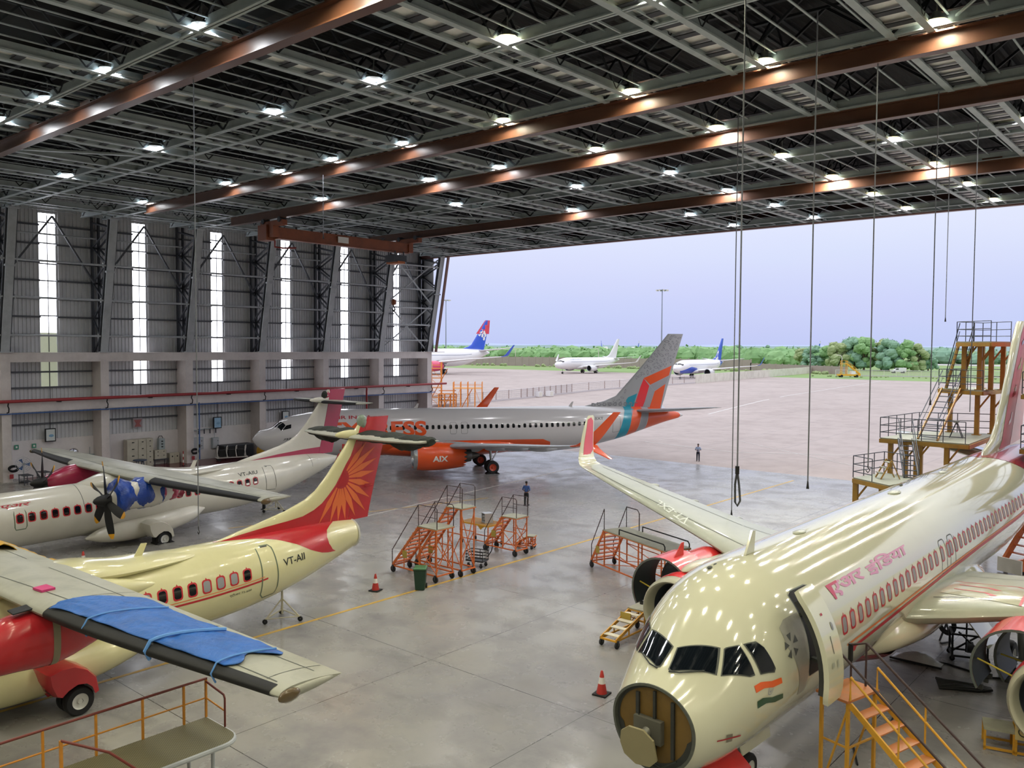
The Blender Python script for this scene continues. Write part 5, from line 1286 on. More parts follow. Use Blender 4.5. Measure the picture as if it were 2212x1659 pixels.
# overhead crane near the left wall
M_crane = mat('rusty orange crane paint', '8a4a2c', .5, vary=.2, scale=1.5, dirt='5b2f20', dscale=1.0, damt=.6)
cr = thing('overhead_crane', 'rusty brown overhead travelling crane under the roof by the left wall', 'crane', (-57.7, 45.4, 19.3))
MB().box(-.28, .28, -6.9, 6.9, .0, .06).box(-.28, .28, -6.9, 6.9, .84, .9).box(-.18, .18, -6.85, 6.85, .05, .86).build('girder', M_crane, cr)
for y in (-7.1, 7.1):
    e = MB().box(-1.5, 1.5, y-.22, y+.22, .95, 1.35).box(-.3, .3, y-.25, y+.25, .1, 1.0).build('end_carriage', M_crane, cr)
    for x in (-1.1, 1.1):
        MB().lathe([(.02, -.3), (.2, -.3), (.2, .3), (.02, .3)], 14, 'y', (x, y, 1.38)).build('travel_wheel', M_dkst, e, smooth=True)
MB().box(-1.6, -.4, -7.5, -6.7, -.1, 1.1).build('control_cabinet', M_crane, cr)
MB().box(.28, .31, -1.1, .0, .25, .75).build('load_plate', M_white, cr)
for k in range(7): MB().box(-.05, .05, -5+1.5*k-.06, -5+1.5*k+.06, .9, 1.15).box(-.05, .05, -5.3+1.5*k, -4.7+1.5*k, 1.1, 1.16).build('festoon_hanger', M_dkst, cr)
h = MB().box(-.7, .6, 4.9, 6.3, -.85, -.25).build('hoist', M_dkst, cr)
MB().box(-.9, .7, 5.2, 6.0, -1.0, -.8).build('hoist_frame', mat('bright orange hoist paint', 'b8652c', .5, vary=.15), h); MB().lathe([(.3, -.5), (.3, .5)], 16, 'y', (-.05, 5.6, -.45)).build('hoist_drum', M_crane, h, smooth=True)
for x, y in ((-.5, 5.1), (.4, 5.1), (-.5, 6.1), (.4, 6.1)): MB().beam((x, y, -.3), (x, y, .1), .08, .08).build('hoist_bracket', M_dkst, h)
for d in (-.06, .06): MB().tube((-.9+d, 5.9, -.9), (-.95+d, 6.1, -4.1), .012, 5).build('hoist_rope', M_black, cr)
hb = MB().lathe([(.02, .32), (.2, .25), (.24, 0), (.18, -.2), (.02, -.24)], 16, 'y' if False else 'z', (-.95, 6.1, -4.4)).build('hook_block', M_crane, cr, smooth=True)
MB().sweep([(-.95, 6.1, -4.6), (-.95, 6.1, -4.8), (-.82, 6.1, -4.9), (-.78, 6.1, -5.05), (-.92, 6.1, -5.2), (-1.08, 6.1, -5.1), (-1.1, 6.1, -4.98)], [.05, .05, .06, .07, .07, .05, .03], 8).build('hook', M_black, hb, smooth=True)
MB().sweep([(-.6, -6.6, -.05), (-.6, -6.6, -.55), (-.1, -6.2, -.65), (.8, -5.6, -.65)], .07, 8).build('red_bumper', mat('red bumper paint', '8e2f2a', .5), cr, smooth=True)
# cables that hang from the roof
M_cab = mat('grey wire rope', '6d7078', .5, vary=.1)
def cable(x, y, zt, zb, label, end='plain'):
    o = thing('hanging_cable', label, 'cable', (x, y, zb), 0, 'cables hanging from the roof')
    MB().tube((0, 0, .0), (0, 0, zt-zb), .022, 6).build('wire', M_cab, o)
    if end == 'hook':
        MB().sweep([(0, 0, .02), (.0, 0, -.12), (.07, 0, -.2), (.0, 0, -.3), (-.07, 0, -.22)], .018, 6).build('hook', M_black, o, smooth=True)
    if end == 'loop':
        MB().tube((0, 0, -.1), (0, 0, .12), .06, 8).build('knot', M_black, o)
        MB().sweep([(0, 0, 0), (-.06, 0, -.4), (-.05, 0, -.9), (.02, 0, -1.0), (.10, 0, -.85), (.06, 0, -.4), (0, 0, 0)], .03, 6).build('rope_loop', M_dkst, o, smooth=True)
    if end == 'weight': MB().tube((0, 0, -.25), (0, 0, 0), .05, 8, .02).build('weight', M_black, o)
cable(-29.75, 16.36, 20.8, 4.1, 'thin cable with a small hook hanging over the tail of the cream turboprop', 'hook')
cable(-10.6, 22.0, ZB, 7.55, 'cable ending in a black rope loop, hanging left of the cream jet roof antenna', 'loop')
cable(-17.35, 35.5, ZB, 3.6, 'very long cable hanging just left of the one with the rope loop', 'weight')
cable(-10.35, 26.5, ZB, 6.75, 'cable hanging between the rope loop cable and the stepped yellow platform', 'weight')
cable(-9.85, 30.7, 20.8, 6.9, 'cable hanging in front of the lowest yellow platform', 'hook')
cable(-9.7, 37.8, ZB, 8.9, 'cable hanging in front of the ladders of the stepped yellow platform', 'weight')
cable(-12.7, 52.1, ZB, 12.75, 'shortest cable, ending in the sky left of the top yellow platform', 'weight')
cable(-9.65, 44.4, ZB, 8.0, 'cable hanging down through the topmost yellow platform railing', 'plain')
cable(-40.5, 30.2, 20.8, 17.4, 'short cable hanging under the roof left of the overhead crane', 'weight')

# ================================================================== ALONG THE LEFT WALL
M_rpipe = mat('red pipe paint', '9e2f33', .35, vary=.1); M_bpipe = mat('blue pipe paint', '3c62a0', .4, vary=.1)
o = thing('fire_water_pipe', 'long red pipe running along the left wall on black hooks', 'pipe', (-73.1, 30, 6.42))
MB().tube((0, -34, 0), (0, 42.6, 0), .13, 12).build('pipe', M_rpipe, o, smooth=True)
MB().sweep([(.0, 30.2, 0), (.1, 30.2, -.2), (.05, 30.2, -.5), (.05, 30.2, -3.6)], .1, 10).build('drop_pipe', M_rpipe, o, smooth=True)
for y in COLS_Y[2:]:
    MB().sweep([(.0, y-30, -.14), (-.1, y-30, -.35), (.12, y-30, -.55), (.05, y-30, -.85), (-.3, y-30, -.9)], .05, 6).build('hook_bracket', M_black, o, smooth=True)
for y in [a+3.8 for a in COLS_Y[2:-1]]: MB().box(-.35, .1, y-30-.12, y-30+.12, -.2, -.13).build('saddle', M_black, o)
o = thing('air_pipe', 'thin blue pipe running along the left wall below the red one', 'pipe', (-73.35, 30, 5.42))
MB().tube((0, -34, 0), (0, 41, 0), .05, 8).build('pipe', M_bpipe, o, smooth=True)
for y in COLS_Y[2:]: MB().tube((.02, y-30+.25, -.02), (.02, y-30+.25, -3.6), .025, 6).build('drop_pipe', mat('white conduit', 'c9c6c8', .5), o)
o = thing('blue_hose', 'blue hose hanging straight down the left wall beside the second column', 'hose', (-73.2, 40.45, 0))
MB().tube((0, 0, .3), (0, 0, 5.6), .055, 8).build('hose', M_bpipe, o, smooth=True); MB().tube((0, 0, 1.4), (0, 0, 1.7), .08, 8).build('coupling', M_black, o)
def board(y, z, label, inner):
    o = thing('hanging_board', label, 'notice board', (-74.75, y, z-.55), 0, 'framed boards hanging along the left wall')
    MB().box(-.12, .0, -.42, .42, 0, 1.1).build('frame', M_black, o); MB().box(0, .02, -.34, .34, .08, 1.02).build('picture', inner, o)
    b = MB()
    for k in range(4): b = None
    MB().tube((-.06, 0, 1.1), (-.06, 0, 5.5-z+.55), .03, 6).build('rod', M_black, o)
    MB().ball((.025, .05, .5), .2, 12, 5, (.05, 1, .6)).build('picture_patch', mat('pale blue print', '7fa9c9', .5, vary=.3, scale=6), o)
M_pic = mat('white print sheet', 'd2d8d6', .5, vary=.12, scale=5)
board(28.05, 3.4, 'black framed notice board hanging at the leftmost end of the wall', M_pic)
board(43.2, 3.45, 'blue and white framed board hanging left of the orange jet nose', mat('blue white print', '9cc3df', .5, vary=.2, scale=4))
board(50.9, 3.6, 'white framed board hanging above the nose of the white and orange jet', M_pic)
o = thing('warning_sign', 'faded pinkish red sign with two triangles on the cladding above the lockers', 'sign', (-75.0, 35.5, 3.5))
MB().box(0, .03, -.42, .42, .0, .85).build('plate', mat('grey pink sign plate', 'a09396', .5, vary=.15), o)
MB().slab([(.035, -.36, .7), (.035, .36, .7), (.035, .0, .1)], (.01, 0, 0)).build('triangle', mat('dull red film', 'a05a58', .5), o); MB().slab([(.05, -.3, .08), (.05, .3, .08), (.05, 0, .62)], (.01, 0, 0)).build('triangle', mat('dull red film', 'a05a58'), o)
MB().tube((-.02, 0, .85), (-.02, 0, 2.0), .025, 6).build('rod', M_black, o)
for y, l in ((25.55, 'small green safety sign on the low white wall, the left one'), (26.87, 'small green safety sign on the low white wall, the right one')):
    o = thing('safety_sign', l, 'sign', (-75.05, y, 2.4), 0, 'green safety signs'); MB().box(0, .03, -.16, .16, 0, .36).build('plate', mat('green sign film', '3f8f72', .5, vary=.1), o)
    MB().box(.031, .036, -.07, .07, .1, .26).build('pictogram', M_white, o)
o = thing('convex_mirror', 'round silver convex mirror on the low white wall', 'mirror', (-74.9, 29.9, 1.8)); MB().ball((0, 0, 0), .42, 20, 10, (.35, 1, .8)).build('mirror_dome', mat('silver dome', 'd8dadb', .08, metal=1.0, vary=.02), o, smooth=True); MB().box(-.2, -.05, -.08, .08, -.5, .0).build('bracket', M_lgst, o)
# cabinets
M_cabn = mat('cream steel locker paint', 'c4bfae', .45, vary=.06, dirt='9b9584', dscale=1.2)
M_gap = mat('dark door gap', '4a4842', .7)
def locker(y0, w, h, d, cols, rows, label, x=-75.0, z=0.0, grp='cream steel lockers'):
    o = thing('steel_locker', label, 'locker', (x, y0, z), 0, grp)
    MB().box(0, d, 0, w, .0, h).build('body', M_cabn, o)
    for c in range(cols):
        for r in range(rows):
            y, zz = w*c/cols+.02, .06+(h-.1)*r/rows
            dd = MB().box(d, d+.02, y, y+w/cols-.04, zz, zz+(h-.1)/rows-.03).build('door', M_cabn, o)
            MB().box(d+.02, d+.035, y+w/cols*.4, y+w/cols*.62, zz+(h/rows)*.55, zz+(h/rows)*.68).build('handle', M_black, dd)
    return o
locker(34.2, .98, 2.5, .7, 1, 4, 'tall cream locker with four doors against the left wall, leftmost of three')
locker(35.2, .72, 2.5, .7, 1, 4, 'tall cream locker in the middle of the three against the left wall')
locker(35.94, .62, 2.5, .7, 1, 5, 'narrow tall cream locker of five doors, rightmost of three against the left wall')
locker(36.75, 1.1, .8, .6, 2, 2, 'low cream cabinet standing on the dark bench right of the tall lockers', z=.55)
bn = thing('workbench', 'dark steel bench carrying the low cream cabinet by the left wall', 'bench', (-75.0, 36.65, 0))
MB().box(0, .75, 0, 1.35, .47, .55).build('bench_top', M_dkst, bn)
for x in (.05, .7):
    for y in (.05, 1.28): MB().box(x-.03, x+.03, y-.03, y+.03, 0, .47).build('leg', M_dkst, bn)
bn = thing('workbench', 'grey blue low stool table with curved dark top before the lockers', 'table', (-73.4, 34.9, 0))
MB().lathe([(.02, .8), (.55, .8), (.6, .74), (.55, .7)], 16, 'z').build('table_top', mat('slate blue paint', '4c586e', .5), bn, smooth=True)
for k in range(4): MB().tube((.4*math.cos(k*PI/2+.7), .4*math.sin(k*PI/2+.7), 0), (.3*math.cos(k*PI/2+.7), .3*math.sin(k*PI/2+.7), .72), .04, 6).build('leg', mat('slate blue paint', '4c586e'), bn)
o = thing('switch_cabinet', 'grey cabinet with a round handle on top of the bench group by the left wall', 'cabinet', (-75.05, 37.3, 1.36)); MB().box(0, .4, 0, .55, 0, 1.0).build('body', M_roofst, o); MB().sweep([(.1, .05, 1.0), (.1, .15, 1.22), (.1, .4, 1.22), (.1, .5, 1.0)], .03, 6).build('cable_loop', M_black, o)
for z in (.25, .5, .75): MB().box(.4, .43, .2, .36, z-.05, z+.05).build('knob', M_black, o)
locker(38.2, .95, .95, .5, 2, 1, 'low grey cream cupboard right of the bench by the left wall', grp=None)
def panel(y, z, w, h, label):
    o = thing('electrical_panel', label, 'panel', (-75.12, y, z), 0, 'electrical panels on the low wall'); MB().box(0, .3, 0, w, 0, h).build('body', M_roofst, o)
    MB().box(.3, .33, .04, w-.04, .04, h-.04).build('door', mat('light panel grey', 'b5b7ba', .45, vary=.06), o)
    for q in (.3, .7): MB().box(.33, .36, w*.78, w*.84, h*q-.04, h*q+.04).build('lock', M_black, o)
    MB().tube((.1, w/2, h), (.1, w/2, h+.6), .03, 6).build('conduit', M_lgst, o)
panel(40.7, 1.0, 1.05, 1.15, 'larger grey electrical panel on the low wall left of the blue board'); panel(42.7, 1.0, .65, 1.0, 'smaller grey electrical panel on the low wall under the blue board'); panel(31.0, .6, .6, .9, 'small pale panel on the low white wall right of the convex mirror')
MB_ = thing('cable_rack', 'bracket rack with sagging black cables above the electrical panels', 'cable', (-75.05, 42, 2.9)); MB().sweep([(.1, -1.6, 0), (.1, -.8, -.08), (.1, 0, .02), (.1, .9, -.02), (.1, 1.4, .1)], .05, 6).build('cable', M_roofst, MB_, smooth=True)
for k in range(5): MB().box(0, .15, -1.3+.6*k, -1.25+.6*k, -.45, .05).build('bracket', M_girt, MB_)
def hosereel(y, label):
    o = thing('hose_bundle', label, 'hose', (-73.3, y, 1.05), 0, 'hose bundles on the columns')
    for k in range(3): MB().sweep([(.12+.05*k, .32*math.cos(t)-.05*k, .2*math.sin(t)+.05*k) for t in [2*PI*i/14 for i in range(15)]], .06, 6).build('coil', M_black, o, smooth=True)
    MB().box(0, .03, -.28, .0, -.75, -.4).build('red_label', mat('red label', 'a5343a', .5), o)
hosereel(24.7, 'black hose bundle with a red label on the leftmost concrete column'); hosereel(40.0, 'black hose bundle with a red label on the third concrete column from the left')
o = thing('extinguisher_box', 'small red white box at the foot of the second concrete column', 'box', (-73.48, 32.15, .35)); MB().box(0, .15, 0, .3, 0, .5).build('body', mat('pale red box', 'b55459', .5), o); MB().box(.15, .16, .06, .24, .12, .36).build('label', M_white, o)
# pedestal fan, table, red pole
fan = thing('pedestal_fan', 'large white caged pedestal fan beside the leftmost column', 'fan', (-72.6, 25.2, 0), math.radians(-35))
M_cage = mat('pale fan wire', 'aeb4bd', .4, metal=.3)
for r in (.15, .3, .45, .58): MB().sweep([(.12 if r < .5 else .06, r*math.cos(t), 1.45+r*math.sin(t)) for t in [2*PI*i/24 for i in range(25)]], .012, 5).build('cage_ring', M_cage, fan)
for k in range(12): MB().tube((.14, .05*math.cos(k*PI/6), 1.45+.05*math.sin(k*PI/6)), (.06, .58*math.cos(k*PI/6), 1.45+.58*math.sin(k*PI/6)), .008, 4).build('cage_spoke', M_cage, fan)
for k in range(3):
    a = 2*PI*k/3; MB().slab([(0, .06*math.cos(a), 1.45+.06*math.sin(a)), (.04, .48*math.cos(a-.3), 1.45+.48*math.sin(a-.3)), (-.04, .5*math.cos(a+.3), 1.45+.5*math.sin(a+.3))], (.02, 0, 0)).build('blade', M_bpipe, fan)
MB().tube((0, 0, .05), (0, 0, 1.3), .04, 8).build('stand_pole', M_lgst, fan); MB().lathe([(.02, 0), (.32, 0), (.3, .05), (.05, .09)], 18, 'z').build('base', M_black, fan, smooth=True); MB().tube((-.25, 0, 1.45), (.02, 0, 1.45), .1, 12).build('motor', M_lgst, fan, smooth=True)
def frame_table(x, y, label, l=1.2, w=.7, h=.75):
    o = thing('steel_table', label, 'table', (x, y, 0), 0, 'dark frame tables by the left wall')
    MB().box(-l/2, l/2, -w/2, w/2, h-.05, h).build('table_top', M_dkst, o)
    for sx in (-1, 1):
        for sy in (-1, 1): MB().box(sx*(l/2-.05)-.025, sx*(l/2-.05)+.025, sy*(w/2-.05)-.025, sy*(w/2-.05)+.025, 0, h-.05).build('leg', M_dkst, o)
    MB().box(-l/2+.05, l/2-.05, -w/2+.04, w/2-.04, .22, .25).build('shelf', M_dkst, o)
frame_table(-71.6, 25.0, 'dark frame table in front of the fan by the left wall'); frame_table(-72.4, 26.6, 'dark frame table right of the fan by the left wall'); frame_table(-72.6, 28.4, 'dark frame table behind the far propeller by the left wall')
o = thing('marker_post', 'thin red and white marker post on the red floor strip by the left wall', 'post', (-72.2, 38.3, 0))
for k in range(5): MB().tube((0, 0, .05+.26*k), (0, 0, .05+.26*(k+1)), .045, 8).build('band', M_rpipe if k % 2 == 0 else M_white, o)
MB().lathe([(.02, 0), (.16, 0), (.14, .05)], 12, 'z').build('base', M_black, o)
# trolleys and the yellow covered cart by the jet nose
tr = thing('tube_trolley', 'white tubular trolley loaded with dark parts near the orange jet nose', 'trolley', (-72.3, 43.2, 0), math.radians(70))
M_wt = mat('white tube paint', 'cfcbc5', .45, vary=.08)
b = MB().beam((-1.4, -.45, .35), (1.4, -.45, .35), .08, .08).beam((-1.4, .45, .35), (1.4, .45, .35), .08, .08)
for x in (-1.4, 0, 1.4): b.beam((x, -.45, .35), (x, .45, .35), .08, .08)
b.build('base_frame', M_wt, tr)
for x in (-1.3, -.45, .4, 1.25):
    MB().sweep([(x, -.4, .35), (x-.1, -.35, 1.0), (x-.05, -.3, 1.35), (x+.1, .1, 1.4), (x+.15, .35, 1.2), (x, .4, .35)], .045, 7).build('hoop', M_wt, tr, smooth=True)
for x in (-.8, .0, .8): MB().box(x-.3, x+.3, -.25, .3, .42, 1.05).build('dark_part', M_black, tr)
for x in (-1.2, 1.2):
    for y in (-.4, .4): MB().lathe([(.02, -.05), (.15, -.05), (.15, .05), (.02, .05)], 14, 'y', (x, y, .15)).build('castor', M_tyre, tr, smooth=True)
yc = thing('covered_cart', 'cart under a mustard yellow cover right beside the orange jet nose', 'cart', (-70.6, 46.9, 0), math.radians(20))
MB().loft([[(x, y*1.0, z+.08*wr(x*2, y*3, z)) for y, z in ((-.9, .15), (-.95, .9), (-.5, 1.35+.25*max(0, x)), (.3, 1.45+.2*max(0, x)), (.85, 1.0), (.9, .15))] for x in [-1.5+.25*i for i in range(13)]], False, True, True).build('yellow_cover', M_yelt, yc, smooth=True, angle=70)
MB().box(1.55, 1.75, -.7, .8, .1, 1.35).build('end_panel', M_black, yc); MB().box(1.76, 1.78, -.15, .35, .5, 1.1).build('gauge_plate', M_lgst, yc)
MB().box(1.5, 1.56, -.95, -.6, .1, 1.5).build('yellow_flap', M_yel, yc)
bc = thing('equipment_chest', 'long black equipment chest standing behind the yellow covered cart', 'chest', (-74.2, 44.8, 0)); MB().box(-.6, .6, -1.6, 1.6, .12, 1.2).build('body', M_black, bc); MB().box(-.62, .62, -1.62, 1.62, 1.2, 1.28).build('lid', M_dkst, bc)
for x in (-.5, .5):
    for y in (-1.4, 1.4): MB().lathe([(.02, -.05), (.12, -.05), (.12, .05), (.02, .05)], 12, 'y', (x, y, .12)).build('castor', M_tyre, bc)

# ================================================================== ON THE FLOOR
M_orst = mat('orange painted steel', 'cf6a2c', .45, vary=.12, dirt='8a4320', dscale=3); M_ylst = mat('yellow painted steel', 'd19a2c', .45, vary=.1, dirt='8f6a22', dscale=3)
M_dkrl = mat('dark brown handrail', '3a2a2c', .5, vary=.15); M_deckg = mat('worn grey deck plate', '9a9a88', .5, vary=.12, dirt='6e6d60', dscale=2); M_tread = mat('worn orange tread', 'b9723f', .5, vary=.12, dirt='8e8068', dscale=2.5)
def castor(parent, x, y, r=.14, w=.08):
    c = MB().lathe([(.02, -w/2), (r*.9, -w/2), (r, -w*.3), (r, w*.3), (r*.9, w/2), (.02, w/2)], 16, 'y', (x, y, r)).build('castor', M_tyre, parent, smooth=True)
    MB().box(x-.04, x+.04, y-w/2-.025, y-w/2-.01, r*.9, r*2+.04).box(x-.04, x+.04, y+w/2+.01, y+w/2+.025, r*.9, r*2+.04).box(x-.05, x+.05, y-w/2-.02, y+w/2+.02, r*2, r*2+.04).build('castor_fork', M_dkst, c)
    return c
def rolling_steps(label, loc, rz, L, W, Hp, pl, n, st=None, rail=1.0, group='orange rolling maintenance steps', rail_m=None, treads=None, sides=(-1, 1), deck=None, sign=True, wheels=.16, base=.34):
    """Steps climb along +x from 0 to L-pl, then a platform of length pl."""
    st = st or M_orst; rail_m = rail_m or M_dkrl; deck = deck or M_deckg; treads = treads or st
    o = thing('rolling_steps', label, 'rolling steps', loc, rz, group); x1 = L-pl; w = W/2
    for s in (-1, 1):
        MB().beam((0, s*(w-.03), base), (x1, s*(w-.03), Hp-.08), .04, .12).build('stringer', st, o)
        MB().beam((0, s*(w-.03), base-.02), (L, s*(w-.03), base-.02), .05, .06).build('base_rail', st, o)
        for x in (x1+.05, L-.05): MB().box(x-.025, x+.025, s*(w-.03)-.025, s*(w-.03)+.025, base, Hp-.05).build('post', st, o)
        MB().beam((x1, s*(w-.03), base+.05), (L-.05, s*(w-.03), Hp*.62), .03, .03).beam((L-.05, s*(w-.03), base+.05), (x1, s*(w-.03), Hp*.62), .03, .03).box(x1, L, s*(w-.03)-.015, s*(w-.03)+.015, Hp*.62-.02, Hp*.62+.02).build('side_brace', st, o)
        x = x1*.45; MB().box(x-.02, x+.02, s*(w-.03)-.02, s*(w-.03)+.02, base, base+(Hp-base)*.45).build('strut', st, o)
    for x in (0, L): MB().box(x-.03, x+.03, -w, w, base-.05, base+.01).build('cross_rail', st, o)
    MB().beam((L-.05, -w+.03, base+.1), (L-.05, w-.03, Hp-.3), .03, .03).beam((L-.05, w-.03, base+.1), (L-.05, -w+.03, Hp-.3), .03, .03).build('end_brace', st, o)
    for k in range(n):
        t = (k+.6)/(n+.4); x = x1*t; z = base+(Hp-base)*t
        MB().box(x-.11, x+.13, -w+.05, w-.05, z-.02, z+.015).build('tread', treads, o)
    MB().box(x1-.05, L+.02, -w-.02, w+.02, Hp-.05, Hp).build('platform', deck, o)
    MB().box(x1-.06, L+.03, -w-.03, w+.03, Hp-.09, Hp-.05).build('platform_frame', st, o)
    if rail:
        for s in sides:
            y = s*(w-.02)
            MB().sweep([(0, y, base+.05), (0, y, base+.75), (x1, y, Hp+rail), (L-.08, y, Hp+rail), (L, y, Hp+rail-.08), (L, y, Hp)], .022, 8).build('handrail', rail_m, o, smooth=True)
            MB().tube((x1, y, Hp), (x1, y, Hp+rail), .018, 8).tube((x1, y, Hp+rail*.5), (L, y, Hp+rail*.5), .014, 6).build('rail_post', rail_m, o)
    for x in (.06, L-.1):
        for s in (-1, 1): castor(o, x, s*(w-.02), wheels)
    if sign: MB().box(x1*.42, x1*.42+.3, -w-.02, -w, base+.5, base+.85).build('sign_plate', mat('dull yellow sign', 'a8913f', .5, vary=.1), o)
    return o
rolling_steps('orange rolling steps in front, right behind the green wheelie bin', (-30.95, 27.62, 0), 0, 3.1, 1.12, 2.52, 1.25, 9)
rolling_steps('tallest orange rolling steps, standing behind the front ones', (-30.9, 29.03, 0), 0, 3.2, .92, 3.3, 1.0, 12)
rolling_steps('orange rolling steps standing right of the wooden topped work table', (-30.55, 33.72, 0), 0, 2.25, .95, 2.05, 1.0, 7)
# trestle table with a metal case on it
t = thing('work_table', 'tall orange framed work table with a brown plywood top', 'table', (-31.72, 34.3, 0))
MB().box(-1.03, 1.03, -.6, .6, 1.17, 1.22).build('table_top', mat('brown plywood', '8a6636', .6, vary=.15, dirt='6d4f2a', dscale=2), t)
MB().box(-1.05, 1.05, -.63, -.6, 1.14, 1.23).box(-1.05, 1.05, .6, .63, 1.14, 1.23).box(-1.05, -1.03, -.6, .6, 1.14, 1.23).box(1.03, 1.05, -.6, .6, 1.14, 1.23).build('table_edge', M_ylst, t)
for x in (-.98, .98):
    for y in (-.55, .55): l = MB().box(x-.025, x+.025, y-.025, y+.025, .16, 1.14).build('leg', M_orst, t); castor(t, x, y, .08, .05)
for y in (-.55, .55): MB().box(-.98, .98, y-.02, y+.02, .28, .33).build('rail', M_orst, t)
MB().slab([(.2, -.56, 1.14), (.7, -.56, 1.14), (.42, -.56, .92)], (0, .03, 0)).build('bracket', M_ylst, t)
c = thing('metal_case', 'small silver metal case with a dark open front on the work table', 'case', (-31.35, 34.35, 1.231), math.radians(-25))
MB().box(-.25, .25, -.24, .24, 0, .03).box(-.25, .25, -.24, .24, .5, .54).box(-.25, -.22, -.24, .24, .03, .5).box(.22, .25, -.24, .24, .03, .5).box(-.22, .22, .2, .24, .03, .5).build('body', mat('silver case metal', 'b9bcc2', .35, metal=.4), c)
MB().box(-.2, .2, -.1, .18, .04, .48).build('inner_unit', M_black, c); MB().sweep([(-.3, -.2, .01), (-.5, -.1, .012), (-.6, .1, .012), (-.45, .25, .012), (-.28, .15, .012)], .02, 6).build('coiled_cable', M_black, c)
for x, z in ((-.1, .35), (.1, .36), (0, .2)): MB().box(x-.05, x+.05, -.2, -.1, z-.05, z+.05).build('module', M_lgst, c)
rolling_steps('small low rolling steps with pale treads right of the right orange steps', (-29.75, 35.0, 0), math.radians(20), 1.05, .5, .72, .35, 3, rail=0, treads=M_deckg, group=None, wheels=.08, base=.2, sign=False)
# slatted basket trolley
b = thing('basket_trolley', 'black slatted basket trolley beside the tallest orange steps', 'trolley', (-28.55, 30.55, 0), math.radians(15))
for z in (.35, .5, .65, .8):
    MB().sweep([(-.48, -.32, z), (.48, -.32, z), (.48, .32, z), (-.48, .32, z), (-.48, -.32, z)], .022, 6).build('slat', M_black, b)
for x in (-.46, 0, .46):
    for y in (-.31, .31): MB().tube((x, y, .3), (x, y, .82), .016, 6).build('upright', M_black, b)
MB().box(-.47, .47, -.31, .31, .3, .33).build('basket_floor', M_dkst, b); MB().sweep([(.48, .2, .5), (.75, .1, .85), (.85, 0, 1.1)], .025, 6).build('handle', M_black, b)
for x in (-.35, .35):
    for y in (-.26, .26): castor(b, x, y, .09, .05)
# wheelie bin
b = thing('wheelie_bin', 'dark green wheelie bin on the yellow floor line', 'bin', (-27.75, 25.95, 0), math.radians(40)); M_bin = mat('dark green plastic', '123524', .45, vary=.12)
MB().loft([[(x*k, y*k, z) for x, y in ((-.27, -.3), (.27, -.3), (.27, .3), (-.27, .3))] for z, k in ((.03, .78), (.12, .8), (.9, 1.0), (.93, 1.08), (.97, 1.08))], True, True, True).build('body', M_bin, b)
MB().loft([[(x*k, y*k, z) for x, y in ((-.29, -.34), (.29, -.34), (.29, .32), (-.29, .32))] for z, k in ((.97, 1.0), (1.0, 1.0), (1.04, .8))], True, True, True).build('lid', mat('lighter green lid', '3d6b3f', .4, vary=.1), b)
MB().tube((-.25, .34, .95), (.25, .34, .95), .025, 8).build('handle', M_bin, b)
for x in (-.24, .24): MB().lathe([(.02, -.03), (.11, -.03), (.11, .03), (.02, .03)], 16, 'x', (x, .27, .11)).build('wheel', M_tyre, b, smooth=True)
# traffic cones
def cone(loc, label):
    o = thing('traffic_cone', label, 'traffic cone', loc, random.random(), 'red and white traffic cones')
    mr = mat('red cone plastic', 'b5322b', .45, vary=.08); mw = mat('white reflective band', 'e2dfda', .3)
    MB().box(-.23, .23, -.23, .23, 0, .05).build('base', M_tyre, o)
    R_ = lambda z: .17-(.17-.035)*(z-.05)/.73
    for z0, z1, m, nm in ((.05, .36, mr, 'cone_body'), (.36, .56, mw, 'reflective_band'), (.56, .74, mr, 'cone_tip')):
        MB().lathe([(R_(z0), z0), (R_(z1), z1)] + ([(.02, z1+.03), (.001, z1+.03)] if nm == 'cone_tip' else []), 20, 'z').build(nm, m, o, smooth=True)
cone((-29.08, 24.45, 0), 'red and white cone on open floor left of the green bin'); cone((-14.98, 21.82, 0), 'red and white cone on open floor by the open nose of the cream jet'); cone((-42.98, 17.53, 0), 'red and white cone on the dark floor between the two turboprops')
# long engine stand beyond the far engine of the cream jet
st = rolling_steps('long orange rolling platform with steps beyond the far engine of the cream jet', (-24.0, 34.9, 0), math.radians(-21.5), 5.9, 1.4, 2.1, 4.8, 7, rail=0, group=None)
for s in (-1, 1):
    MB().sweep([(0, s*.66, .4), (0, s*.66, 1.15), (1.1, s*.66, 3.1), (1.1, s*.66, 2.1)] if s > 0 else [(0, s*.66, .4), (0, s*.66, 1.15), (1.1, s*.66, 3.1), (1.1, s*.66, 2.1)], .022, 8).build('handrail', M_dkrl, st, smooth=True)
MB().sweep([(1.15, .66, 3.1), (2.0, .66, 3.1), (2.15, .66, 2.95), (2.15, .66, 2.1)], .024, 8).build('handrail', M_dkrl, st, smooth=True)
for s in (-1, 1):
    MB().sweep([(2.4, s*.68, 2.1), (2.4, s*.68, 2.35), (5.75, s*.68, 2.35), (5.85, s*.68, 2.25), (5.85, s*.68, 2.1)], .03, 8).build('edge_rail', M_black, st, smooth=True)
for x in (2.4, 3.9):
    for s in (-1, 1): MB().box(x-.025, x+.025, s*.66-.025, s*.66+.025, .34, 2.05).build('post', M_orst, st)
# low ramp steps by the nose of the cream jet
lw = rolling_steps('low yellow stepped ramp with pale treads beside the near intake of the cream jet', (-17.2, 25.45, 0), math.radians(90), 2.6, .72, .98, .7, 4, st=M_ylst, rail=0, group=None, treads=mat('pale worn tread', 'cfc9b8', .5, vary=.1), wheels=.13, base=.3, sign=False)
MB().box(1.3, 1.33, -.1, .35, .55, .95).build('yellow_sign', mat('dull yellow sign', 'a8913f'), lw)
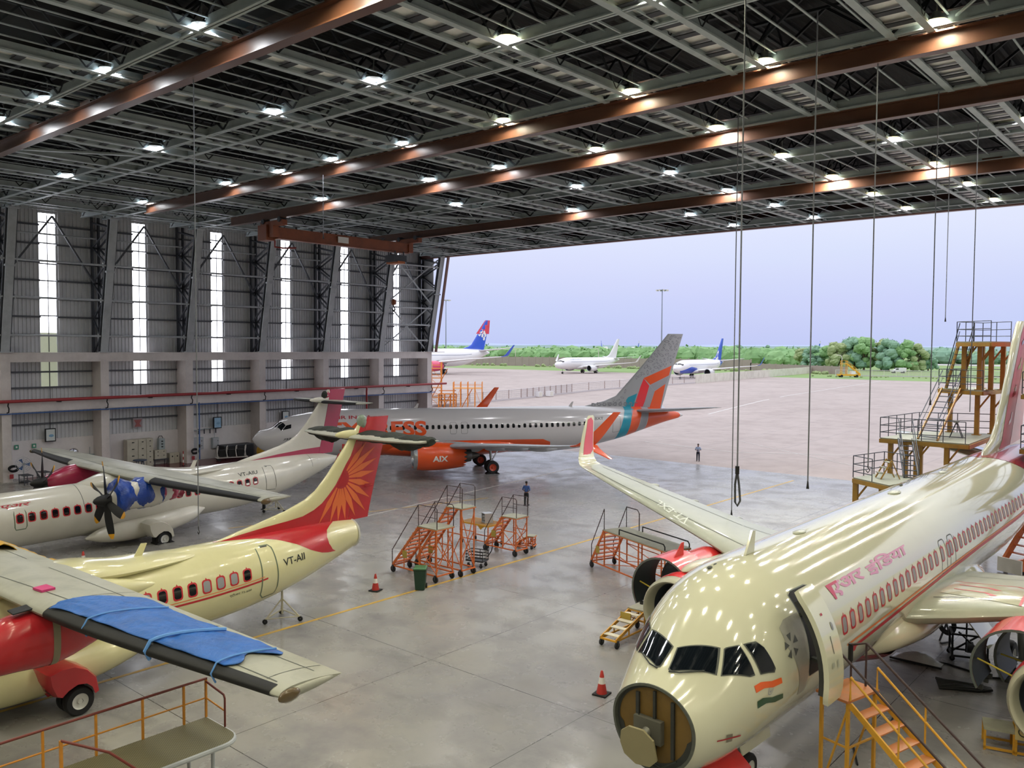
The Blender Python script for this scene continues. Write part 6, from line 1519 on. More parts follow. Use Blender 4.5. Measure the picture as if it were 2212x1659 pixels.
# boarding stairs at the open door
bs = thing('boarding_stairs', 'yellow boarding stairs with worn orange treads at the open front door', 'stairs', (-6.45, 20.2, 0), math.radians(-15))
Hb = 2.85; wd = .53; Lb = 3.65; N_ = 10
MB().box(-.85, .0, -wd-.1, wd+.1, Hb-.06, Hb).build('platform', M_tread, bs)
for s in (-1, 1):
    MB().beam((0, s*wd, Hb-.1), (Lb, s*wd, .15), .05, .14).build('stringer', M_ylst, bs)
    MB().sweep([(0, s*wd, Hb), (0, s*wd, Hb+.55), (Lb+.1, s*wd, .7)], .03, 8).build('mid_rail', M_ylst, bs, smooth=True)
    MB().sweep([(-.7 if s > 0 else -.3, s*wd, Hb+.9), (-.3, s*wd, Hb+1.05), (Lb+.2, s*wd, 1.15), (Lb+.2, s*wd, .2)], .03, 8).build('handrail', M_dkrl, bs, smooth=True)
    MB().sweep([(-.3, s*wd, Hb), (-.3, s*wd, Hb+1.05)], .025, 8).sweep([(-.7, s*wd, Hb), (-.7, s*wd, Hb+.9)], .025, 8).build('rail_post', M_dkrl, bs, smooth=True)
    for f in (.33, .66): MB().tube((Lb*f, s*wd, Hb*(1-f)), (Lb*f, s*wd, Hb*(1-f)+1.0), .022, 8).build('rail_post', M_ylst, bs)
    for x in (-.75, -.05): MB().box(x-.035, x+.035, s*wd-.035, s*wd+.035, .25, Hb-.06).build('leg', M_ylst, bs)
    MB().beam((-.75, s*wd, .3), (Lb, s*wd, .25), .06, .06).build('base_rail', M_ylst, bs); MB().beam((-.75, s*wd, .4), (-.05, s*wd, Hb-.2), .04, .04).beam((-.05, s*wd, .9), (1.6, s*wd, 1.5), .04, .04).build('brace', M_ylst, bs)
for z in (.7, 1.7): MB().box(-.75, -.05, -wd, -wd+.04, z-.02, z+.02).box(-.07, -.03, -wd, wd, z-.02, z+.02).build('tie_bar', M_ylst, bs)
for k in range(N_):
    x = Lb*(k+.7)/N_; z = Hb-.1-(Hb-.25)*(k+.7)/N_; MB().box(x-.17, x+.13, -wd+.03, wd-.03, z-.03, z).build('tread', M_tread, bs)
for x in (-.75, Lb-.1):
    for s in (-1, 1): castor(bs, x, s*wd, .12, .07)
MB().box(-1.1, -.6, wd+.05, wd+.12, Hb+.5, Hb+.95).build('bumper_pad', M_black, bs) if False else MB().tube((-.72, wd, Hb+.5), (-.72, wd, Hb+.92), .06, 8).build('foam_pad', M_black, bs)
# clutter under the near wing of the cream jet
cg = thing('frame_cart', 'black open frame cart with a pole under the near wing of the cream jet', 'cart', (-7.0, 33.0, 0), math.radians(20)); M_bf = M_black
for z in (.18, .95):
    MB().beam((-.55, -.4, z), (.55, -.4, z), .06, .06).beam((-.55, .4, z), (.55, .4, z), .06, .06).beam((-.55, -.4, z), (-.55, .4, z), .06, .06).beam((.55, -.4, z), (.55, .4, z), .06, .06).build('frame', M_bf, cg)
for x in (-.55, .55):
    for y in (-.4, .4): MB().box(x-.03, x+.03, y-.03, y+.03, .18, .95).build('post', M_bf, cg); castor(cg, x, y, .09, .05)
MB().beam((-.55, 0, .2), (.55, .3, .9), .05, .05).beam((.55, -.3, .2), (-.3, .1, .9), .05, .05).build('brace', M_bf, cg); MB().tube((-.05, .1, .2), (-.05, .1, 1.9), .03, 8).build('pole', M_bf, cg); MB().lathe([(.02, -.1), (.2, -.1), (.2, .1), (.02, .1)], 14, 'x', (.05, 0, .42)).build('pump', M_dkst, cg, smooth=True)
hr = thing('hose_reel', 'black hose reel on a stand behind the frame cart under the wing', 'hose reel', (-8.0, 34.2, 0), math.radians(60))
for r in (.28, .34, .4): MB().sweep([(.0, r*math.cos(t), .75+r*math.sin(t)) for t in [2*PI*i/20 for i in range(21)]], .045, 6).build('coil', M_black, hr, smooth=True)
MB().beam((0, -.3, 0), (0, 0, .75), .05, .05).beam((0, .3, 0), (0, 0, .75), .05, .05).beam((-.25, 0, .03), (.25, 0, .03), .05, .05).build('stand', M_dkst, hr)
bg = thing('plastic_sheet', 'pale crumpled plastic sheet on the floor under the cream jet', 'plastic sheet', (-8.3, 31.6, 0)); rings = []
for i in range(13): rings.append([(-.8+1.6*i/12, -.35+.7*j/8, .01+.28*math.sin(PI*i/12)*math.sin(PI*j/8)*(1+.6*wr(i*.6, j*.7))) for j in range(9)])
MB().loft(rings, False).build('sheet', mat('pale translucent sheet', 'c9ccd2', .3, vary=.1, bump=.6, bscale=8), bg, smooth=True, angle=90); MB().beam((-.8, -.42, .05), (.9, -.42, .05), .06, .06).build('bar', M_black, bg)
hc = thing('floor_hose', 'black hose lying on the floor under the cream jet belly', 'hose', (-7.6, 28.5, 0)); MB().sweep([(-.9, 3.2, .03), (.2, 3.4, .03), (1.6, 3.0, .03), (2.6, 3.6, .03)], .03, 6).build('hose', M_black, hc, smooth=True)
hc = thing('floor_hose', 'thin black hose lying on the floor beside the boarding stairs', 'hose', (-7.6, 28.5, 0)); MB().sweep([(.3, -6.0, .03), (-.15, -5.0, .03), (.25, -3.6, .03), (.1, -2.2, .03)], .025, 6).build('hose', M_black, hc, smooth=True)
bd = thing('cable_bundle', 'black heap of folded straps and cable on the floor before the near engine', 'cable', (-6.5, 30.0, 0), math.radians(25))
for k in range(7): MB().sweep([(-.75+.06*wr(k, 1), -.3+.09*k, .04+.02*k), (-.2, -.32+.1*k+.08*wr(k, 2), .07+.03*(k % 3)), (.4, -.28+.09*k, .05+.03*(k % 2)), (.85, -.1+.03*k, .06)], .04, 6).build('strap', M_black, bd, smooth=True)
# workshop steps on the right edge
def box_step(x, y, w, d, h, label, plate=False):
    o = thing('step_stool', label, 'step', (x, y, 0), math.radians(15), 'grey topped yellow steel steps'); MB().box(-w/2, w/2, -d/2, d/2, h-.06, h).build('tread', M_deckg, o)
    for sx in (-1, 1):
        for sy in (-1, 1): MB().box(sx*(w/2-.03)-.03, sx*(w/2-.03)+.03, sy*(d/2-.03)-.03, sy*(d/2-.03)+.03, 0, h-.06).build('leg', M_ylst, o)
    MB().box(-w/2, w/2, -d/2, -d/2+.05, .04, .1).box(-w/2, w/2, d/2-.05, d/2, .04, .1).build('foot_rail', M_ylst, o)
    if plate:
        MB().box(-w/2, w/2, -d/2-.03, -d/2, h-.5, h-.05).build('sign_plate', mat('pale yellow sign', 'cdbf86', .5), o)
        MB().sweep([(-w*.25+.12*math.cos(t), -d/2-.035, h-.27+.12*math.sin(t)) for t in [2*PI*i/16 for i in range(17)]], .015, 5).box(w*.05, w*.4, -d/2-.034, -d/2-.03, h-.2, h-.17).box(w*.05, w*.4, -d/2-.034, -d/2-.03, h-.3, h-.27).build('sign_symbol', M_txtblk, o)
box_step(-4.75, 26.2, .75, .75, .62, 'leftmost of the small yellow steel steps at the lower right edge'); box_step(-4.0, 26.35, .8, .7, .95, 'taller yellow steel step with a no entry sign at the lower right edge', True)
# orange steel stand beyond the wing on the right edge
os_ = thing('tail_stand_platform', 'orange steel stair stand beyond the near wing, at the right edge', 'stand', (-8.2, 47.0, 0), math.radians(68))
for s in (-.5, .5): MB().beam((0, s, .3), (2.6, s, 2.9), .14, .3).build('stringer', M_orst, os_); MB().beam((0, s, .3), (3.4, s, .35), .12, .14).build('base_rail', M_orst, os_); MB().box(2.6, 2.75, s-.07, s+.07, .3, 2.9).build('post', M_orst, os_)
for k in range(7): MB().box(.2+.34*k, .45+.34*k, -.5, .5, .55+.34*k, .59+.34*k).build('tread', M_orst, os_)
MB().box(2.6, 3.5, -.6, .6, 2.86, 2.94).build('platform', M_white, os_); MB().box(-.15, -.05, -.6, .6, .05, .75).build('kick_plate', M_white, os_)
for x in (.3, 3.2):
    for s in (-.45, .45): castor(os_, x, s, .16, .09)

# ------------------------------------------------------------------ near platform at the lower left
M_orl = mat('orange railing paint', 'd08a2c', .45, vary=.12, dirt='8f5f22', dscale=3); M_redl = mat('dark red railing paint', '6e2a22', .45, vary=.15, dirt='3f1c18', dscale=3)
fp = thing('work_platform', 'tread plate work platform with orange railings below the near wing', 'platform', (-19.0, 11.05, 0), 0)
def fplate():
    m = bpy.data.materials.new('tread plate'); m.use_nodes = True; nt = m.node_tree; N = nt.nodes; L = nt.links; b = N['Principled BSDF']
    tc = N.new('ShaderNodeTexCoord'); ck = N.new('ShaderNodeTexChecker'); ck.inputs['Scale'].default_value = 28; ck.inputs['Color1'].default_value = (*hx('8b8668'), 1); ck.inputs['Color2'].default_value = (*hx('4f4c3a'), 1)
    L.new(tc.outputs['Object'], ck.inputs['Vector']); n = N.new('ShaderNodeTexNoise'); n.inputs['Scale'].default_value = 2.5; n.inputs['Detail'].default_value = 6; L.new(tc.outputs['Object'], n.inputs['Vector'])
    mx = N.new('ShaderNodeMix'); mx.data_type = 'RGBA'; mx.inputs['B'].default_value = (*hx('6f6a4c'), 1); L.new(n.outputs['Fac'], mx.inputs['Factor']); L.new(ck.outputs['Color'], mx.inputs['A']); L.new(mx.outputs['Result'], b.inputs['Base Color'])
    bp = N.new('ShaderNodeBump'); bp.inputs['Strength'].default_value = .5; bp.inputs['Distance'].default_value = .02; L.new(ck.outputs['Fac'], bp.inputs['Height']); L.new(bp.outputs[0], b.inputs['Normal']); b.inputs['Roughness'].default_value = .5; b.inputs['Metallic'].default_value = .3
    return m
ZP = 1.45
out = [(-.82, -6.5), (.80, -6.5), (.86, -.55)]+[(.36+.5*math.cos(t), -.5+.5*math.sin(t)) for t in [PI/2*i/6 for i in range(7)]]+[(-.82, .0)]
MB().prism(out, ZP-.05, ZP).build('deck', fplate(), fp)
MB().sweep([(x, y, ZP-.06) for x, y in out[1:]], .06, 8).build('edge_tube', M_lgst, fp, smooth=True)
for x, y in ((-.82, 0), (-.82, -.6), (-.82, -1.65), (-.82, -2.75), (-.82, -3.9), (-.82, -5.1)): MB().box(x-.025, x+.025, y-.025, y+.025, ZP, ZP+1.0).build('rail_post', M_orl, fp)
MB().sweep([(-.82, -6.2, ZP+1.0), (-.82, 0, ZP+1.0), (-.80, .03, ZP+1.0)], .032, 8).build('top_rail', M_redl, fp, smooth=True); MB().tube((-.82, -6.2, ZP+.5), (-.82, 0, ZP+.5), .022, 8).build('mid_rail', M_orl, fp, smooth=True)
MB().sweep([(-.82, 0, ZP+.93), (.0, .02, ZP+.8), (.05, .02, ZP+.72), (.05, .02, ZP)], .026, 8).build('end_rail', M_redl, fp, smooth=True); MB().tube((-.82, 0, ZP+.5), (.05, .02, ZP+.4), .02, 8).build('end_mid_rail', M_orl, fp)
for x, y in ((-.6, -.6), (.55, -.6), (-.6, -3.6), (.55, -3.6), (-.6, -6), (.55, -6)): MB().tube((x, y, 0), (x, y, ZP-.05), .045, 10).build('leg', M_lgst, fp, smooth=True)
MB().beam((-.6, -.6, .3), (.55, -.6, .3), .05, .05).beam((.55, -.6, .3), (.55, -6, .3), .05, .05).beam((-.6, -.6, .3), (-.6, -6, .3), .05, .05).build('base_frame', M_orl, fp)
MB().box(.2, .26, -3.95, -3.89, ZP, ZP+1.1).build('gate_post', M_orl, fp); MB().sweep([(.23, -3.92, ZP+1.1), (.9, -3.2, ZP+.8), (1.3, -2.6, ZP+.2)], .03, 8).build('gate_rail', M_redl, fp, smooth=True)

# ------------------------------------------------------------------ stepped dock round the tail of the cream jet
M_dock = mat('mustard dock steel', 'a98239', .5, vary=.12, dirt='6f5528', dscale=2); M_dockr = mat('dark blue grey railing', '3d4452', .5, vary=.1); M_dockd = mat('grey green dock deck', '8b8f80', .5, vary=.1)
dk = thing('tail_dock', 'stepped mustard yellow dock with railings beside the tail of the cream jet', 'dock', (-12, 47, 0))
ox, oy = -12, 47
def level(nm, poly, z, cols, rails, rh=1.05):
    MB().prism([(x-ox, y-oy) for x, y in poly], z-.06, z).build('deck', M_dockd, dk); n = len(poly)
    f = MB()
    for i in range(n): p, q = poly[i], poly[(i+1) % n]; f.beam((p[0]-ox, p[1]-oy, z-.16), (q[0]-ox, q[1]-oy, z-.16), .1, .2)
    f.build('deck_frame', M_dock, dk)
    for x, y, zb in cols:
        c = MB().box(x-ox-.11, x-ox+.11, y-oy-.11, y-oy+.11, zb, z-.2).build('column', M_dock, dk); MB().box(x-ox-.2, x-ox+.2, y-oy-.2, y-oy+.2, zb, zb+.04).build('foot_plate', M_dock, c)
        MB().beam((x-ox, y-oy, z-1.1), (x-ox+.6, y-oy+.1, z-.2), .09, .09).build('knee_brace', M_dock, c)
    for p, q in rails:
        L_ = math.hypot(q[0]-p[0], q[1]-p[1]); k = max(1, round(L_/1.0)); r = MB()
        for h in (rh, rh*.62, rh*.28): r.tube((p[0]-ox, p[1]-oy, z+h), (q[0]-ox, q[1]-oy, z+h), .022, 6)
        for i in range(k+1): x, y = p[0]+(q[0]-p[0])*i/k-ox, p[1]+(q[1]-p[1])*i/k-oy; r.tube((x, y, z), (x, y, z+rh), .022, 6)
        r.build('railing', M_dockr, dk)
def stair(p, q, w, n=10, rail=True, m=None):
    """Ladder stair from p (low) to q (high), width vector w."""
    P, Q, Wv = Vector(p)-Vector((ox, oy, 0)), Vector(q)-Vector((ox, oy, 0)), Vector(w); m = m or M_dock
    for k in (0, 1): MB().beam(P+Wv*k, Q+Wv*k, .06, .16).build('stair_stringer', m, dk)
    t = MB()
    for k in range(n):
        f = (k+.5)/n; c = P+(Q-P)*f; d = Wv.normalized(); s = Vector((-d.y, d.x, 0))
        MB().slab([c-s*.12, c+s*.12, c+s*.12+Wv, c-s*.12+Wv], (0, 0, .03)).build('stair_tread', M_dockr, dk)
    if rail:
        for k in (0, 1): MB().sweep([P+Wv*k+Vector((0, 0, .1)), P+Wv*k+Vector((0, 0, .95)), Q+Wv*k+Vector((0, 0, 1.0))], .025, 6).tube(P+Wv*k+Vector((0, 0, .5)), Q+Wv*k+Vector((0, 0, .55)), .018, 6).build('stair_rail', M_dockr, dk)
p1 = [(-14, 41.5), (-11.95, 40.2), (-11.3, 43.2), (-13.4, 44.2)]
level('low', p1, 4.76, [(-13.9, 41.6, 0), (-13.4, 43.9, 0), (-12.1, 40.5, 0)], [(p1[3], p1[0]), (p1[0], (-12.9, 40.8)), (p1[3], (-12.0, 43.6))])
p2 = [(-14, 45.4), (-9.85, 45.3), (-9.95, 51.9), (-13.5, 50.5)]
level('mid', p2, 6.38, [(-13.7, 46.2, 0), (-12.9, 46.0, 0), (-12.3, 45.7, 0), (-10.9, 45.7, 0), (-13.3, 50.2, 0), (-10.2, 51.4, 0)], [(p2[3], p2[0]), (p2[0], (-10.0, 45.3)), (p2[3], p2[2])])
p3 = [(-12.7, 51.1), (-10.2, 49.6), (-9.9, 53.2), (-12.0, 53.6)]
level('high', p3, 8.8, [(-12.1, 51.2, 6.38), (-10.6, 50.4, 6.38), (-10.1, 51.6, 6.38)], [(p3[0], p3[1]), (p3[0], p3[3]), (p3[3], p3[2])])
p4 = [(-11.6, 50.0), (-9.7, 48.6), (-9.2, 50.8), (-10.9, 52.6)]
level('top', p4, 11.37, [(-11.3, 50.4, 8.8), (-10.5, 50.2, 8.8), (-10.0, 50.4, 8.8), (-9.6, 51.2, 8.8), (-10.8, 52.2, 8.8)], [(p4[0], p4[1]), (p4[0], p4[3]), (p4[3], p4[2])])
stair((-12.35, 46.0, 6.38), (-12.4, 50.6, 8.8), (1.0, -.35, 0), 9)
stair((-12.3, 51.0, 8.8), (-11.6, 50.6, 11.37), (.75, -.2, 0), 9)
stair((-12.1, 43.0, 4.76), (-13.1, 45.35, 6.38), (.6, .2, 0), 8, m=M_dockr)
ps = thing('platform_steps', 'small three step ladder standing on the lowest deck of the yellow dock', 'steps', (-12.7, 42.3, 4.76), math.radians(40))
for s in (-.3, .3): MB().beam((-.4, s, 0), (.1, s, .9), .04, .06).beam((.5, s, 0), (.1, s, .9), .04, .04).build('side_frame', M_dock, ps)
for k in range(3): MB().box(-.4+.17*k, -.2+.17*k, -.3, .3, .25+.26*k, .28+.26*k).build('tread', M_dockd, ps)
ps2 = thing('platform_bench', 'small dark trestle standing on the second deck of the yellow dock', 'trestle', (-11.1, 48.3, 6.38), math.radians(10))
for s in (-.35, .35): MB().beam((-.3, s, 0), (0, s, .8), .04, .04).beam((.3, s, 0), (0, s, .8), .04, .04).build('trestle_leg', M_dockr, ps2)
MB().box(-.12, .12, -.5, .5, .8, .84).build('trestle_top', M_dockd, ps2)
# matching platform on the near side of the tail, cut by the frame
dk2 = thing('tail_dock', 'railed dock platforms at the right edge, this side of the tail fin', 'dock', (-6.5, 46, 0)); ox, oy = -6.5, 46; dk_, dk = dk, dk2
q1 = [(-7.6, 44.9), (-4.0, 44.9), (-4.0, 49), (-7.6, 49)]
level('mid', q1, 6.4, [(-7.0, 48.6, 0), (-4.2, 45.3, 0), (-4.2, 48.6, 0)], [(q1[0], q1[1]), (q1[0], q1[3])])
q2 = [(-7.9, 46.6), (-4.5, 46.6), (-4.5, 50.4), (-7.9, 50.4)]
level('high', q2, 8.85, [(-7.4, 48.4, 6.4), (-4.6, 48.6, 6.4)], [(q2[0], q2[1]), (q2[0], q2[3])])

# ------------------------------------------------------------------ two people
def skin(name, chain, edges, root, m, parent, sub=2):
    me = bpy.data.meshes.new(name); me.from_pydata([c[:3] for c in chain], edges, []); o = bpy.data.objects.new(name, me); COL.objects.link(o)
    md = o.modifiers.new('skin', 'SKIN'); sv = me.skin_vertices[0].data
    for i, c in enumerate(chain): sv[i].radius = (c[3], c[4] if len(c) > 4 else c[3]); sv[i].use_root = (i == root)
    o.modifiers.new('sub', 'SUBSURF').levels = sub; o.modifiers['sub'].render_levels = sub
    dg = bpy.context.evaluated_depsgraph_get(); m2 = bpy.data.meshes.new_from_object(o.evaluated_get(dg)); bpy.data.objects.remove(o); bpy.data.meshes.remove(me)
    m2.name = name; m2.materials.clear(); m2.materials.append(m); m2.polygons.foreach_set('use_smooth', [True]*len(m2.polygons))
    r = bpy.data.objects.new(name, m2); COL.objects.link(r); r.parent = parent; return r
def person(loc, rz, label, shirt, trouser, arms, k=1.0):
    o = thing('person', label, 'person', loc, rz); sk = mat('brown skin', '6f4a38', .55, vary=.06); hair = mat('black hair', '100d0c', .6)
    ch = [(0, 0, .93, .13, .10), (0, 0, 1.12, .12, .085), (0, -.01, 1.3, .15, .10), (0, 0, 1.43, .07, .06), (0, -.01, 1.5, .05, .05), (0, -.02, 1.58, .072, .085), (0, -.015, 1.68, .065, .075)]
    ed = [(0, 1), (1, 2), (2, 3), (3, 4), (4, 5), (5, 6)]
    for s in (-1, 1):
        b = len(ch); ch += [(s*.09, 0, .86, .085), (s*.10, -.01, .5, .055), (s*.105, .02, .1, .04), (s*.11, .02, .045, .04), (s*.125, -.14, .035, .035)]; ed += [(0, b), (b, b+1), (b+1, b+2), (b+2, b+3), (b+3, b+4)]
        e, w = arms[0 if s < 0 else 1]; b = len(ch); ch += [(s*.18, 0, 1.37, .055), (*e, .038), (*w, .026)]; ed += [(2, b), (b, b+1), (b+1, b+2)]
        wv = Vector(w); d = (wv-Vector(e)).normalized(); side = d.cross(Vector((0, -1, .2))).normalized()
        b2 = len(ch); palm = wv+d*.07; ch += [(*palm, .028)]; ed += [(b+2, b2)]
        for f in range(5):
            off = side*(.018*(f-2)) if f < 4 else side*.04; l = [.06, .075, .08, .07, .04][f]; base = palm+off*.8+d*.02*(0 if f == 4 else 1); tip = base+d*l*.6+Vector((0, -.01, -.02)); b3 = len(ch); ch += [(*base, .009), (*tip, .008)]; ed += [(b2, b3), (b3, b3+1)]
    body = skin('body', ch, ed, 0, sk, o)
    body.scale = (k, k, k)
    def cloth_(nm, m, c, e, r0): x = skin(nm, c, e, r0, m, o); x.scale = (k, k, k); return x
    c = [(0, 0, .90, .155, .12), (0, 0, 1.12, .15, .105), (0, -.01, 1.3, .175, .12), (0, 0, 1.41, .10, .08)]; e_ = [(0, 1), (1, 2), (2, 3)]
    for s in (-1, 1):
        e, w = arms[0 if s < 0 else 1]; b = len(c); mid = Vector(e)+(Vector(w)-Vector(e))*.15; c += [(s*.18, 0, 1.37, .07), (*e, .052), (*mid, .05)]; e_ += [(2, b), (b, b+1), (b+1, b+2)]
    cloth_('shirt', shirt, c, e_, 0)
    c = [(0, 0, .97, .15, .115), (0, 0, .88, .155, .12)]; e_ = [(0, 1)]
    for s in (-1, 1): b = len(c); c += [(s*.095, 0, .8, .1), (s*.10, -.01, .5, .075), (s*.105, .01, .12, .062), (s*.106, .01, .07, .062)]; e_ += [(1, b), (b, b+1), (b+1, b+2), (b+2, b+3)]
    cloth_('trousers', trouser, c, e_, 0)
    h = MB().ball((0, .012, 1.665), .1, 16, 10, (.88, 1.0, .85)); h.v = [(x, y, max(z, 1.63-(.05 if y > 0 else -.045))) for x, y, z in h.v]; hh = h.build('hair', hair, o, smooth=True); hh.scale = (k, k, k)
    for s in (-1, 1):
        x = MB().ball((s*.03, -.095, 1.62), .011, 8, 6).build('eye', M_white, o); x.scale = (k, k, k); x = MB().ball((s*.078, -.005, 1.60), .025, 8, 6, (.4, .8, 1.2)).build('ear', sk, o); x.scale = (k, k, k)
        x = MB().loft([[(s*.12+a*.05, y, z*.5) for a, z in ((-1, .02), (-.9, .12), (0, .16), (.9, .12), (1, .02))] for y in (.08, .0, -.1, -.19)], False, False, False).build('shoe', M_black, o, smooth=True); x.scale = (k, k, k)
    x = MB().slab([(-.012, -.095, 1.585), (.012, -.095, 1.585), (0, -.10, 1.62)], (0, -.022, 0)).build('nose', sk, o); x.scale = (k, k, k); x = MB().box(-.025, .025, -.1, -.088, 1.548, 1.556).build('mouth', mat('dark lip', '5a3530', .5), o); x.scale = (k, k, k)
    return o
M_sh1 = mat('dark blue shirt cloth', '33508a', .8, vary=.2, scale=9); M_sh2 = mat('light blue shirt cloth', '9fb0d2', .8, vary=.1, scale=9); M_tr = mat('black trouser cloth', '15161b', .8)
person((-37.06, 44.6, 0), math.radians(200), 'person in a dark blue shirt standing with back to camera on the hangar floor', M_sh1, M_tr, [((-.27, .05, 1.12), (-.12, -.16, 1.02)), ((.27, .05, 1.12), (.12, -.16, 1.02))], .98)
person((-39.4, 73.3, -.004), math.radians(25), 'person in a light blue shirt standing outside with hands clasped in front', M_sh2, mat('navy trouser cloth', '1c2235', .8), [((-.28, -.02, 1.12), (-.08, -.2, 1.12)), ((.28, -.02, 1.12), (.08, -.2, 1.14))], .97)

# ================================================================== OUTSIDE
def grass_mat():
    m = mat('airfield grass', '7d9a5a', .9, vary=.18, scale=.05, dirt='9a8d68', dscale=.02, damt=.6); return m
ground('ground', grass_mat(), -4000, 4000, [257.9, 280, 300, 350, 420, 600, 900, 1133, 1600, 2600, 4200], 0.0)
ground('road_1', mat('pale runway concrete', 'b9b4b2', .8, vary=.06), -900, 300, [455, 485], 0.05)
M_wht = mat('white airliner paint', 'e6e4e4', .25, coat=.4, vary=.02); M_blu = mat('royal blue paint', '2a55c8', .3, coat=.3, vary=.05); M_red4 = mat('tail red paint', 'd8374c', .3, coat=.3); M_pinke = mat('pink red cowl paint', 'd8486e', .3, coat=.3)
M_eng4 = mat('white cowl paint', 'dedddd', .25, coat=.3)
def far_jet(label, x, y, h, sc=1.0, z=None, fin_m=None, eng_m=None, wl_m=None, belly_m=None, pod=True):
    A = thing('jet_airplane', label, 'airplane', (x, y, gz(y) if z is None else z), math.radians(h)); A.scale = (sc, sc, sc)
    F = F_737; fin = fin_foil(FIN_737, .42); z1 = 3.95
    wl = [(0, 22.0, 16.9, z1, 1.62, .09, .2), (.25, 22.35, 17.25, z1+.12, 1.45, .09, .7), (.5, 22.75, 17.45, z1+.4, 1.25, .08, 1.15), (2.4, 24.85, 17.95, z1+2.45, .55, .08, 1.3)]
    narrow_jet(A, F, fin, FIN_737, dict(body=M_wht, wing=M_eng4, fin=fin_m or M_wht, wrows=W737(2.35, z1), wl=[('winglet', wl)], wlm=wl_m or M_wht, srows=S737, stabm=M_eng4, belly=B737, bellym=belly_m or M_wht), detail=False)
    for side in (1, -1): engine(A, 12.55, side*4.83, 1.85, 1.1, 3.9, eng_m or M_eng4, M_lip, side, pylon=[(13.6, 2.75), (15.5, 3.1), (19, 2.75), (18.0, 2.2), (15.2, 2.3)], fan=False, n=20)
    gear737(A, M_hub)
    for sd in (1, -1):
        fus_decal(F, [[(1.45, sd*.05), (1.9, sd*.05), (2.5, sd*.8), (3.0, sd*.88), (2.97, sd*1.1), (2.25, sd*1.12)]], 'cockpit_window', M_wdark, A, .02, .3, 1.7)
        fus_decal(F, [[(6.5, sd*1.26), (30.5, sd*1.26), (30.5, sd*1.32), (6.5, sd*1.32)]], 'window_row', mat('grey window band', '8f95a5', .3), A, .02, .4, 1.9, 2.0)
    return A, F, fin
A, F, fin = far_jet('all white jet airliner parked on the far apron with its fin rising over the bushes', -175.5, 226.2, 90.2)
M_faint = mat('faint blue lettering', '8f97c4', .4); fus_text(F, 'Q gibi ai 2ACC', [(6.5, .95), (13.2, .95), (13.2, .62), (6.5, .62)], 'lettering', M_faint, A, R=1.9)
for k in range(6): foil_decal(fin, [[(35.6+.25*k, 7.4+.6*k), (36.3+.25*k, 7.5+.6*k), (36.5+.25*k, 7.8+.6*k), (35.9+.25*k, 7.75+.6*k)]], 'fin_scroll', mat('faint pink lettering', 'd09ab0', .4), A, 1, .02, g=2)
A, F, fin = far_jet('white jet airliner with a blue tail, parked behind the white barrier', -123.8, 215.7, 96.4, fin_m=M_blu, wl_m=M_blu)
for sd in (1, -1):
    fus_decal(F, [[(1.2, sd*2.2), (4, sd*1.9), (8, sd*1.55), (12, sd*1.75), (13.5, sd*2.2), (12, sd*3.0), (3, sd*3.0)]], 'nose_paint', M_blu, A, .02, .3, 1.9, 1.0)
    fus_decal(F, [[(31.5, sd*2.6), (32.5, sd*1.6), (33.5, sd*.9), (34.3, sd*.1), (37.5, sd*.1), (36.5, sd*1.5), (35.5, sd*2.6)]], 'tail_paint', M_blu, A, .02, .3, 1.3, 1.0)
    foil_decal(fin, [[(28.4, 5.5), (29.1, 5.5), (32.1, 6.4), (32.8, 7.1), (33.9, 8.35), (34.3, 8.35), (33.7, 5.2), (28.4, 5.2)]], 'fin_root_paint', M_wht, A, sd, .02, g=1.5)
A, F, fin = far_jet('big white wide body jet with a red and blue tail at the left', -203, 167.7, 93, sc=1.52, fin_m=M_blu, eng_m=M_pinke, wl_m=M_blu)
for sd in (1, -1):
    foil_decal(fin, [[(33.9, 9.0), (38.6, 9.0), (38.95, 12.2), (37.2, 12.2)]], 'fin_red', M_red4, A, sd, .02, g=1.0)
    for a, b in ((34.9, 8.9), (35.9, 8.6), (36.6, 9.3), (35.6, 9.6), (36.6, 7.9), (37.1, 8.7)): foil_decal(fin, [[(a-.4, b-.3), (a+.1, b-.5), (a+.5, b), (a+.2, b+.5), (a-.3, b+.35)]], 'fin_emblem', M_wht, A, sd, .03, g=1.5)
for i, (x, y, h, l) in enumerate([(-515, 742, 135, 'distant white jet with a blue tail, tail to the left, beyond the white jet'), (-486, 771, -45, 'distant white jet with a blue tail, tail to the right, beside the orange jet fin'), (-302, 797, -50, 'distant white jet mostly hidden by bushes at the right')]):
    # body runs away from its tail
    hh = math.radians(h); A, F, fin = far_jet(l, x-38*math.cos(hh), y-38*math.sin(hh), h, z=5.2, fin_m=M_blu)
    for sd in (1, -1): foil_decal(fin, [[(35.0, 9.6), (38.2, 9.6), (38.95, 12.2), (37.2, 12.2)]], 'fin_tip_paint', M_wht, A, sd, .03, g=1.0)
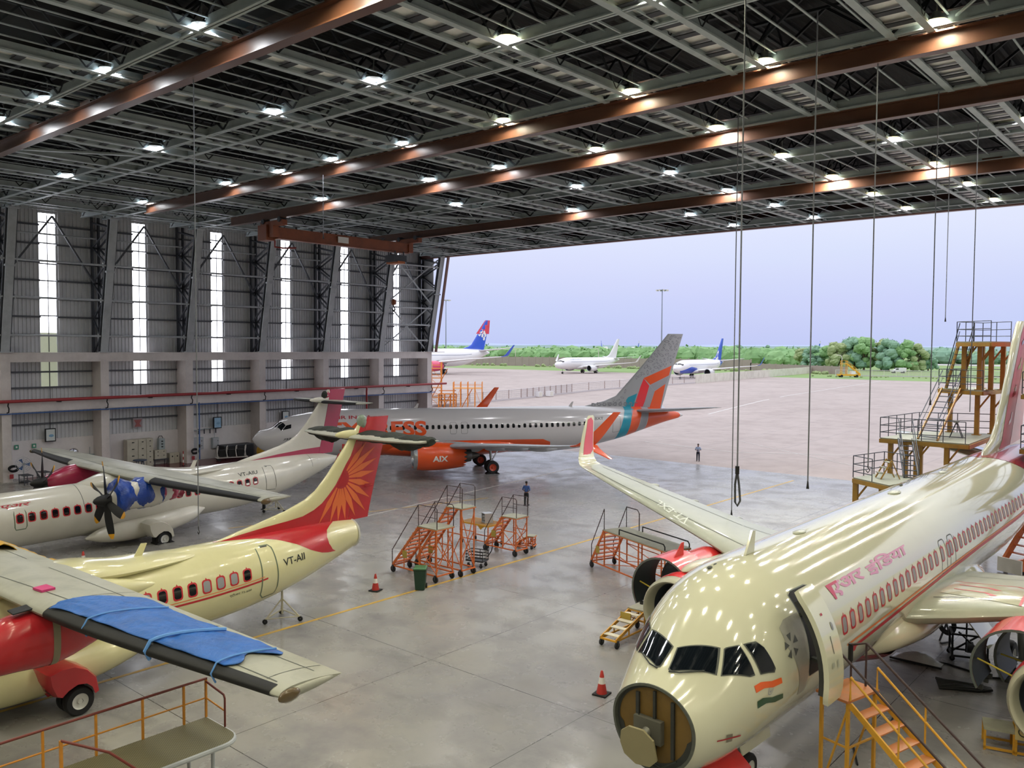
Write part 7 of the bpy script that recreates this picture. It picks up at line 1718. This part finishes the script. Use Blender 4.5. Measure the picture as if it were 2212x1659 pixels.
# perimeter wall with posts, mesh fence, barrier wall
M_pwall = mat('grey brown precast wall', 'a2958c', .85, vary=.12, scale=.3); M_bar = mat('white barrier panel', 'd9d4c8', .7, vary=.06, dirt='a89f8e', dscale=.5); M_mesh = mat('pale fence wire', 'c3bcbc', .6, vary=.05)
def wall_run(nm, label, cat, p, q, h, n, m, th=.2, post=None, cap=None):
    o = thing(nm, label, cat, (p[0], p[1], gz(p[1]))); dx, dy = q[0]-p[0], q[1]-p[1]
    for i in range(n):
        a = (dx*i/n, dy*i/n); b = (dx*(i+.985)/n, dy*(i+.985)/n); za, zb = gz(p[1]+a[1])-gz(p[1]), gz(p[1]+b[1])-gz(p[1])
        MB().beam((a[0], a[1], za+h/2), (b[0], b[1], zb+h/2), th, h).build('panel', m, o)
    if post:
        for i in range(n+1): a = (dx*i/n, dy*i/n); z = gz(p[1]+a[1])-gz(p[1]); MB().box(a[0]-post, a[0]+post, a[1]-post, a[1]+post, z, z+h*1.08).build('post', m, o)
    return o
wall_run('barrier_wall', 'row of white concrete barrier panels on the apron before the blue tailed jet', 'barrier', (-106.9, 197.1), (-119.6, 307.2), 2.3, 22, M_bar, .3)
wall_run('perimeter_wall', 'long grey brown perimeter wall under the bushes at the left', 'wall', (-300, 302), (-150, 322), 4.2, 40, M_pwall, .25, .2)
wall_run('perimeter_wall', 'grey brown perimeter wall under the trees right of the blue tailed jet', 'wall', (-150, 322), (-104, 300), 2.8, 14, M_pwall, .25, .2)
def mesh_fence(nm, label, pts, h, n, m, post_m):
    o = thing(nm, label, 'fence', (pts[0][0], pts[0][1], gz(pts[0][1])))
    w = MB(); P0 = Vector((pts[0][0], pts[0][1], gz(pts[0][1])))
    for p, q in zip(pts[:-1], pts[1:]):
        at = lambda f: Vector((p[0]+(q[0]-p[0])*f, p[1]+(q[1]-p[1])*f, gz(p[1]+(q[1]-p[1])*f)))-P0
        for i in range(n):
            a, b = at(i/n), at((i+1)/n)
            for k in range(1, 6): w.tube(a+Vector((0, 0, h*k/5)), b+Vector((0, 0, h*k/5)), .07 if k == 5 else .03, 4)
            w.beam(a+Vector((0, 0, .14)), b+Vector((0, 0, .14)), .22, .28)
            for j in range(12): c = a.lerp(b, j/12); w.tube(c+Vector((0, 0, .2)), c+Vector((0, 0, h)), .03, 3)
            MB().box(-.06, .06, -.06, .06, 0, h*1.05).build('post', post_m, o, loc=a)
    w.build('wire', m, o); return o
mesh_fence('mesh_fence', 'pale wire mesh fence running across the apron behind the orange jet', [(-108.5, 96), (-104.5, 124), (-104.3, 140), (-107, 197)], 1.9, 9, M_mesh, mat('brownish fence post', 'a08d86', .6))
mesh_fence('post_fence', 'white post and rail fence along the grass at the right', [(-102.6, 284.9), (-65.3, 302.3), (-10, 316)], 2.0, 11, M_mesh, M_bar)
for x, y, l in ((-104.2, 129.0, 'small white cabinet before the mesh fence, the left one'), (-103.2, 131.2, 'small white cabinet before the mesh fence, the right one')):
    o = thing('ground_cabinet', l, 'cabinet', (x, y, gz(y)), 0, 'white cabinets by the mesh fence'); MB().box(-.5, .5, -.6, .6, .1, 1.1).build('body', M_wht, o); MB().box(-.5, .5, -.6, .6, 0, .1).build('plinth', M_pwall, o); MB().box(.5, .52, -.45, .45, .2, 1.0).build('door', M_bar, o)
# orange scaffold docks behind the orange jet
M_scf = mat('bright orange scaffold', 'e08a34', .5, vary=.1)
def scaffold(label, x, y, L, W, Hh, nx, ny, nz, rz, rail=True):
    o = thing('scaffold_dock', label, 'scaffold', (x, y, gz(y)), rz, 'orange scaffold docks')
    for i in range(nx+1):
        for j in range(ny+1): MB().box(L*i/nx-.07, L*i/nx+.07, W*j/ny-.07, W*j/ny+.07, 0, Hh+(1.1 if rail else 0)).build('standard', M_scf, o)
    for k in range(1, nz+1):
        z = Hh*k/nz; b = MB()
        for j in range(ny+1): b.beam((0, W*j/ny, z), (L, W*j/ny, z), .08, .08); b.beam((0, W*j/ny, z+.55), (L, W*j/ny, z+.55), .05, .05)
        for i in range(nx+1): b.beam((L*i/nx, 0, z), (L*i/nx, W, z), .08, .08)
        b.build('ledger', M_scf, o); MB().box(0, L, 0, W, z-.05, z).build('deck_board', M_ylst, o)
        MB().beam((0, 0, z-Hh/nz), (L/nx, 0, z), .06, .06).beam((L, 0, z-Hh/nz), (L-L/nx, 0, z), .06, .06).build('brace', M_scf, o)
    for s in (0, .8): MB().beam((L*.3, -1.2+s*.0, 0), (L*.3+Hh*.55, -1.2+s*.0, Hh), .08, .14).build('stair_stringer', M_scf, o)
    return o
scaffold('tall orange scaffold tower at the end of the left wall', -108.6, 101.5, 3.6, 2.6, 6.8, 2, 1, 4, math.radians(42)); scaffold('lower yellow orange scaffold platform left of the orange wing tip', -103.6, 104.6, 5.0, 3.2, 3.3, 4, 1, 1, math.radians(42)); scaffold('low orange scaffold standing between the two taller scaffolds', -106.0, 103.4, 3.0, 2.2, 2.3, 3, 2, 2, math.radians(42), False)
# stair truck and pickup
o = thing('stair_truck', 'yellow passenger stair truck on the far edge of the apron', 'stair truck', (-94.9, 274.9, gz(275)), math.radians(35)); M_yt = mat('bright yellow truck paint', 'e0a51e', .4, vary=.05)
MB().box(-3.4, 3.4, -1.1, 1.1, .5, 1.0).build('chassis', M_yt, o)
for s in (-.7, .7): MB().beam((-.6, s, 4.3), (3.4, s, 1.0), .12, .4).build('stringer', M_yt, o); MB().beam((-.6, s, 5.2), (3.4, s, 1.9), .07, .07).beam((-2.4, s, 5.3), (-.6, s, 5.3), .07, .07).build('handrail', M_yt, o)
for k in range(10): MB().box(-.55+.38*k, -.2+.38*k, -.65, .65, 4.05-.32*k, 4.12-.32*k).build('tread', M_bar, o)
MB().box(-2.5, -.5, -.85, .85, 4.2, 4.35).build('platform', M_yt, o)
for x in (-2.3, -.7):
    for s in (-.75, .75): MB().box(x-.08, x+.08, s-.08, s+.08, 1.0, 5.3).build('post', M_yt, o)
MB().box(.6, 1.9, -.95, .95, 1.0, 2.0).build('cab', M_wht, o)
for x in (-2.4, 2.3):
    for s in (-1.0, 1.0): MB().lathe([(.02, -.15), (.42, -.15), (.42, .15), (.02, .15)], 14, 'y', (x, s, .42)).build('wheel', M_tyre, o)
o = thing('pickup', 'white pickup with an orange tailgate behind the white post fence', 'pickup', (-95.8, 329.5, gz(329.5)), math.radians(-140))
MB().slab([(-2.6, -.9, .5), (2.5, -.9, .5), (2.6, -.9, 1.1), (1.5, -.9, 1.2), (.8, -.9, 1.85), (-.6, -.9, 1.9), (-.7, -.9, 1.3), (-2.6, -.9, 1.3)], (0, 1.8, 0)).build('body', M_wht, o)
MB().box(-2.65, -.7, -.92, .92, 1.3, 2.0).build('canopy', M_wht, o); MB().box(-2.7, -2.6, -.85, .85, .7, 1.9).build('tailgate', M_scf, o); MB().box(.2, 1.2, -.93, .93, 1.3, 1.7).build('side_window', M_wdark, o)
for x in (-1.7, 1.7):
    for s in (-.85, .85): MB().lathe([(.02, -.12), (.36, -.12), (.36, .12), (.02, .12)], 14, 'y', (x, s, .36)).build('wheel', M_tyre, o)
# light masts and lamp posts
M_mast = mat('grey mast steel', '8e94a0', .5, metal=.3, vary=.05)
def mast(x, y, h, label):
    o = thing('light_mast', label, 'light mast', (x, y, gz(y)), 0, 'tall apron light masts')
    MB().tube((0, 0, 0), (0, 0, h), .32, 10, .14).build('pole', M_mast, o, smooth=True); MB().lathe([(.3, h-.6), (1.9, h-.5), (1.9, h-.3), (.3, h-.2)], 16, 'z').build('lamp_ring', M_mast, o)
    for k in range(8): a = 2*PI*k/8; MB().cbox((1.95*math.cos(a), 1.95*math.sin(a), h-.45), (.7, .5, .45), a).build('floodlight', M_bar, o)
mast(-159.9, 268.8, 30.3, 'tall light mast in the middle of the sky, behind the patterned fin'); mast(-282.5, 280.3, 31.0, 'tall light mast beside the left edge of the hangar opening')
def lamppost(x, y, h, label):
    o = thing('lamp_post', label, 'street lamp', (x, y, gz(y)), 0, 'small curved lamp posts')
    MB().sweep([(0, 0, 0), (0, 0, h*.85), (-.3, -.2, h*.97), (-1.4, -.7, h)], .14, 8).build('pole', M_bar, o, smooth=True); MB().cbox((-1.7, -.9, h), (.8, .35, .15), .5).build('lamp_head', M_bar, o)
lamppost(-272.5, 318.7, 8.5, 'pale curved lamp post in front of the bushes at the left'); lamppost(-222, 318, 8.5, 'pale curved lamp post behind the all white jet'); lamppost(-108, 305.7, 6.8, 'pale curved lamp post beside the yellow stair truck')
# bushes and trees
def leaf_mat(nm, c, c2): return mat(nm, c, .85, vary=.3, scale=.35, dirt=c2, dscale=.12, damt=.8, bump=.0)
M_l1 = leaf_mat('mid green foliage', '86ab72', '6c9562'); M_l2 = leaf_mat('bluish green foliage', '82a388', '66907a'); M_l3 = leaf_mat('olive foliage', '9aa877', '7d9366'); M_trunk = mat('tree bark', '6a5645', .9)  # leaf colours lightened, the haze of distance is put into the greens
def clump(b, c, r, rnd, n=9, m=6, amp=.35):
    """A leafy lump: a ball broken up by noise, with small leaf blades standing off it."""
    sd = rnd.uniform(0, 99); v0 = len(b.v); b.ball(c, r, n, m, (1, 1, .8))
    for i in range(v0, len(b.v)):
        p = Vector(b.v[i]); d = p-Vector(c); k = 1+amp*NZ.noise(d*(1.7/r)+Vector((sd, sd, sd)))+.15*NZ.noise(d*(5/r)+Vector((sd, 0, 0))); b.v[i] = tuple(Vector(c)+d*k)
    for _ in range(26):
        d = Vector((rnd.gauss(0, 1), rnd.gauss(0, 1), rnd.gauss(.3, .8))).normalized(); p = Vector(c)+d*r*rnd.uniform(.85, 1.15); p.z = c[2]+(p.z-c[2])*.85; s = r*rnd.uniform(.10, .22)
        a = Vector((rnd.gauss(0, 1), rnd.gauss(0, 1), rnd.gauss(0, 1))).normalized()*s; q = d.cross(a).normalized()*s*.6; b.add([p-a, p+q, p+a, p-q], [(0, 1, 2, 3)])
rnd = random.Random(11)
def band(nm, label, pts, w, h, n, m, hv=.35, tall=None):
    b = MB()
    for i in range(n):
        f = rnd.random()*(len(pts)-1); k = int(f); f -= k; p, q = pts[k], pts[k+1]; x = p[0]+(q[0]-p[0])*f+rnd.uniform(-6, 6); y = p[1]+(q[1]-p[1])*f+rnd.random()*w
        hh = h*(1+rnd.uniform(-hv, hv)); r = hh*.62; clump(b, (x, y, gz(y)+hh*.42), r, rnd)
    return tag(b.build(nm, m), label, 'bushes', None, 'stuff')
band('bushes', 'dense green thicket of bushes along the airfield edge beyond the parked jets', [(-440, 345), (-345, 350), (-246, 372), (-196, 375), (-151, 372)], 70, 7.2, 420, M_l1)
band('bushes', 'bluish green scrub at the far right behind the tail dock', [(-130, 470), (-60, 520), (40, 540)], 30, 7.0, 70, M_l2)
band('bushes', 'low weeds and dry brush along the foot of the perimeter wall', [(-300, 296), (-200, 303), (-150, 306), (-104, 296)], 5, 1.1, 110, M_l3)
band('bushes', 'low weeds on the grass beside the white post fence', [(-104, 268), (-60, 285), (-30, 295)], 10, .5, 50, M_l3)
def tree(x, y, h, m, label):
    o = thing('tree', label, 'tree', (x, y, gz(y)), 0, 'trees beyond the fence'); b = MB()
    for k in range(30):
        a = rnd.uniform(0, 2*PI); z = h*rnd.uniform(.12, .86); rr = h*.36*math.sqrt(rnd.random())*(1.15-.6*z/h); clump(b, (rr*math.cos(a), rr*math.sin(a), z), h*rnd.uniform(.09, .17), rnd, 9, 6)
    b.build('crown', m, o); t = MB().tube((0, 0, 0), (0, 0, h*.5), h*.03, 8, h*.018)
    for k in range(4): a = k*1.6; t.tube((0, 0, h*.3), (h*.2*math.cos(a), h*.2*math.sin(a), h*.6), h*.015, 6, h*.006)
    t.build('trunk', M_trunk, o)
TL = [('rounded olive green tree', M_l3), ('bluish green tree', M_l2), ('mid green tree', M_l1)]
tx = [(-143, 358, 9.5), (-137, 352, 10.5), (-131, 356, 11), (-125, 350, 12.5), (-120, 354, 14.5), (-115.5, 352, 14.8), (-110, 356, 13), (-106, 352, 13.2), (-101.5, 354, 13.0), (-97, 358, 11.5), (-94, 362, 9.5)]
for i, (x, y, h) in enumerate(tx): tree(x, y, h, TL[i % 3][1], '%s, %s from left in the row behind the post fence' % (TL[i % 3][0], ORD[i]))
for i, (x, y, h) in enumerate([(-270, 560, 10), (-262, 590, 10), (-345, 520, 9), (-215, 560, 10.5), (-230, 640, 11)]):
    tree(x, y, h, M_l2, 'small distant bluish tree on the skyline, %s from the left of five' % ORD[[2, 1, 0, 4, 3][i]])
# hazy hills and far town
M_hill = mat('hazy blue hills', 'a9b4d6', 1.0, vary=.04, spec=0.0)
b = MB(); xs = [-3600+60*i for i in range(100)]
b.loft([[(x, 2600, 0) for x in xs], [(x, 2600+400, 18+16*max(0, NZ.noise(Vector((x*.0017, 1.3, 0))))+5*NZ.noise(Vector((x*.008, 4, 0)))) for x in xs], [(x, 3600, 0) for x in xs]], False)
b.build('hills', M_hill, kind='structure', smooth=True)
b = MB(); xs = [-1600+40*i for i in range(60)]
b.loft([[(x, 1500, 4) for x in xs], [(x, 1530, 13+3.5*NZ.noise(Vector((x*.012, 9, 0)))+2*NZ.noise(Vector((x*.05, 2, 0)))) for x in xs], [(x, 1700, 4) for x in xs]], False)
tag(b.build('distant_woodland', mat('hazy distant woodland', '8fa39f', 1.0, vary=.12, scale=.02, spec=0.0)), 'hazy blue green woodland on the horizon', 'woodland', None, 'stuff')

# ================================================================== LIGHT
def sky():
    w = bpy.data.worlds.new('overcast sky'); S.world = w; w.use_nodes = True
    nt = w.node_tree; N = nt.nodes; L = nt.links; N.clear()
    out = N.new('ShaderNodeOutputWorld'); bg = N.new('ShaderNodeBackground'); L.new(bg.outputs[0], out.inputs[0])
    tc = N.new('ShaderNodeTexCoord'); sp = N.new('ShaderNodeSeparateXYZ'); L.new(tc.outputs['Generated'], sp.inputs[0])
    rp = N.new('ShaderNodeValToRGB'); L.new(sp.outputs[2], rp.inputs[0])
    e = rp.color_ramp.elements
    e[0].position = 0.0; e[0].color = (*hx('bcc5ee'), 1)
    e[1].position = 0.30; e[1].color = (*hx('eceff9'), 1)
    x = rp.color_ramp.elements.new(0.05); x.color = (*hx('c6cef2'), 1)
    x = rp.color_ramp.elements.new(0.13); x.color = (*hx('d9dff6'), 1)
    nz = N.new('ShaderNodeTexNoise'); nz.inputs['Scale'].default_value = 3.0; nz.inputs['Detail'].default_value = 6
    mp = N.new('ShaderNodeMapping'); mp.inputs['Scale'].default_value = (1, 1, 4); L.new(tc.outputs['Generated'], mp.inputs[0]); L.new(mp.outputs[0], nz.inputs['Vector'])
    mx = N.new('ShaderNodeMix'); mx.data_type = 'RGBA'; mx.blend_type = 'SOFT_LIGHT'; mx.inputs['Factor'].default_value = 0.12
    L.new(rp.outputs[0], mx.inputs['A']); L.new(nz.outputs['Color'], mx.inputs['B']); L.new(mx.outputs['Result'], bg.inputs[0])
    # an overcast sky grows brighter towards the zenith
    mr = N.new('ShaderNodeMapRange'); mr.inputs[1].default_value = 0.18; mr.inputs[2].default_value = 0.9; mr.inputs[3].default_value = 1.0; mr.inputs[4].default_value = 2.0
    L.new(sp.outputs[2], mr.inputs[0]); L.new(mr.outputs[0], bg.inputs[1])
SKY_STR = 1.0
sky()
LAMP_W = 620
def lamp_light(x, y, e, col):
    l = bpy.data.lights.new('lamp_light', 'AREA'); l.shape = 'DISK'; l.size = 0.9; l.energy = e; l.color = col; l.spread = math.radians(170)
    o = bpy.data.objects.new('lamp_light', l); COL.objects.link(o); o.location = (x, y, ZB+0.06); return o
PTS = [(x, y, 'r') for x, y in LIGHTS]
PTS += [(x, 15.0, 'h') for x in (-20.4, -13.8, -7.9, -2.1, 3.8, 9.7, 15.6, 21.5, 27.4)] + [(x, y, 'h') for y in (-7.3, .2, 7.4) for x in (-68, -56.3, -44.8, -33.7, -26.7, -19.6, -13.8, -7.9, -2.1, 3.8, 9.7, 15.6, 21.5, 27.4)]  # unseen lights added beyond the frame to brighten the hall, no fixtures modelled
PTS += [(x, y, 'h') for y in (22.4, 30.3, 37.8, 45.5) for x in (3.8, 9.7, 15.6, 21.5, 27.4)] + [(x, y, 'h') for y in (53.0, 60.6, 68.2) for x in (-7.9, -2.1, 9.7, 21.5)]
for x, y in ADDED_GLOW: lamp_light(x, y, 480, (0.97, 0.97, 1.0))  # fill light added below unlit fixtures to brighten the left side
for x, y, k in PTS: lamp_light(x, y, (1500 if y > 35 else 850) if k == 'r' else (430 if y < 8 else 620), (1.0, 0.95, 0.72) if y < 35 else (1.0, 0.97, 0.88))
S.view_settings.view_transform = 'Standard'; S.view_settings.look = 'None'; S.view_settings.gamma = 1; S.view_settings.exposure = 0.12
S.view_settings.use_curve_mapping = False
S.cycles.use_denoising = True
S.cycles.max_bounces = 8; S.cycles.diffuse_bounces = 5; S.cycles.glossy_bounces = 3; S.cycles.transmission_bounces = 3
S.cycles.sample_clamp_indirect = 6.0
